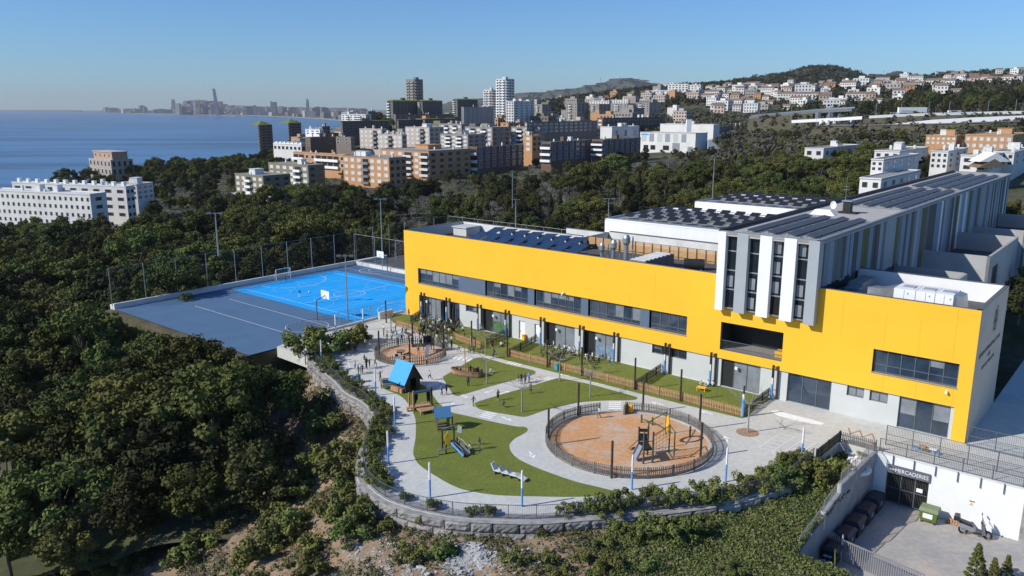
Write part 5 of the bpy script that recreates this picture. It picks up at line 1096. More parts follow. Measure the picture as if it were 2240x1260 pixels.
PP = [((778,773),'run','black','black','child in dark clothes running left of the small sand pit'),((765,752),'stand','lblue','grey','child in pale top standing in the shade of the left bushes'),((799,760),'stand','white','olive','child in white top beside the left bushes'),
 ((857,745.5),'stand','lblue','grey','child in light top standing left of the black robed adult'),((868,743),'walk','blue','black','child with blue top beside the black robed adult'),((865.5,723),'stand','white','olive','child in white top and olive trousers by the short orange fence'),
 ((915.5,773),'stand','olive','black','child in olive top standing inside the small sand pit'),((934,799),'stand','white','olive','child in white shirt leaning on the small pit fence'),((980,764),'walk','blue','white','child in blue and white at the right of the small pit'),((988,763),'stand','black','black','child in black right of the small sand pit'),
 ((1026.7,774),'walk','olive','olive','child in olive walking beside the second garden fence'),((784,819),'stand','olive','grey','child at left of the group of three near the rim'),((793,819),'walk','navy','olive','child in the middle of the group near the rim'),((821,803),'run','olive','black','child in olive with arms out left of the playhouse'),
 ((832,834),'wave','grey','olive','child waving arms beside the lamp pole left of the playhouse'),((941,832),'run','white','black','child in white shirt and black shorts running right of the playhouse'),((966.7,864.5),'walk','blue','black','child in blue vest walking near the boat island'),((976.7,862),'walk','navy','black','child in dark clothes walking beside the blue vest child'),
 ((1035.6,890),'walk','grey','olive','child with backpack walking at the tip of the turf island'),((1024.4,845),'stand','navy','black','child in navy standing in front of the boat'),((1079,784),'stand','grey','black','child in grey beside the bare tree at the garden fence'),((1089.5,876),'stand','olive','black','child in olive top standing on the middle turf island'),
 ((1101.4,891),'crouch','olive','grey','child bending forward on the middle turf island'),((1140.7,839),'stand','black','black','left child in black of the three by the path crossing'),((1149,839),'stand','navy','black','middle child in navy of the three by the path crossing'),((1157,836),'stand','blue','grey','right child in light blue of the three by the path crossing'),
 ((1161,861),'walk','olive','black','child in olive with white shoes at the edge of the middle turf'),((1310,915),'walk','lblue','olive','child in pale blue walking inside the large sand pit'),((1189.5,768),'walk','white','olive','child in white left of the middle garden door'),((1209.8,777),'stand','olive','olive','tall child in olive in front of the middle glazed door'),
 ((1221.7,776),'stand','olive','white','child in olive and white beside the tall olive child'),((1238,772),'stand','white','black','child in white shirt in front of the middle glass door'),((1287,795),'stand','black','black','child in black standing on the middle garden turf'),((1295.5,790),'stand','white','black','child in white top behind the child in black'),
 ((1266,786),'stand','white','grey','child in white left of the blue drawings window'),((1049,983),'stand','navy','grey','child in navy standing beside the slide shadow'),((1030,988),'crouch','white','grey','child crouching beside the slide tower'),((625.5,616),'stand','black','black','child in black as goalkeeper on the blue court'),((656,650),'walk','navy','white','child in navy running on the blue court near the ball')]
for p, pose, t, l, lab in PP: person(G(*p) if p[0] > 700 or p[1] > 700 else G(*p, ZC), pose, t, l, lab)
person(G(879,750), 'stand', 'black', 'black', 'adult in long black coat left of the crowd', 1.62, shorts=False, sleeves='black'); person(G(802,808), 'stand', 'black', 'black', 'adult in black beside the group of three near the rim', 1.6, shorts=False, sleeves='black')
sits = [((1075,817),'white','grey','child in white sitting on the turf right of the boat'),((1097,758),'white','black','child in white sitting in the white doors garden'),((1533,846),'white','black','left child of the seated trio by the right classroom door'),((1547,845),'white','white','middle child of the seated trio by the right classroom door'),((1559,846),'white','black','right child of the seated trio by the right classroom door'),((1299,806),'olive','black','child lying low on the middle garden turf'),((1313,783),'white','grey','child in white sitting before the blue drawings window'),((1250,779),'black','black','child in black sitting at the middle door'),((1262,779),'white','black','child in white sitting at the middle door'),((1325,786),'grey','black','child in grey sitting right of the blue drawings window'),((1272,773),'white','grey','child in white sitting by the middle double post'),((1104,753),'grey','olive','child in grey sitting behind the bare tree')]
for p, t, l, lab in sits: person(G(*p)+Vector((0, 0, .03)), 'sit', t, l, lab)
for i, (x, y, lab) in enumerate(((-1.2, .1, 'child with dark hair at the bow of the play boat'), (-.85, -.1, 'second child near the bow of the play boat'), (.1, .1, 'child in olive beside the mast of the play boat'), (.5, -.15, 'child in black in the middle of the play boat'), (1.4, .1, 'child in pale blue at the stern of the play boat'))):
    bo = bpy.data.objects['play_boat']; q = Vector((x, y, .2)); q.rotate(bo.rotation_euler.to_matrix()); person(bo.location+q, 'stand' if i in (2, 3) else 'sit', ('black', 'black', 'olive', 'black', 'lblue')[i], 'olive' if i == 2 else 'black', lab)
# the crowd at the far doorway
k = 0; spots = []
while k < 95:
    x, y = random.gauss(950, 26), random.gauss(722, 19)
    if not (888 < x < 1010 and 684 < y < 768): continue
    g_ = G(x, y); 
    if UV(g_)[1] > -.7 or any((g_-s).length < .38 for s in spots): continue
    spots.append(g_); t = random.choice(('olive', 'olive', 'black', 'white', 'grey', 'navy', 'lblue'))
    person(g_, random.choice(('stand', 'stand', 'walk', 'wave', 'run')), t, random.choice(('black', 'black', 'olive', 'grey')), 'child in the dense crowd between the far doorway and the small sand pit', random.uniform(1.15, 1.45), group='crowd of children at the far doorway'); k += 1

for x0, x1, y0, y1, n, lab in ((1182, 1262, 764, 786, 14, 'child in the group before the middle glazed door'), (1262, 1335, 780, 800, 10, 'child in the group before the blue drawings window'), (1000, 1085, 742, 776, 9, 'child on the path or garden right of the crowd'), (838, 892, 722, 752, 7, 'child on the pavement left of the crowd'), (985, 1060, 715, 742, 6, 'child in the garden below the green filmed window'), (760, 825, 765, 820, 4, 'child on the pavement left of the small sand pit')):
    k = 0
    while k < n:
        g_ = G(random.uniform(x0, x1), random.uniform(y0, y1))
        if UV(g_)[1] > -.8 or any((g_-s).length < .5 for s in spots): continue
        spots.append(g_); person(g_, random.choice(('stand', 'stand', 'walk', 'sit', 'wave')), random.choice(('olive', 'white', 'white', 'black', 'grey', 'lblue')), random.choice(('black', 'olive', 'grey')), lab, random.uniform(1.15, 1.4), group=lab.replace('child', 'children', 1)); k += 1
# ------------------------------------------------------------------ terrain: q is a direction (pixel column of the view), d the forward distance
TP = [ # q, d, z
 (-200,110,-11),(100,110,-9),(400,110,-6),(700,120,-5),(-200,180,-13),(100,180,-13),(400,180,-10),(700,180,-7),(0,280,-13),(300,280,-13),(600,280,-10),(800,250,-8),(1000,220,-7),(1200,200,-5),(1500,220,-5),(1800,220,-2),(2100,200,2),(2400,160,2),
 (-100,400,-16),(150,420,-15),(300,480,-13),(450,480,-11),(620,420,-9),(850,380,-7),(1050,400,-6),(1250,360,-4),(1500,360,-3),(1750,330,2),(2000,280,7),(2250,280,9),
 (-100,520,-24),(100,560,-26),(300,580,-20),(450,600,-17),(600,560,-11),(750,520,-5),(950,520,-3),(1150,500,-2),(1400,500,1),(1600,520,4),(1800,480,10),(2000,480,15),(2250,450,18),
 (-300,800,-62),(0,800,-62),(300,800,-56),(480,820,-40),(580,800,-16),(680,760,-6),(780,800,18),(850,800,18),(950,800,8),(1100,820,10),(1250,800,12),(1450,800,20),(1650,700,22),(1850,650,25),(2100,650,34),(2300,650,36),
 (-300,1200,-75),(200,1200,-75),(500,1200,-75),(650,1100,-60),(760,1050,-15),(900,1100,5),(1100,1200,15),(1250,1200,36),(1400,1150,44),(1550,1100,50),(1750,1100,52),(2000,1000,55),(2250,1000,60),
 (-300,1900,-80),(300,1900,-80),(700,1900,-70),(850,1700,-20),(1050,1800,10),(1250,1600,45),(1380,1500,66),(1500,1500,72),(1600,1600,76),(1680,1900,78),(1750,2000,80),(1800,2000,80),(1860,2000,80),(1910,1950,78),(1980,1800,78),(2150,1700,92),(2300,1700,96),
 (-300,3500,-80),(500,3500,-80),(800,3000,-60),(1000,3000,-30),(1200,3000,10),(1400,2600,70),(1600,2800,80),(1800,2900,100),(1900,2900,122),(1980,3000,142),(2080,3000,138),(2200,3000,140),(2350,3000,150),
 (1000,4500,-45),(1300,4500,0),(1600,4500,30),(2000,4500,100),(2300,4500,100),(500,5000,-80),(-300,5000,-80)]
TA = np.array(TP, float)
def terz(q, d):
    q = np.asarray(q, float); d = np.asarray(d, float)
    dq = (q[..., None]-TA[:, 0])/115.; dl = (np.log(d)[..., None]-np.log(TA[:, 1]))/.16
    r2 = dq*dq+dl*dl
    wgt = np.exp(-.5*r2)+1e-3/(1+r2*r2)
    return (wgt*TA[:, 2]).sum(-1)/wgt.sum(-1)
def q_of(x, y): return 1120+FPX*x/(y*.976+6.5)
def nz(x, y): return np.sin(x*.031+1.3)*np.sin(y*.027+.4)+.6*np.sin(x*.083+y*.06)+.4*np.sin(x*.17-y*.13+2)
def TZ(x, y):
    r = float(terz(q_of(x, y), max(y, 20)))
    return r+float(nz(x, y))*min(1.0, y/600.)*.8
def P2(px, d, dz=0):                              # a point on the terrain in the direction of column px
    x = (px-1120)*(d*.976+6.5)/FPX; return Vector((x, d, TZ(x, d)+dz))
qs = np.linspace(-420, 2640, 320); ds = np.exp(np.linspace(math.log(62), math.log(4600), 190))
QQ, DD = np.meshgrid(qs, ds); ZZ = terz(QQ, DD); XX = (QQ-1120)*(DD*.976+6.5)/FPX
ZZ = ZZ+nz(XX, DD)*np.minimum(1, DD/600.)*.8+(nz(XX*.2, DD*.2)*4*np.clip((DD-900)/1500, 0, 1))
near = np.clip((150-DD)/25, 0, 1)*(QQ > 560)*(QQ < 2700); ZZ = np.where(near > 0, np.minimum(ZZ, -9*near+ZZ*(1-near)), ZZ)
b = MB(); nq = len(qs)
vs = np.stack([XX, DD, ZZ], -1).reshape(-1, 3).tolist()
fs = [(j*nq+i, j*nq+i+1, (j+1)*nq+i+1, (j+1)*nq+i) for j in range(len(ds)-1) for i in range(nq-1)]
b.raw(vs, fs)
ground_m = M('scrub_ground', (.06, .068, .026), .95, .35, .06, col2=(.14, .125, .085), thr=(.42, .68), detail=8, bump=.5, bscale=.5)
b.build('terrain', ground_m, kind='structure', smooth=True)
# sea
sea_m = bpy.data.materials.new('sea_water'); sea_m.use_nodes = True; n = sea_m.node_tree.nodes; l = sea_m.node_tree.links; p = n['Principled BSDF']
p.inputs['Base Color'].default_value = (.055, .135, .235, 1); p.inputs['Roughness'].default_value = .3; p.inputs['Specular IOR Level'].default_value = .3
geo = n.new('ShaderNodeNewGeometry'); mp = n.new('ShaderNodeMapping'); mp.inputs['Scale'].default_value = (.0012, .0075, 1); l.new(geo.outputs['Position'], mp.inputs[0])
no = n.new('ShaderNodeTexNoise'); no.inputs['Scale'].default_value = 1; no.inputs['Detail'].default_value = 5; no.inputs['Roughness'].default_value = .55; l.new(mp.outputs[0], no.inputs['Vector'])
cr = n.new('ShaderNodeValToRGB'); cr.color_ramp.elements[0].position = .45; cr.color_ramp.elements[1].position = .54; cr.color_ramp.elements[0].color = (.04, .085, .14, 1); cr.color_ramp.elements[1].color = (.075, .175, .32, 1); l.new(no.outputs['Fac'], cr.inputs[0]); l.new(cr.outputs[0], p.inputs['Base Color'])
n2 = n.new('ShaderNodeTexNoise'); n2.inputs['Scale'].default_value = .05; n2.inputs['Detail'].default_value = 6; l.new(geo.outputs['Position'], n2.inputs['Vector'])
bp = n.new('ShaderNodeBump'); bp.inputs['Strength'].default_value = .5; bp.inputs['Distance'].default_value = 3; l.new(n2.outputs['Fac'], bp.inputs['Height']); l.new(bp.outputs[0], p.inputs['Normal'])
ZS = -50
b = MB(); b.poly([(-24000, 300, ZS), (12000, 300, ZS), (12000, 23000, ZS), (-24000, 23000, ZS)]); b.build('sea', sea_m, kind='structure')
# far coast plain with its beach
far_m = M('far_land', (.075, .075, .065), .9, .4, .003, col2=(.17, .15, .12), detail=8)
def Sx(px, py, z=ZS): return G(px, py, z)
coast = [(60,242.5),(180,244),(240,246.5),(300,248.5),(380,250.3),(450,252),(535,253.2),(560,253.8),(620,256),(660,258),(700,260.3),(760,266),(900,268)]
cp_ = [Sx(*c) for c in coast]
b = MB()
for a, c in zip(cp_, cp_[1:]):
    b.poly([(a.x, a.y, ZS+.8), (c.x, c.y, ZS+.8), (c.x*1.02, c.y*1.02, ZS+4), (a.x*1.02, a.y*1.02, ZS+4)], 1)
    b.poly([(a.x*1.02, a.y*1.02, ZS+4), (c.x*1.02, c.y*1.02, ZS+4), (c.x*2.2, 23000, ZS+10), (a.x*(23000/a.y), 23000, ZS+10)], 0)
b.build('far_coast', [far_m, M('beach_sand', (.40, .35, .29), .95, .2, .01)], kind='structure')
# distant hills as ridges with depth
def ridge(name, pts, d, depth, base, mat, sub=10, rough=.012):
    top = spline([D(x, y, d) for x, y in pts], sub, False); rnd = random.Random(len(pts)); b = MB(); n = len(top); rows = 7; vs = []
    for j in range(rows):
        t = j/(rows-1)
        for i, p in enumerate(top):
            zz = base+(p.z-base)*math.cos(t*math.pi/2)**1.2 if j else p.z
            dy = -depth*t; s_ = (d+dy)/d
            h_ = (p.z-base)*rough*4*rnd.uniform(-1, 1)
            vs.append((p.x*s_+rnd.uniform(-1, 1)*depth*.03, p.y+dy+rnd.uniform(-1, 1)*depth*.03*(j > 0), max(base, zz+h_)))
    fs = [(j*n+i, (j+1)*n+i, (j+1)*n+i+1, j*n+i+1) for j in range(rows-1) for i in range(n-1)]
    vs += [(p.x*1.1, p.y+depth*.8, base) for p in top]; k = rows*n; fs += [(k+i, i, i+1, k+i+1) for i in range(n-1)]
    b.raw(vs, fs); return b.build(name, mat, kind='structure', smooth=True)
hill_m = M('hill_scrub', (.040, .046, .022), .95, .3, .012, col2=(.10, .09, .065), thr=(.45, .72), detail=9)
ridge('harbour_hill', [(395,236),(402,230),(410,222),(425,219),(445,219),(462,221),(472,226),(490,229),(520,231),(560,232.5),(620,234),(700,235),(790,237)], 11500, 2500, -46, far_m)
ridge('mountain_range', [(960,232),(1020,219),(1075,214),(1130,207),(1170,203.5),(1200,202),(1230,197),(1262,194),(1285,188),(1310,186.5),(1335,179),(1350,175.5),(1372,174.5),(1400,178),(1430,184),(1480,188),(1560,190),(1700,195),(1900,200),(2100,205),(2300,208)], 8200, 3000, -40, hill_m)
ridge('ridge_line', [(1840,190),(1880,173),(1905,166),(1925,163.5),(1945,166),(1958,161),(1972,158.5),(1990,163),(2015,166.5),(2040,162),(2072,157.5),(2095,160),(2120,166),(2160,163),(2200,161),(2235,159),(2300,157),(2400,152)], 3600, 900, 20, hill_m)
RID = ridge('scrub_hill', [(1480,196),(1540,188),(1600,180),(1650,172),(1700,165),(1728,162),(1752,154),(1772,149.5),(1790,147.5),(1812,149),(1832,151),(1852,157),(1872,163),(1892,171),(1915,180),(1960,192)], 2050, 620, 55, hill_m)
# transmission mast and hill-top buildings far away
for px, yb, yt, d, l in ((1313,182,168,8100,'slender telecom tower on the distant mountain'),(1728,162,146,1900,'lattice mast on the scrub hill'),(1933,163,152,3500,'left lattice mast on the far ridge'),(2224,160,143,3400,'right lattice mast on the far ridge')):
    a, c = D(px, yb, d), D(px, yt, d); b = MB(); h = c.z-a.z; b.tube((0, 0, -6), (0, 0, h), h*.035, 6, r2=h*.008); b.tube((0, 0, h*.55), (0, 0, h*.75), h*.07, 8); b.build('telecom_tower', midgrey, None, a, label=l, cat='tower')
b = MB(); a = D(1354, 176, 8100); b.box(-40, -20, -10, 40, 20, 12); b.tube((0, 0, 12), (0, 0, 42), 14, 6, r2=3); b.build('hilltop_church', offwhite, None, a, label='tiny church with spire on the distant mountain top', cat='church')
# ------------------------------------------------------------------ embankment in front of the plateau
pl2 = [(p.x, p.y) for p in plateau]; fl2 = [(p.x, p.y) for p in fence_line]
def emb(x, y):
    o = pdist(x, y, fl2, False)
    zw = -.55 if x > 9 else (-1.15 if x > -3 else -1.6)
    zw = -1.25+.8*min(1, max(0, (x+8)/18))
    z = zw-.12*o-.02*max(0, o-8)
    z -= max(0, (-9-x))*.22*min(1, o/6)
    return z+.18*math.sin(x*.9+1)*math.sin(y*.8)+.09*math.sin(x*2.3+y*1.7)
q0 = G(1745, 1240, -3); b = MB(); xs = np.arange(-46, 33, .7); ys = np.arange(24, 100, .7); vi = {}; vs = []
yd = [(p.x, p.y) for p in yard]
def yard_side(x, y): return Vector((x-A0.x, y-A0.y, 0)).cross(dw).z < 0   # true on the yard side of the concrete wall
def in_emb(x, y):
    if inside(x, y, pl2) and pdist(x, y, fl2, False) > 1.2: return False
    dd = Vector((x-A0.x, y-A0.y, 0)); s_ = dd.dot(dw); side = dd.cross(dw).z
    if side*sgn > .2 and s_ < Lw+9.5: return False
    if x > 14 and side*sgn > -1 and s_ >= Lw+9.5 and y < 45: return x < 16
    return True
uu = Vector((U.x, U.y, 0)); sgn = 1 if uu.cross(dw).z > 0 else -1
for i, x in enumerate(xs):
    for j, y in enumerate(ys):
        dd = Vector((x-A0.x, y-A0.y, 0)); sd_ = dd.cross(dw).z*sgn; nn = Vector((U.x, U.y, 0)); z_ = emb(x, y)
        if -.15 < sd_ < 1.4 and dd.dot(dw) < Lw+9.3: pw = Vector((x, y, 0))-Vector((-dw.y, dw.x, 0)).normalized()*(sd_+.12)*(1 if Vector((-dw.y, dw.x, 0)).cross(dw).z*sgn > 0 else -1); vi[i, j] = len(vs); vs.append((pw.x, pw.y, z_-.2)); continue
        vi[i, j] = len(vs); vs.append((x, y, z_))
fs = []
for i in range(len(xs)-1):
    for j in range(len(ys)-1):
        if in_emb(xs[i]+.35, ys[j]+.35): fs.append((vi[i, j], vi[i+1, j], vi[i+1, j+1], vi[i, j+1]))
b.raw(vs, fs); b.build('embankment', soil, kind='structure', smooth=True)
# sunken planter floor
pf = [G(1915, 988), G(1837, 968), G(1785, 1009), G(1740, 1042), A0+dw*(Lw+.0)-Vector((U.x, U.y, 0))*.1, A0-Vector((U.x, U.y, 0))*.1]
b = MB(); b.poly([(p.x, p.y, -.75) for p in pf]); b.build('planter_bed', M('planter_grass', (.11, .135, .035), .95, .3, 1.5, bump=.6, bscale=20), kind='structure')
# highway and its retaining walls on the right
def ribbon(name, pts, w, mat, h=.0, **k):
    b = MB()
    for a, c in zip(pts, pts[1:]): b.obox(a, c, w, .5+h)
    return b.build(name, mat, **k)
hw_pts = [D(x, y, d) for x, y, d in ((1888,257.6,512),(1940,254.6,508),(2000,252.2,505),(2060,250.6,502),(2120,249.2,500),(2290,246,490))]
bank_m = M('bank_scrub', (.07, .075, .03), .95, .4, .5, col2=(.16, .13, .09), bump=.6, bscale=3)
def bank(name, pts, w0, w1, dp, mat=bank_m):
    b = MB()
    for a, c in zip(pts, pts[1:]):
        d_ = c-a; d_.z = 0; d_.normalize(); n_ = Vector((-d_.y, d_.x, 0)); q = []
        for p in (a, c): q += [p+n_*w0-Vector((0, 0, .4)), p-n_*w0-Vector((0, 0, .4)), p-n_*w1-Vector((0, 0, dp)), p+n_*w1-Vector((0, 0, dp))]
        b.raw(q, [(0, 4, 5, 1), (1, 5, 6, 2), (3, 7, 4, 0), (0, 1, 2, 3), (4, 7, 6, 5)])
    return b.build(name, mat, kind='structure')
hroad = ribbon('highway', hw_pts, 16, asphalt, kind='structure')
bank('highway_bank', hw_pts, 8.3, 34, 13)
b = MB()
for a, c in zip(hw_pts, hw_pts[1:]): b.obox(a+Vector((0, -8.5, .5)), c+Vector((0, -8.5, .5)), .5, 1.6)
b.build('highway_parapet', white, None, label='white parapet running along the highway on the right', cat='wall')
b = MB(); qa = [D(x, y, d) for x, y, d in ((1960,271.5,470),(2050,268,462),(2140,264,455),(2280,259,445))]; tp = [D(x, y, d) for x, y, d in ((1960,271,470),(2050,262,462),(2140,257,455),(2280,251.5,445))]
for i in range(3): b.poly([qa[i]-Vector((0,0,2)), qa[i+1]-Vector((0,0,2)), tp[i+1], tp[i]]); b.poly([tp[i], tp[i+1], tp[i+1]+Vector((0, 4, 0)), tp[i]+Vector((0, 4, 0))])
b.build('highway_wall', white, None, label='long white tapering retaining wall below the highway', cat='wall')
bank('slip_bank', [D(x, y, d) for x, y, d in ((1790,275,500),(1900,274.5,480),(2050,271.5,462),(2280,264,440))], 3.4, 22, 9)
lr = [D(x, y, d) for x, y, d in ((1790,274,500),(1900,273.5,480),(2050,270.5,462),(2280,263,440))]; ribbon('slip_road', lr, 7, M('slip_asphalt', (.2, .2, .2), .9, .1), kind='structure')
o = empty('road_viaduct', D(1790, 270, 520), 0, label='white road viaduct on slim piers right of the grey offices', cat='bridge'); vp = [D(x, y, d) for x, y, d in ((1735,266,540),(1790,263,530),(1850,260,520),(1890,257.5,512))]; b = MB(); o0 = o.location
for a, c in zip(vp, vp[1:]): b.obox(a-o0, c-o0, 6, 1.9)
b.build('deck', white, o)
for px in (1797, 1810, 1824, 1851, 1865): 
    a = D(px, 262, 523); b = MB(); b.box(-.6, -2, -14, .6, 2, 0); b.build('pier', white, o, a-o0)
o = empty('dark_viaduct', D(1760, 250, 560), 0, label='dark road bridge crossing below the villas', cat='bridge'); vp = [D(x, y, d) for x, y, d in ((1640,258,600),(1720,250.5,590),(1800,243.5,580),(1865,240,570))]; b = MB(); o0 = o.location
for a, c in zip(vp, vp[1:]): b.obox(a-o0, c-o0, 7, 2.0)
b.build('deck', midgrey, o); bank('road_bank', vp[:2]+[vp[1].lerp(vp[2], .75)], 3.3, 14, 11); b = MB()
for a, c in zip(vp, vp[1:]): b.obox(a-o0+Vector((0,-3.6,1.5)), c-o0+Vector((0,-3.6,1.5)), .3, 1.0)
b.build('parapet', galv, o)
for px in (1790, 1815, 1835): a = D(px, 246, 575); b = MB(); b.box(-1, -3, -16, 1, 3, 0); b.build('pier', midgrey, o, a-o0)
# ------------------------------------------------------------------ town buildings
def win_mesh(gl, fr, nm='window'):
    b = MB(); b.poly([(-.5, -.02, 0), (.5, -.02, 0), (.5, -.02, 1), (-.5, -.02, 1)], 0)
    for x0, x1, z0, z1 in ((-.56, -.47, -.04, 1.05), (.47, .56, -.04, 1.05), (-.47, .47, -.06, .03), (-.47, .47, .96, 1.05)):
        b.box(x0, -.07, z0, x1, .03, z1, 1)
    return b.mesh(nm, [gl, fr])
wd = M('far_glass', (.03, .035, .042), .15, .3, .3, spec=.6); wsh = M('shutter_white', (.62, .62, .60), .7, .1, .3); wbl = M('far_glass_blue', (.10, .16, .25), .12, .3, .2, spec=.7)
W_DARK = win_mesh(wd, wsh); W_SHUT = win_mesh(wsh, greywall); W_BLUE = win_mesh(wbl, galv); W_DD = win_mesh(wd, midgrey)
def fit(xl, xc, xr, yt, yb, d, ang):
    Cn = D(xc, yb, d); h = D(xc, yt, d).z-Cn.z; u = Vector((math.cos(ang), math.sin(ang))); v = Vector((-u.y, u.x)); dz = Cn.z+h/2-H
    k = xl-1120; w_ = (Cn.x*FPX-k*(Cn.y*cp-dz*sp))/(u.x*FPX-k*u.y*cp); k = xr-1120; t = (k*(Cn.y*cp-dz*sp)-Cn.x*FPX)/(v.x*FPX-k*v.y*cp)
    return Cn, h, max(2, w_), max(3, min(t, 90))
NB = [0]
def bldg(label, xl, xc, xr, yt, yb, d, mat, fl, nf, ns, roof='flat', wm=(None, None), ang=None, balc=(), bm=None, roofm=None, name='apartment_building', cat='building', group=None, ww=.5, wh=.5, hut=True, band=None, found=9):
    ang = UA if ang is None else ang
    Cn, h, w_, t = fit(xl, xc, xr, yt, yb, d, ang); o = empty(name, Cn, ang, label=label, cat=cat, group=group); rnd = random.Random(NB[0]); NB[0] += 1
    wf, ws = wm[0] or W_DARK, wm[1] or W_DD
    b = MB(); b.box(-w_, 0, -found, 0, t, h-.4); b.build('wall', mat, o)
    rm = roofm or roofgrey
    if roof == 'flat':
        b = MB(); b.box(-w_-.12, -.12, h-.4, .12, t+.12, h-.28); rb = b.build('roof', rm, o); b = MB()
        for q in ((-w_-.1, -.1, .1, .15), (-w_-.1, t-.15, .1, t+.1), (-w_-.1, .15, -w_+.15, t-.15), (-.15, .15, .1, t-.15)): b.box(q[0], q[1], h-.28, q[2], q[3], h)
        b.build('parapet', band or mat, rb)
        if hut:
            for k in range(rnd.randint(1, 2)):
                cx = -w_*rnd.uniform(.2, .8); cy = t*rnd.uniform(.3, .7); s = min(w_, t)*.16; b = MB(); b.box(cx-s, cy-s, h-.28, cx+s, cy+s, h+1.9); b.box(cx-s*1.08, cy-s*1.08, h+1.9, cx+s*1.08, cy+s*1.08, h+2.05); b.build('roof_hut', rnd.choice((mat, offwhite)), rb)
            for k in range(3):
                cx = -w_*rnd.uniform(.1, .9); cy = t*rnd.uniform(.15, .85); b = MB(); b.box(cx-.35, cy-.35, h-.28, cx+.35, cy+.35, h+rnd.uniform(.6, 1.5)); b.build('chimney', offwhite, rb)
    elif roof == 'hip':
        e = .8; z0 = h-.4; rz = min(w_, t)*.17; r = min(w_, t)*.3; b = MB()
        b.raw([(-w_-e,-e,z0),(e,-e,z0),(e,t+e,z0),(-w_-e,t+e,z0),(-w_+r,r,z0+rz),(-r,r,z0+rz),(-r,t-r,z0+rz),(-w_+r,t-r,z0+rz)], [(3,2,1,0),(4,5,6,7),(0,1,5,4),(1,2,6,5),(2,3,7,6),(3,0,4,7)])
        rb = b.build('roof', rm, o); b = MB(); cx = -w_*.5; b.box(cx-w_*.14, t*.42, z0+rz, cx+w_*.14, t*.58, z0+rz+1.6); b.build('roof_hut', brown, rb)
    elif roof == 'gable':
        e = .4; z0 = h-.4; b = MB(); rz = t*.25
        b.raw([(-w_-e,-e,z0),(e,-e,z0),(e,t+e,z0),(-w_-e,t+e,z0),(-w_-e,t/2,z0+rz),(e,t/2,z0+rz)], [(0,1,5,4),(2,3,4,5),(1,2,5),(3,0,4),(3,2,1,0)]); b.build('roof', rm, o)
    fh = (h-.9)/fl
    for i in range(fl):
        z = .3+i*fh
        if nf:
            s = w_/nf
            for j in range(nf):
                if (j in balc): continue
                ww_ = min(s*ww, 2.6); link('window', wf, o, (-w_+s*(j+.5), 0, z+fh*.28), None, (ww_, 1, fh*wh))
        if ns:
            s = t/ns
            for j in range(ns): link('window', ws, o, (0, s*(j+.5), z+fh*.28), R(90), (min(s*ww, 2.6), 1, fh*wh))
        if nf:
            s = w_/nf
            for j in balc:
                x0, x1 = -w_+s*j, -w_+s*(j+1); b = MB(); b.box(x0, -1.2, z-.1, x1, -.01, z+.08); b.box(x0, -1.2, z+.08, x1, -1.1, z+fh*.36); b.box(x0, -1.1, z+.08, x0+.1, -.01, z+fh*.36); b.box(x1-.1, -1.1, z+.08, x1, -.01, z+fh*.36); bl = b.build('balcony', bm or offwhite, o)
                b = MB(); b.poly([(x0+.3, -.03, z+.1), (x1-.3, -.03, z+.1), (x1-.3, -.03, z+fh*.8), (x0+.3, -.03, z+fh*.8)]); b.build('balcony_door', wd, bl)
    return o
gband = M('grey_band', (.24, .24, .23), .8, .1)
# --- near rows
bldg('orange brick apartment block with pale centre balconies nearest the trees', 751, 853, 889, 345, 408, 372, brick_o, 4, 7, 3, wm=(W_SHUT, W_DD), balc=(3,), bm=galv, band=midgrey)
bldg('orange apartment block with white balcony corner behind the nearest one', 833, 939, 1029, 330, 388, 402, brick_o, 4, 6, 5, wm=(W_SHUT, W_DD), balc=(3, 5), bm=offwhite, band=midgrey)
bldg('long low orange block with white balconies left of the nearest orange one', 642, 756, 762, 338, 372, 432, brick_o, 2, 9, 1, balc=(0, 1, 4, 5, 6, 7), bm=white, hut=True)
bldg('olive stucco house block with two white balconies in front of the sea wood', 515, 578, 636, 384, 428, 330, olive, 3, 5, 3, wm=(W_SHUT, W_DD), balc=(2,), bm=white)
bldg('second olive stucco block with white balconies behind the first one', 588, 676, 711, 361, 406, 370, olive, 3, 6, 2, wm=(W_SHUT, W_DD), balc=(4,), bm=white)
bldg('white terrace house with carport at the foot of the olive blocks', 500, 588, 600, 432, 446, 318, twhite, 1, 3, 1, name='garage', hut=False)
# brown brick with blue glazing
for a in (('brown brick block with blue glazed front left of centre', 1027, 1044, 1145, 321, 374, 425), ('brown brick block with blue glazed front at centre', 1184, 1205, 1294, 310, 356, 425), ('brown brick block with blue glazed front beside the white warehouse', 1295, 1318.6, 1401, 305, 342, 445)):
    o = bldg(*a, dkbrick, 3, 1, 7, wm=(W_SHUT, W_BLUE), ww=.82, wh=.72, balc=(0,), bm=white)
bldg('slim orange gabled end block between the blue glazed blocks', 1146, 1164, 1184, 296, 334, 470, brick_o, 3, 1, 2, wm=(W_SHUT, W_DD))
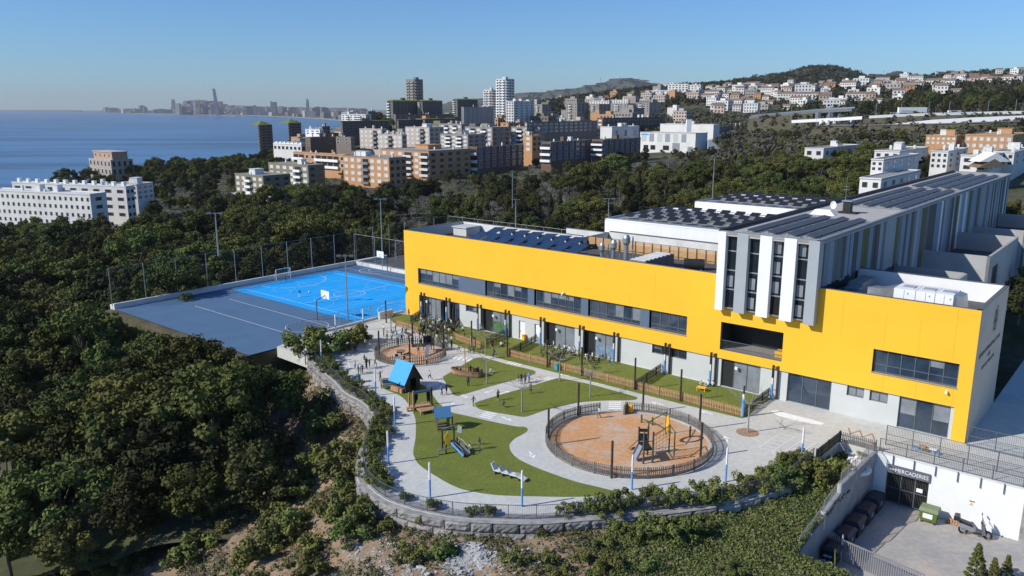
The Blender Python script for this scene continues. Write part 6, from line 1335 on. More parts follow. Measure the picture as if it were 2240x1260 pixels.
# beige blocks
bldg('beige apartment block with grey balconies at left of the beige pair', 787, 836, 846, 282, 325, 500, beige, 4, 5, 1, wm=(W_SHUT, None), balc=(3,), bm=gband)
bldg('beige apartment block in front at right of the beige pair', 829, 880, 890, 294, 328, 482, beige, 3, 5, 1, wm=(W_SHUT, None), balc=(2,), bm=gband)
bldg('beige apartment block with long dark side behind the beige pair', 887, 940, 971, 278, 320, 525, beige, 4, 5, 3, wm=(W_SHUT, None), balc=(3,), bm=gband)
for i, a in enumerate(((963, 1010, 1022, 271, 302, 565), (1017, 1077, 1115, 278, 320, 522), (1118, 1180, 1192, 278, 320, 525), (963, 1024, 1062, 294, 332, 472))):
    bldg(('upper', 'middle', 'right', 'lower')[i]+' grey brown apartment block with white balconies in the centre cluster', *a, M('taupe_wall', (.30, .27, .24), .85, .08), 4 if i else 3, 5, 3, wm=(W_SHUT, None), balc=(1, 3), bm=white)
# rows of dark terraces with orange gables
bldg('long terrace of dark brick houses with orange end behind the warehouse', 1306, 1318.6, 1479, 258, 278, 600, dkbrick, 2, 1, 16, wm=(W_SHUT, W_BLUE), roofm=tile); bldg('long terrace of dark houses left behind the warehouse', 1150, 1153, 1306, 267, 294, 522, brown, 3, 1, 14, wm=(W_SHUT, W_BLUE), roofm=tile)
bldg('terrace of low houses with tiled roofs right of the white blocks', 1095, 1112, 1180, 268, 284, 590, brick_o, 2, 1, 6, roofm=tile)
# towers
def tower(label, xl, xc, xr, yt, yb, d, mat, fl, bm, nf=2, ns=2):
    o = bldg(label, xl, xc, xr, yt, yb, d, mat, fl, nf+1, ns+1, name='tower_block', wh=.55, ww=.6, found=20); Cn, h, w_, t = fit(xl, xc, xr, yt, yb, d, UA); fh = (h-.9)/fl
    for i in range(fl):
        z = .3+i*fh
        for j in range(nf): b = MB(); s = w_/nf; b.box(-w_+s*(j+.1), -1.3, z-.1, -w_+s*(j+.85), -.02, z+fh*.34); b.build('balcony', bm, o)
        for j in range(ns): b = MB(); s = t/ns; b.box(.02, s*(j+.1), z-.1, 1.3, s*(j+.85), z+fh*.34); b.build('balcony', bm, o)
    return o
tower('tall grey brown tower with stacked balconies on the tree hill', 889, 909, 926, 173, 276, 830, M('tower_brown', (.24, .215, .19), .85, .08), 16, M('tower_band', (.36, .33, .30), .85, .05))
tower('tall white tower with stacked balconies', 1085, 1106, 1125, 172, 268, 830, offwhite, 16, white); tower('lower white tower in front left of the tall white tower', 1058, 1075, 1086, 196, 266, 850, offwhite, 12, twhite, 2, 1)
bldg('white slab with blue shaded side below the white towers', 1107, 1124, 1169, 221, 270, 705, twhite, 8, 3, 4, wm=(W_DD, W_BLUE)); bldg('grey blue slab with vertical strips below the lower white tower', 1009.5, 1015, 1080, 234, 272, 705, M('grey_blue_wall', (.26, .27, .29), .8, .08), 6, 1, 7, wm=(None, W_BLUE), ww=.6)
for i, a in enumerate(((848, 861, 914, 220, 277, 705), (915.6, 925, 968, 220, 262, 720), (991, 1001, 1045, 217, 252, 905))):
    bldg(('left', 'middle', 'right')[i]+' dark brown block with mossy hipped roof below the tower', *a, M('umber_wall', (.13, .12, .10), .85, .1), 9 if i < 2 else 7, 2, 7, 'hip', roofm=greenroof, balc=(0,), bm=offwhite, found=20)
bldg('long dark podium block below the mossy roofed blocks', 861, 866, 985, 250, 268, 690, brown, 3, 1, 12, roofm=greenroof)
for i, a in enumerate(((748, 750, 851, 264, 292, 600), (868, 872, 930, 261, 276, 640), (925, 930, 995, 259, 276, 650))): bldg(('left', 'middle', 'right')[i]+' low dark slab with mossy hipped roof in front of the podium', *a, M('umber_wall', (.13, .12, .10), .85, .1), 4, 1, 9, 'hip', roofm=greenroof)
bldg('pale balcony block on the tree hill slope', 747, 800, 812, 250, 265, 640, offwhite, 3, 6, 1, balc=(1, 3, 4), bm=white); bldg('brown cube house on the tree hill', 802, 806, 822, 243, 262, 650, brown, 3, 1, 3)
tower('left small dark tower with mossy roof at the shore', 568, 571, 597, 273, 332, 800, M('umber_wall', (.13, .12, .10), .85, .1), 9, brown, 1, 1); tower('right small dark tower with mossy roof at the shore', 632, 636, 660, 269, 326, 800, M('umber_wall', (.13, .12, .10), .85, .1), 9, brown, 1, 1)
for q, (x, y) in enumerate(((583, 273), (647, 269))):
    a = D(x, y, 812); b = MB(); b.raw([(-8,-8,0),(8,-8,0),(8,8,0),(-8,8,0),(0,0,4)], [(0,1,4),(1,2,4),(2,3,4),(3,0,4),(3,2,1,0)]); b.build('roof', greenroof, bpy.data.objects['tower_block.%03d' % (3+q)], Vector((-6, 6, fit(*(((568,571,597,273,332,800) if q == 0 else (632,636,660,269,326,800))), UA)[1]-.2)))
bldg('white factory with saw tooth roof by the shore towers', 598, 660, 666, 316, 334, 480, twhite, 1, 7, 1, name='factory', hut=False, ww=.6)
o = bpy.data.objects['factory']; Cn, h, w_, t = fit(598, 660, 666, 316, 334, 480, UA)
for i in range(7): x = -w_+w_*i/7; b = MB(); b.raw([(x, 0, h), (x+w_/7, 0, h), (x+w_/7, t, h), (x, t, h), (x+w_/7, 0, h+1.3), (x+w_/7, t, h+1.3)], [(0,1,4),(3,5,2),(0,4,5,3),(1,2,5,4)]); b.build('saw_tooth', white, o)
for i, a in enumerate(((668, 700, 706, 283, 296, 560), (700, 706, 722, 276, 296, 600), (712, 768, 772, 300, 318, 500), (668, 680, 735, 300, 322, 470))): bldg(('white', 'small brown', 'dark flat', 'dark low')[i]+' house between the saw tooth factory and the beige pair', *a, (white, brown, brown, dkbrick)[i], 2, 3, 2)
# white apartments on the left
bldg('front white apartment slab with small square windows at left', -30, 205, 236, 424, 500, 262, M('flats_white', (.70, .68, .63), .85, .07, .2), 4, 20, 1, wm=(W_DD, W_DD), ww=.34, wh=.42, roofm=offwhite, ang=R(-19)); bldg('rear white apartment slab with roof chimneys at left', 30, 282, 296, 407, 480, 290, twhite, 4, 10, 2, wm=(W_DD, W_DD), ww=.55, wh=.4, roofm=offwhite, ang=R(-19))
bldg('right end white apartment block behind the others at left', 240, 302, 336, 403, 440, 310, twhite, 3, 4, 3, wm=(W_DD, W_BLUE), ang=R(-12)); 
for i in range(12):
    Cn, h, w_, t = fit(30, 282, 296, 407, 480, 290, R(-19)); b = MB(); x = -w_*(i+.5)/12; b.box(x-.6, 1, h-.3, x+.6, 2.2, h+1.3); b.build('roof_hut', white, [o for o in bpy.data.objects if o.get('label', '').startswith('rear white apartment')][0])
# mansion
o = bldg('old three storey stone mansion with tall arched windows facing the sea', 196, 246, 292, 350, 388, 480, M('mansion_stone', (.40, .34, .28), .85, .12), 2, 6, 4, name='mansion', ww=.42, wh=.62, hut=False, roofm=offwhite); Cn, h, w_, t = fit(196, 246, 292, 350, 388, 480, UA)
b = MB(); b.box(-w_*.85, t*.1, h-.3, -w_*.02, t*.8, h+4.2); tp_ = b.build('upper_storey', M('mansion_pink', (.46, .31, .21), .85, .1), o); b = MB(); b.box(-w_*.88, t*.07, h+4.2, .1, t*.83, h+4.7); b.build('cornice', beige, tp_)
for i in range(4): link('window', W_DARK, tp_, (-w_*(.75-.2*i), t*.1, h+1.2), None, (1.2, 1, 2.2))
# warehouse
o = bldg('white supermarket warehouse with striped upper panels', 1400, 1520, 1547, 291, 333, 500, twhite, 1, 0, 0, name='warehouse', hut=False); Cn, h, w_, t = fit(1400, 1520, 1547, 291, 333, 500, UA)
for i in range(6): x = -w_*.97+i*w_*.145; b = MB(); b.box(x, -.08, h*.5, x+w_*.085, .02, h-.8); b.build('wall_panel', galv if i % 2 else M('panel_pale', (.52, .54, .52), .7, .05), o)
for x0, x1 in ((-.93, -.84), (-.8, -.71), (-.57, -.46)): b = MB(); b.box(x0*w_, -.06, .6, x1*w_, .02, h*.3); b.build('window', wd, o)
b = MB(); b.box(-.4*w_, -.07, .2, -.27*w_, .02, h*.45); b.build('gate', M('gate_grey', (.25, .27, .30), .6, .05), o); b = MB(); b.box(-.13*w_, -.07, .2, -.04*w_, .02, h*.28); b.build('gate', galv, o)
b = MB(); b.box(-.98*w_, -.09, h-1.9, -.84*w_, -.05, h-1.1); b.build('blue_sign', bright_blue, o)
bldg('rear white hall of the warehouse with flat roof', 1444, 1560, 1574, 272, 294, 560, twhite, 1, 0, 0, name='warehouse', hut=True); bldg('left white wing of the warehouse with blue shaded front', 1313, 1338, 1398, 277, 308, 525, twhite, 1, 0, 3, name='warehouse', wm=(None, W_BLUE), ww=.9, wh=.5)
a = D(1506, 280, 540); b = MB(); b.box(-1.6, -1.6, -4, 1.6, 1.6, 5.5); b.build('white_chimney', white, None, a, label='square white chimney on the warehouse', cat='chimney')
a = D(1548, 332, 498); b = MB(); b.raw([(0,0,0),(11,2,0),(11,3,0),(0,1,0),(0,0,8),(0,1,8)], [(0,1,4),(3,5,2),(0,4,5,3),(1,2,5,4)]); b.build('ramp_wall', white, None, a, label='white triangular ramp wall right of the warehouse', cat='wall')
bldg('long grey office block with strip windows right of the warehouse', 1570, 1573, 1648, 277, 300, 600, midgrey, 2, 1, 8, wm=(None, W_BLUE), ww=.8, wh=.4, name='office_block'); bldg('lower grey blue shed right of the office block', 1650, 1653, 1748, 282, 299, 595, M('shed_grey', (.24, .25, .26), .8, .1), 1, 1, 8, wm=(None, W_BLUE), ww=.8, name='office_block')
# upper white estate
for i, a in enumerate(((1448, 1505, 1510, 183, 204, 1100, 4, 8), (1422, 1467, 1471, 197, 228, 1010, 6, 7), (1432, 1456, 1468, 204, 238, 985, 8, 4), (1504, 1532, 1538, 185, 200, 1090, 3, 4))):
    bldg(('long top', 'wide middle', 'tall front', 'small top right')[i]+' white apartment block of the upper estate', *a[:6], twhite, a[6], a[7], 2, wm=(W_DD, W_DD), found=20)
bldg('orange and dark block in the upper estate', 1468, 1478, 1491, 201, 228, 990, brick_o, 7, 2, 2, found=20); bldg('white striped block with dark side in the upper estate', 1491, 1500, 1514, 198, 226, 990, twhite, 7, 2, 2, wm=(W_DD, W_DD), found=20); bldg('pale block with dark side at the right of the upper estate', 1514, 1528, 1540, 195, 224, 985, offwhite, 7, 3, 2, wm=(W_DD, W_DD), found=20)
for i, a in enumerate(((1291, 1332, 1338, 220, 230, 900), (1336, 1374, 1378, 218, 230, 900), (1376, 1428, 1434, 216, 236, 900))): bldg(('left', 'middle', 'right')[i]+' long white terrace below the upper estate', *a, twhite, 3, 7, 1, wm=(W_DD, None), found=15)
for i, a in enumerate(((1238, 1262, 1288, 225, 250, 800), (1290, 1310, 1336, 227, 242, 800), (1336, 1372, 1390, 226, 242, 790), (1390, 1420, 1446, 224, 246, 790), (1170, 1186, 1206, 228, 244, 800), (1238, 1262, 1276, 246, 262, 700))): bldg(('first', 'second', 'third', 'fourth', 'isolated', 'lower')[i]+' taupe block with mossy roof left of the upper estate', *a, M('taupe_wall', (.30, .27, .24), .85, .08), 4, 4, 3, roofm=greenroof, balc=(1,), bm=offwhite, hut=False, found=12)
# right white modern houses
mh = [('white modern house with flat roof directly behind the wing', 1905, 1930, 2010, 348, 378, 215, 2, 2, 5), ('lower white house with skylights behind the wing', 1880, 1925, 2012, 390, 420, 195, 1, 2, 5), ('white villa with tall windows left of the grey roofs', 1912, 1965, 2030, 330, 362, 268, 2, 3, 3), ('white villa with balconies and sunlit terrace', 2035, 2070, 2115, 330, 372, 262, 3, 3, 3), ('white villa with double gable front on the right', 2100, 2160, 2200, 340, 378, 240, 2, 2, 3), ('grey white villa at the right edge', 2170, 2215, 2260, 332, 366, 255, 2, 3, 3), ('white low house with blue shaded wing left of the villas', 1760, 1800, 1880, 324, 346, 330, 1, 2, 5)]
for lab, xl, xc, xr, yt, yb, d, fl, nf, ns in mh: bldg(lab, xl, xc, xr, yt, yb, d, twhite, fl, nf, ns, name='villa', cat='house', wm=(W_DD, W_BLUE), ww=.45, hut=d > 230)
for i, a in enumerate(((2155, 2175, 345), (2150, 2172, 358))): 
    p = D((a[0]+a[1])/2, a[2], 238); b = MB(); b.raw([(-4.5,-3,-1),(4.5,-3,-1),(4.5,3,-1),(-4.5,3,-1),(0,-3.2,1.6),(0,3.2,1.6)], [(0,1,4),(2,3,5),(1,2,5,4),(3,0,4,5)]); b.build('gable_roof', white if i == 0 else tile, None, p, label=('upper white', 'lower tiled')[i]+' gable roof of the double gabled villa', cat='roof')
bldg('left orange brick house row with flat roof above the villas', 2025, 2090, 2104, 296, 320, 320, brick_o, 2, 6, 2, wm=(W_SHUT, None), name='brick_house', cat='house'); bldg('right orange brick house row with moss side above the villas', 2110, 2212, 2250, 295, 330, 312, brick_o, 2, 7, 2, wm=(W_SHUT, None), name='brick_house', cat='house')
bldg('long white terrace row with many windows on the upper right', 2096, 2240, 2300, 200, 224, 880, twhite, 3, 16, 2, wm=(W_DD, None), found=15); bldg('taupe long row house below the villas in the far right', 1990, 2092, 2100, 206, 222, 900, beige, 3, 10, 1, roofm=tile, found=15); bldg('white gabled house end in the dark trees at right', 1962, 1980, 2004, 206, 228, 860, twhite, 2, 1, 2, found=12)
# --- hillside villas: three small house shapes copied
def small_house(w_, dp, h, roofm, wallm, gab):
    b = MB(); b.box(-w_/2, 0, -6, w_/2, dp, h, 0)
    if gab: b.raw([(-w_/2-.3,-.3,h),(w_/2+.3,-.3,h),(w_/2+.3,dp+.3,h),(-w_/2-.3,dp+.3,h),(-w_/2-.3,dp/2,h+2),(w_/2+.3,dp/2,h+2)], [(0,1,5,4),(2,3,4,5),(1,2,5),(3,0,4)], 1)
    else: b.box(-w_/2-.1, -.1, h, w_/2+.1, dp+.1, h+.3, 1); b.box(-w_/5, dp*.3, h+.3, w_/6, dp*.7, h+2.4, 0)
    for fl_ in range(max(1, int(h/3))):
        for i in range(int(w_/2.8)): x = -w_/2+1.2+i*2.8; b.box(x, -.06, .9+fl_*3, x+1.3, .02, 2.3+fl_*3, 2)
        for i in range(int(dp/3.2)): y = 1.2+i*3.2; b.box(w_/2-.02, y, .9+fl_*3, w_/2+.06, y+1.3, 2.3+fl_*3, 2)
    return b.mesh('hillside_house', [wallm, roofm, wd])
cream = M('cream_wall', (.55, .46, .36), .85, .08, .2, rnd=.25)
HS = [(small_house(9, 8, 6.2, tile, twhite, True), 'white', 'house with tiled gable roof'), (small_house(11, 9, 6.2, offwhite, twhite, False), 'white', 'flat roofed house'), (small_house(15, 9, 9.2, roofgrey, offwhite, False), 'pale', 'three storey block'), (small_house(9, 8, 6, tile, cream, True), 'cream', 'house with tiled roof'), (small_house(10, 9, 6, tile, brick_o, True), 'orange', 'house with tiled roof'), (small_house(20, 8, 6.2, tile, twhite, True), 'white', 'terrace with tiled roof'), (small_house(12, 9, 6.2, roofgrey, M('greige_wall', (.36, .33, .29), .85, .1, .2, rnd=.25), False), 'grey', 'flat roofed house'), (small_house(8, 7, 3.4, tile, cream, True), 'low cream', 'bungalow with tiled roof')]
random.seed(21); placed = []
zones = [(1540, 1760, 780, 1250, 78, 'on the middle hillside left of the villas ridge'), (1700, 1960, 760, 1400, 66, 'on the slope below the scrub hill'), (1900, 2250, 760, 1300, 84, 'among the trees of the upper right slope'), (1950, 2260, 1300, 2300, 40, 'high on the far right ridge'), (1000, 1300, 1300, 2600, 18, 'in the hazy valley behind the white towers')]
for x0, x1, d0, d1, n, where in zones:
    k = 0; tries = 0
    while k < n and tries < 2000:
        tries += 1; px = random.uniform(x0, x1); d = math.exp(random.uniform(math.log(d0), math.log(d1))); p = P2(px, d)
        if any((p-q).length < 17 for q in placed): continue
        if d < 900 and px > 2085: continue
        placed.append(p); i = random.choice((0, 0, 1, 5, 2, 3, 3, 4, 5, 1, 6, 6, 7, 7, 0)); me, col_, kind_ = HS[i]
        link('hillside_house', me, None, p, UA+random.uniform(-.35, .35), random.uniform(.85, 1.2), label='%s %s %s' % (col_, kind_, where), cat='house', group='hillside houses '+where); k += 1
# --- infill blocks between the apartment rows
IB = []
for w_, dp, hh_, m, rm, nm in ((16, 11, 12.4, M('taupe_wall', (.30, .27, .24), .85, .08), roofgrey, 'taupe'), (14, 10, 9.4, beige, tile, 'beige'), (18, 10, 9.4, brown, greenroof, 'brown'), (12, 9, 9.4, brick_o, roofgrey, 'orange brick'), (14, 9, 6.4, twhite, offwhite, 'white'), (20, 9, 6.4, dkbrick, tile, 'dark brick')): IB.append((small_house(w_, dp, hh_, rm, m, False), nm))
random.seed(33); k = t_ = 0; occ0 = []
for o in bpy.data.objects:
    if o.type == 'EMPTY' and o.parent is None and o.get('category') in ('building', 'house'): occ0.append(o.location.copy())
while k < 115 and t_ < 6000:
    t_ += 1; px = random.uniform(660, 1520); d = math.exp(random.uniform(math.log(455), math.log(1150))); p = P2(px, d)
    if (px > 1300 and d < 560) or (px > 1400 and d < 640): continue
    if any((p-q).length < 19 for q in placed) or any((p-q).length < 15 for q in occ0): continue
    placed.append(p); me, nm = random.choice(IB); link('town_block', me, None, p, UA+random.choice((0, 0, R(90)))+random.uniform(-.05, .05), random.uniform(.9, 1.2), label='small %s block between the apartment rows' % nm, cat='building', group='small blocks between the apartment rows'); k += 1
# --- city across the bay
ctm = [M('city_pale', (.40, .37, .34), .9, .1, .01), M('city_brown', (.20, .17, .15), .9, .1, .01), M('city_blue', (.09, .13, .18), .6, .1, .01)]
cb_ = []
for m in ctm: b = MB(); b.box(-.5, -.5, -.1, .5, .5, 1); b.box(-.2, -.2, 1, .2, .2, 1.08); cb_.append(b.mesh('city_block', m))
random.seed(5)
def coast_y(px):
    for (a, ya), (c, yc) in zip(coast, coast[1:]):
        if a <= px <= c: return ya+(yc-ya)*(px-a)/(c-a)
    return 260
for i in range(230):
    px = random.uniform(385, 780) if i < 190 else random.uniform(230, 400); base = Sx(px, coast_y(px)-.2); s = random.uniform(1.03, 1.7) if px > 380 else random.uniform(1.01, 1.1); p = Vector((base.x*s, base.y*s, ZS+5)); sc_ = p.y/6000; h = random.uniform(14, 45)*(1.6 if random.random() < .12 else 1)*(.6+.4*sc_)
    link('city_block', random.choice(cb_), None, p, random.uniform(0, 1.5), (random.uniform(25, 90)*sc_, random.uniform(20, 60), h), label='small hazy block of the city across the bay', cat='building', group='city blocks across the bay')
def far_tower(px, yb, yt, wpx, d, m, label, lean=0, taper=1, sail=False):
    a, c = D(px, yb, d), D(px, yt, d); h = c.z-a.z; w_ = wpx*d/FPX; b = MB(); n = 8; prev = None
    for k in range(n):
        t0, t1 = k/n, (k+1)/n; f = (lambda t: (1-(1-taper)*t) if not sail else math.sqrt(max(.05, 1-(t*.93)**4)))
        lx = lean*h
        q = lambda t: [(-w_/2*f(t)+lx*t, -w_/2*f(t), h*t), (w_/2*f(t)+lx*t, -w_/2*f(t), h*t), (w_/2*f(t)+lx*t, w_/2*f(t), h*t), (-w_/2*f(t)+lx*t, w_/2*f(t), h*t)]
        b.raw(q(t0)+q(t1), [(4,5,6,7),(0,1,5,4),(1,2,6,5),(2,3,7,6),(3,0,4,7)])
    b.build('skyscraper', m, None, a, label=label, cat='skyscraper')
far_tower(477, 252, 194, 7, 7400, ctm[2], 'very tall leaning slim tower of the distant skyline', -.09, .62); bb_ = bpy.data.objects['skyscraper']
far_tower(381, 247, 217, 7, 10200, ctm[2], 'sail shaped tower at the left of the distant skyline', 0, 1, True); far_tower(674, 250, 216, 5.5, 8200, ctm[2], 'bullet shaped tower at the right of the distant skyline', 0, 1, True)
for i, (px, yt, w_) in enumerate(((391, 226, 9), (404, 233, 8), (420, 228, 4), (428, 224, 5), (437, 226, 5), (451, 222, 8), (466, 226, 5), (484, 222, 8), (600, 223, 11), (595, 221, 3), (520, 235, 6), (558, 230, 5), (583, 236, 4), (602, 240, 10), (520, 237, 5), (660, 236, 4), (695, 238, 4), (710, 240, 5), (735, 238, 4), (745, 237, 4))):
    far_tower(px, 251, yt, w_, 7700+i*40, ctm[i % 3], '%s hazy high rise at column %s of the skyline' % (('pale', 'brown', 'bluish')[i % 3], ('one two three four five six seven eight nine ten eleven twelve thirteen fourteen fifteen sixteen seventeen eighteen nineteen twenty'.split()[i])))
# ------------------------------------------------------------------ vegetation
def leaves(centres, n, r, size, rnd, flat=.75, up=.35):
    """n small leaf faces round each clump centre; returns verts and faces as arrays"""
    c = np.repeat(np.array([q[:3] for q in centres]), n, 0); rr = np.repeat(np.array([q[3] if len(q) > 3 else r for q in centres]), n)
    m = len(c); v = rnd.normal(size=(m, 3)); v /= np.linalg.norm(v, axis=1)[:, None]; v[:, 2] *= flat
    pos = c+v*(rr*rnd.uniform(.55, 1.05, m))[:, None]
    nrm = v+np.array([0, 0, up])+rnd.normal(size=(m, 3))*.55; nrm /= np.linalg.norm(nrm, axis=1)[:, None]
    t = np.cross(nrm, rnd.normal(size=(m, 3))); t /= np.linalg.norm(t, axis=1)[:, None]; bt = np.cross(nrm, t)
    s = (size*rnd.uniform(.6, 1.3, m))[:, None]
    q = np.stack([pos-t*s*.5, pos+bt*s*.5, pos+t*s*.5, pos-bt*s*.5], 1)
    return q.reshape(-1, 3), np.arange(m*4).reshape(-1, 4)
def leaf_mesh(name, centres, n, r, size, seed, mat, flat=.75, core=0):
    rnd = np.random.RandomState(seed); vs, fs = leaves(centres, n, r, size, rnd, flat)
    me = bpy.data.meshes.new(name); me.from_pydata(vs.tolist(), [], fs.tolist()); me.materials.append(mat); me.update(); return me
def trunk_mesh(name, h, r, limbs, mat, seed=0):
    rnd = random.Random(seed); b = MB(); p = Vector((0, 0, -.8)); pts = [p]
    for i in range(4): pts.append(Vector((pts[-1].x+rnd.uniform(-.12, .12)*h*.12, pts[-1].y+rnd.uniform(-.12, .12)*h*.12, h*(i+1)/4)))
    for i in range(4): b.tube(pts[i], pts[i+1], r*(1-.17*i), 7, r2=r*(1-.17*(i+1)), caps=False)
    for c in limbs:
        a = pts[rnd.choice((2, 3))]; e = Vector(c[:3]); mid = a.lerp(e, .5)+Vector((0, 0, -.2)); b.tube(a, mid, r*.4, 5, r2=r*.28, caps=False); b.tube(mid, e, r*.28, 5, r2=r*.08, caps=False)
    return b.mesh(name, mat)
def umbrella(seed, H_=10., R_=4.5, n=38, leafn=150, ls=.33, mat=leaf_pine):
    rnd = random.Random(seed); cs = []
    for i in range(n):
        a = rnd.uniform(0, 6.283); q = math.sqrt(rnd.random()); x, y = R_*q*math.cos(a), R_*q*math.sin(a); z = H_*(.93-.22*q*q)-rnd.uniform(0, .2)*H_
        cs.append((x, y, z, rnd.uniform(.16, .27)*R_))
    return leaf_mesh('crown', cs, leafn, 1, ls, seed, mat, .7), trunk_mesh('trunk', H_*.7, H_*.03, cs[:7], bark, seed)
def roundtree(seed, H_=8., R_=3.2, n=40, leafn=135, ls=.31, mat=leaf_pine):
    rnd = random.Random(seed); cs = []
    for i in range(n):
        v = Vector((rnd.gauss(0, 1), rnd.gauss(0, 1), rnd.gauss(0, 1))).normalized()*(rnd.random()**.45); z = H_*.56+v.z*H_*.38
        k = 1-.45*max(0, (z/H_-.55)/.45); cs.append((v.x*R_*k, v.y*R_*k, z, rnd.uniform(.2, .33)*R_))
    return leaf_mesh('crown', cs, leafn, 1, ls, seed, mat, .8), trunk_mesh('trunk', H_*.5, H_*.028, cs[:7], bark, seed)
def cypress(seed, H_=11., R_=1.15):
    rnd = random.Random(seed); cs = []
    for i in range(34):
        t = i/33; r = R_*math.sin(min(1, t*2.2+.25)*math.pi/2)*(1-t**2.2)+.12; a = rnd.uniform(0, 6.28); cs.append((math.cos(a)*r*.4, math.sin(a)*r*.4, .6+t*(H_-.8), r*.75+.1))
    return leaf_mesh('crown', cs, 80, 1, .36, seed, leaf_dark, 1.2), trunk_mesh('trunk', H_*.3, .16, [], bark, seed)
def bare(seed, H_=5., R_=2.6, mat=twig, fine=5, r0=.06):
    rnd = random.Random(seed); b = MB()
    def grow(p, d, L, r, lev):
        e = p+d*L; b.tube(p, e, r, 4 if lev else 5, r2=r*.7, caps=False)
        if lev >= fine: return
        for k in range(rnd.choice((2, 3)) if lev else 5):
            nd = (d+Vector((rnd.gauss(0, .55), rnd.gauss(0, .55), rnd.gauss(.05, .4)))).normalized(); grow(e, nd, L*rnd.uniform(.6, .8), r*.62, lev+1)
    grow(Vector((0, 0, -.3)), Vector((0, 0, 1)), H_*.3, r0, 0); return b
PROTO = {}; leaf_oak = M('oak_leaves', (.036, .045, .016), .9, 0, .2, col2=(.085, .09, .028), spec=.15, rnd=.35)
for i in range(4): PROTO['umb', i] = umbrella(40+i, random.Random(i).uniform(9.5, 11), random.Random(i+9).uniform(4.2, 5.2))
for i in range(5): PROTO['rnd', i] = roundtree(60+i, random.Random(i+3).uniform(7.5, 9.5), random.Random(i+5).uniform(2.8, 3.6))
for i in range(4): PROTO['oak', i] = roundtree(140+i, random.Random(i+3).uniform(7, 8.5), random.Random(i+5).uniform(3.4, 4.2), 44, 140, .32, leaf_oak)
for i in range(3): PROTO['drk', i] = roundtree(80+i, 9, 3.6, mat=leaf_dark)
for i in range(2): PROTO['cyp', i] = cypress(90+i)
for i in range(2): PROTO['lim', i] = roundtree(100+i, 5.5, 2.8, 30, 90, .34, leaf_lime)
for i in range(3): PROTO['bsh', i] = roundtree(110+i, 3.2, 1.9, 22, 110, .3, leaf_bush)
for i in range(3):
    b1 = bare(120+i, 5.5, 2.6, fine=6, r0=.15); m1 = b1.mesh('crown', twig); PROTO['bar', i] = (m1, trunk_mesh('trunk', 1.6, .1, [], bark, i))
LAB = {'umb': ('umbrella_pine', 'broad umbrella pine', 'tree'), 'rnd': ('pine_tree', 'rounded green pine', 'tree'), 'oak': ('holm_oak', 'broad olive green holm oak', 'tree'), 'drk': ('evergreen_tree', 'dark evergreen tree', 'tree'), 'cyp': ('cypress_tree', 'slim dark cypress', 'tree'), 'lim': ('lime_green_tree', 'fresh lime green small tree', 'tree'), 'bsh': ('shrub', 'dense green shrub', 'shrub'), 'bar': ('bare_tree', 'bare grey twiggy tree', 'tree')}
NT = [0]
def tree(kind, p, s, where, group=None, sz=None):
    ks = [k for k in PROTO if k[0] == kind]; cr, tr = PROTO[random.choice(ks)]; nm, ds_, cat = LAB[kind]
    o = empty(nm, p, random.uniform(0, 6.28), label=ds_+' '+where, cat=cat, group=group or (ds_+'s '+where)); s_ = (s*random.uniform(.92, 1.1), s*random.uniform(.92, 1.1), sz or s*random.uniform(.9, 1.1)); o.scale = s_
    link('crown', cr, o); link('trunk', tr, o); NT[0] += 1; return o
random.seed(11); tpos = []
def blocked(p):
    u, v = UV(p)
    if -40 < u < 76 and -30 < v < 110 and not (u < 14 and v > 50) and not (u > 62 and v > 30 and u > 70): return True
    return False
occ = []     # building footprints kept clear
for o in list(bpy.data.objects):
    if o.type == 'EMPTY' and o.parent is None and o.get('category') in ('building', 'house'):
        w0 = [c for c in o.children if c.name.startswith('wall')]
        if w0:
            bb = w0[0].bound_box; xs_ = [q[0] for q in bb]; ys_ = [q[1] for q in bb]; occ.append((o.location.copy(), o.rotation_euler.z, min(xs_)-1.5, max(xs_)+1.5, min(ys_)-3, max(ys_)+1.5))
def onb(p):
    for loc, a, x0, x1, y0, y1 in occ:
        dx, dy = p.x-loc.x, p.y-loc.y; c, s = math.cos(a), math.sin(a); X, Y = dx*c+dy*s, -dx*s+dy*c
        if x0 < X < x1 and y0 < Y < y1: return True
    return any((p-q).length < 9 for q in placed) if p.y > 700 else False
def zone(x0, x1, d0, d1, n, kinds, s, where, mind=4.0, skip=None):
    k = t = 0
    while k < n and t < n*25:
        t += 1; px = random.uniform(x0, x1); d = math.exp(random.uniform(math.log(d0), math.log(d1))); p = P2(px, d)
        if blocked(p) or onb(p) or any(abs(p.x-q[0]) < mind and abs(p.y-q[1]) < mind for q in tpos): continue
        if skip and skip(px, d): continue
        tpos.append((p.x, p.y)); tree(random.choice(kinds), p, random.uniform(*s), where); k += 1
# left pine wood
zone(-60, 430, 105, 255, 185, ('rnd', 'oak', 'umb', 'drk', 'rnd'), (.95, 1.3), 'in the dense wood at left', 4.6)
zone(420, 700, 160, 310, 82, ('rnd', 'oak', 'umb', 'drk', 'oak'), (.95, 1.3), 'in the wood behind the blue court', 4.6)
zone(690, 960, 172, 345, 72, ('oak', 'rnd', 'bar', 'drk', 'bar', 'oak'), (.8, 1.2), 'between the blue court and the orange blocks', 4.6)
zone(930, 1200, 185, 350, 75, ('bar', 'bar', 'oak', 'drk', 'bsh'), (.8, 1.15), 'in the bare thicket behind the school roof', 4.2)
zone(1200, 1480, 180, 350, 75, ('umb', 'oak', 'drk', 'bsh', 'bar'), (.75, 1.05), 'behind the white halls', 4.4)
zone(1480, 1900, 200, 350, 135, ('umb', 'umb', 'oak', 'drk'), (.8, 1.1), 'in the dark pine grove behind the halls', 4.4)
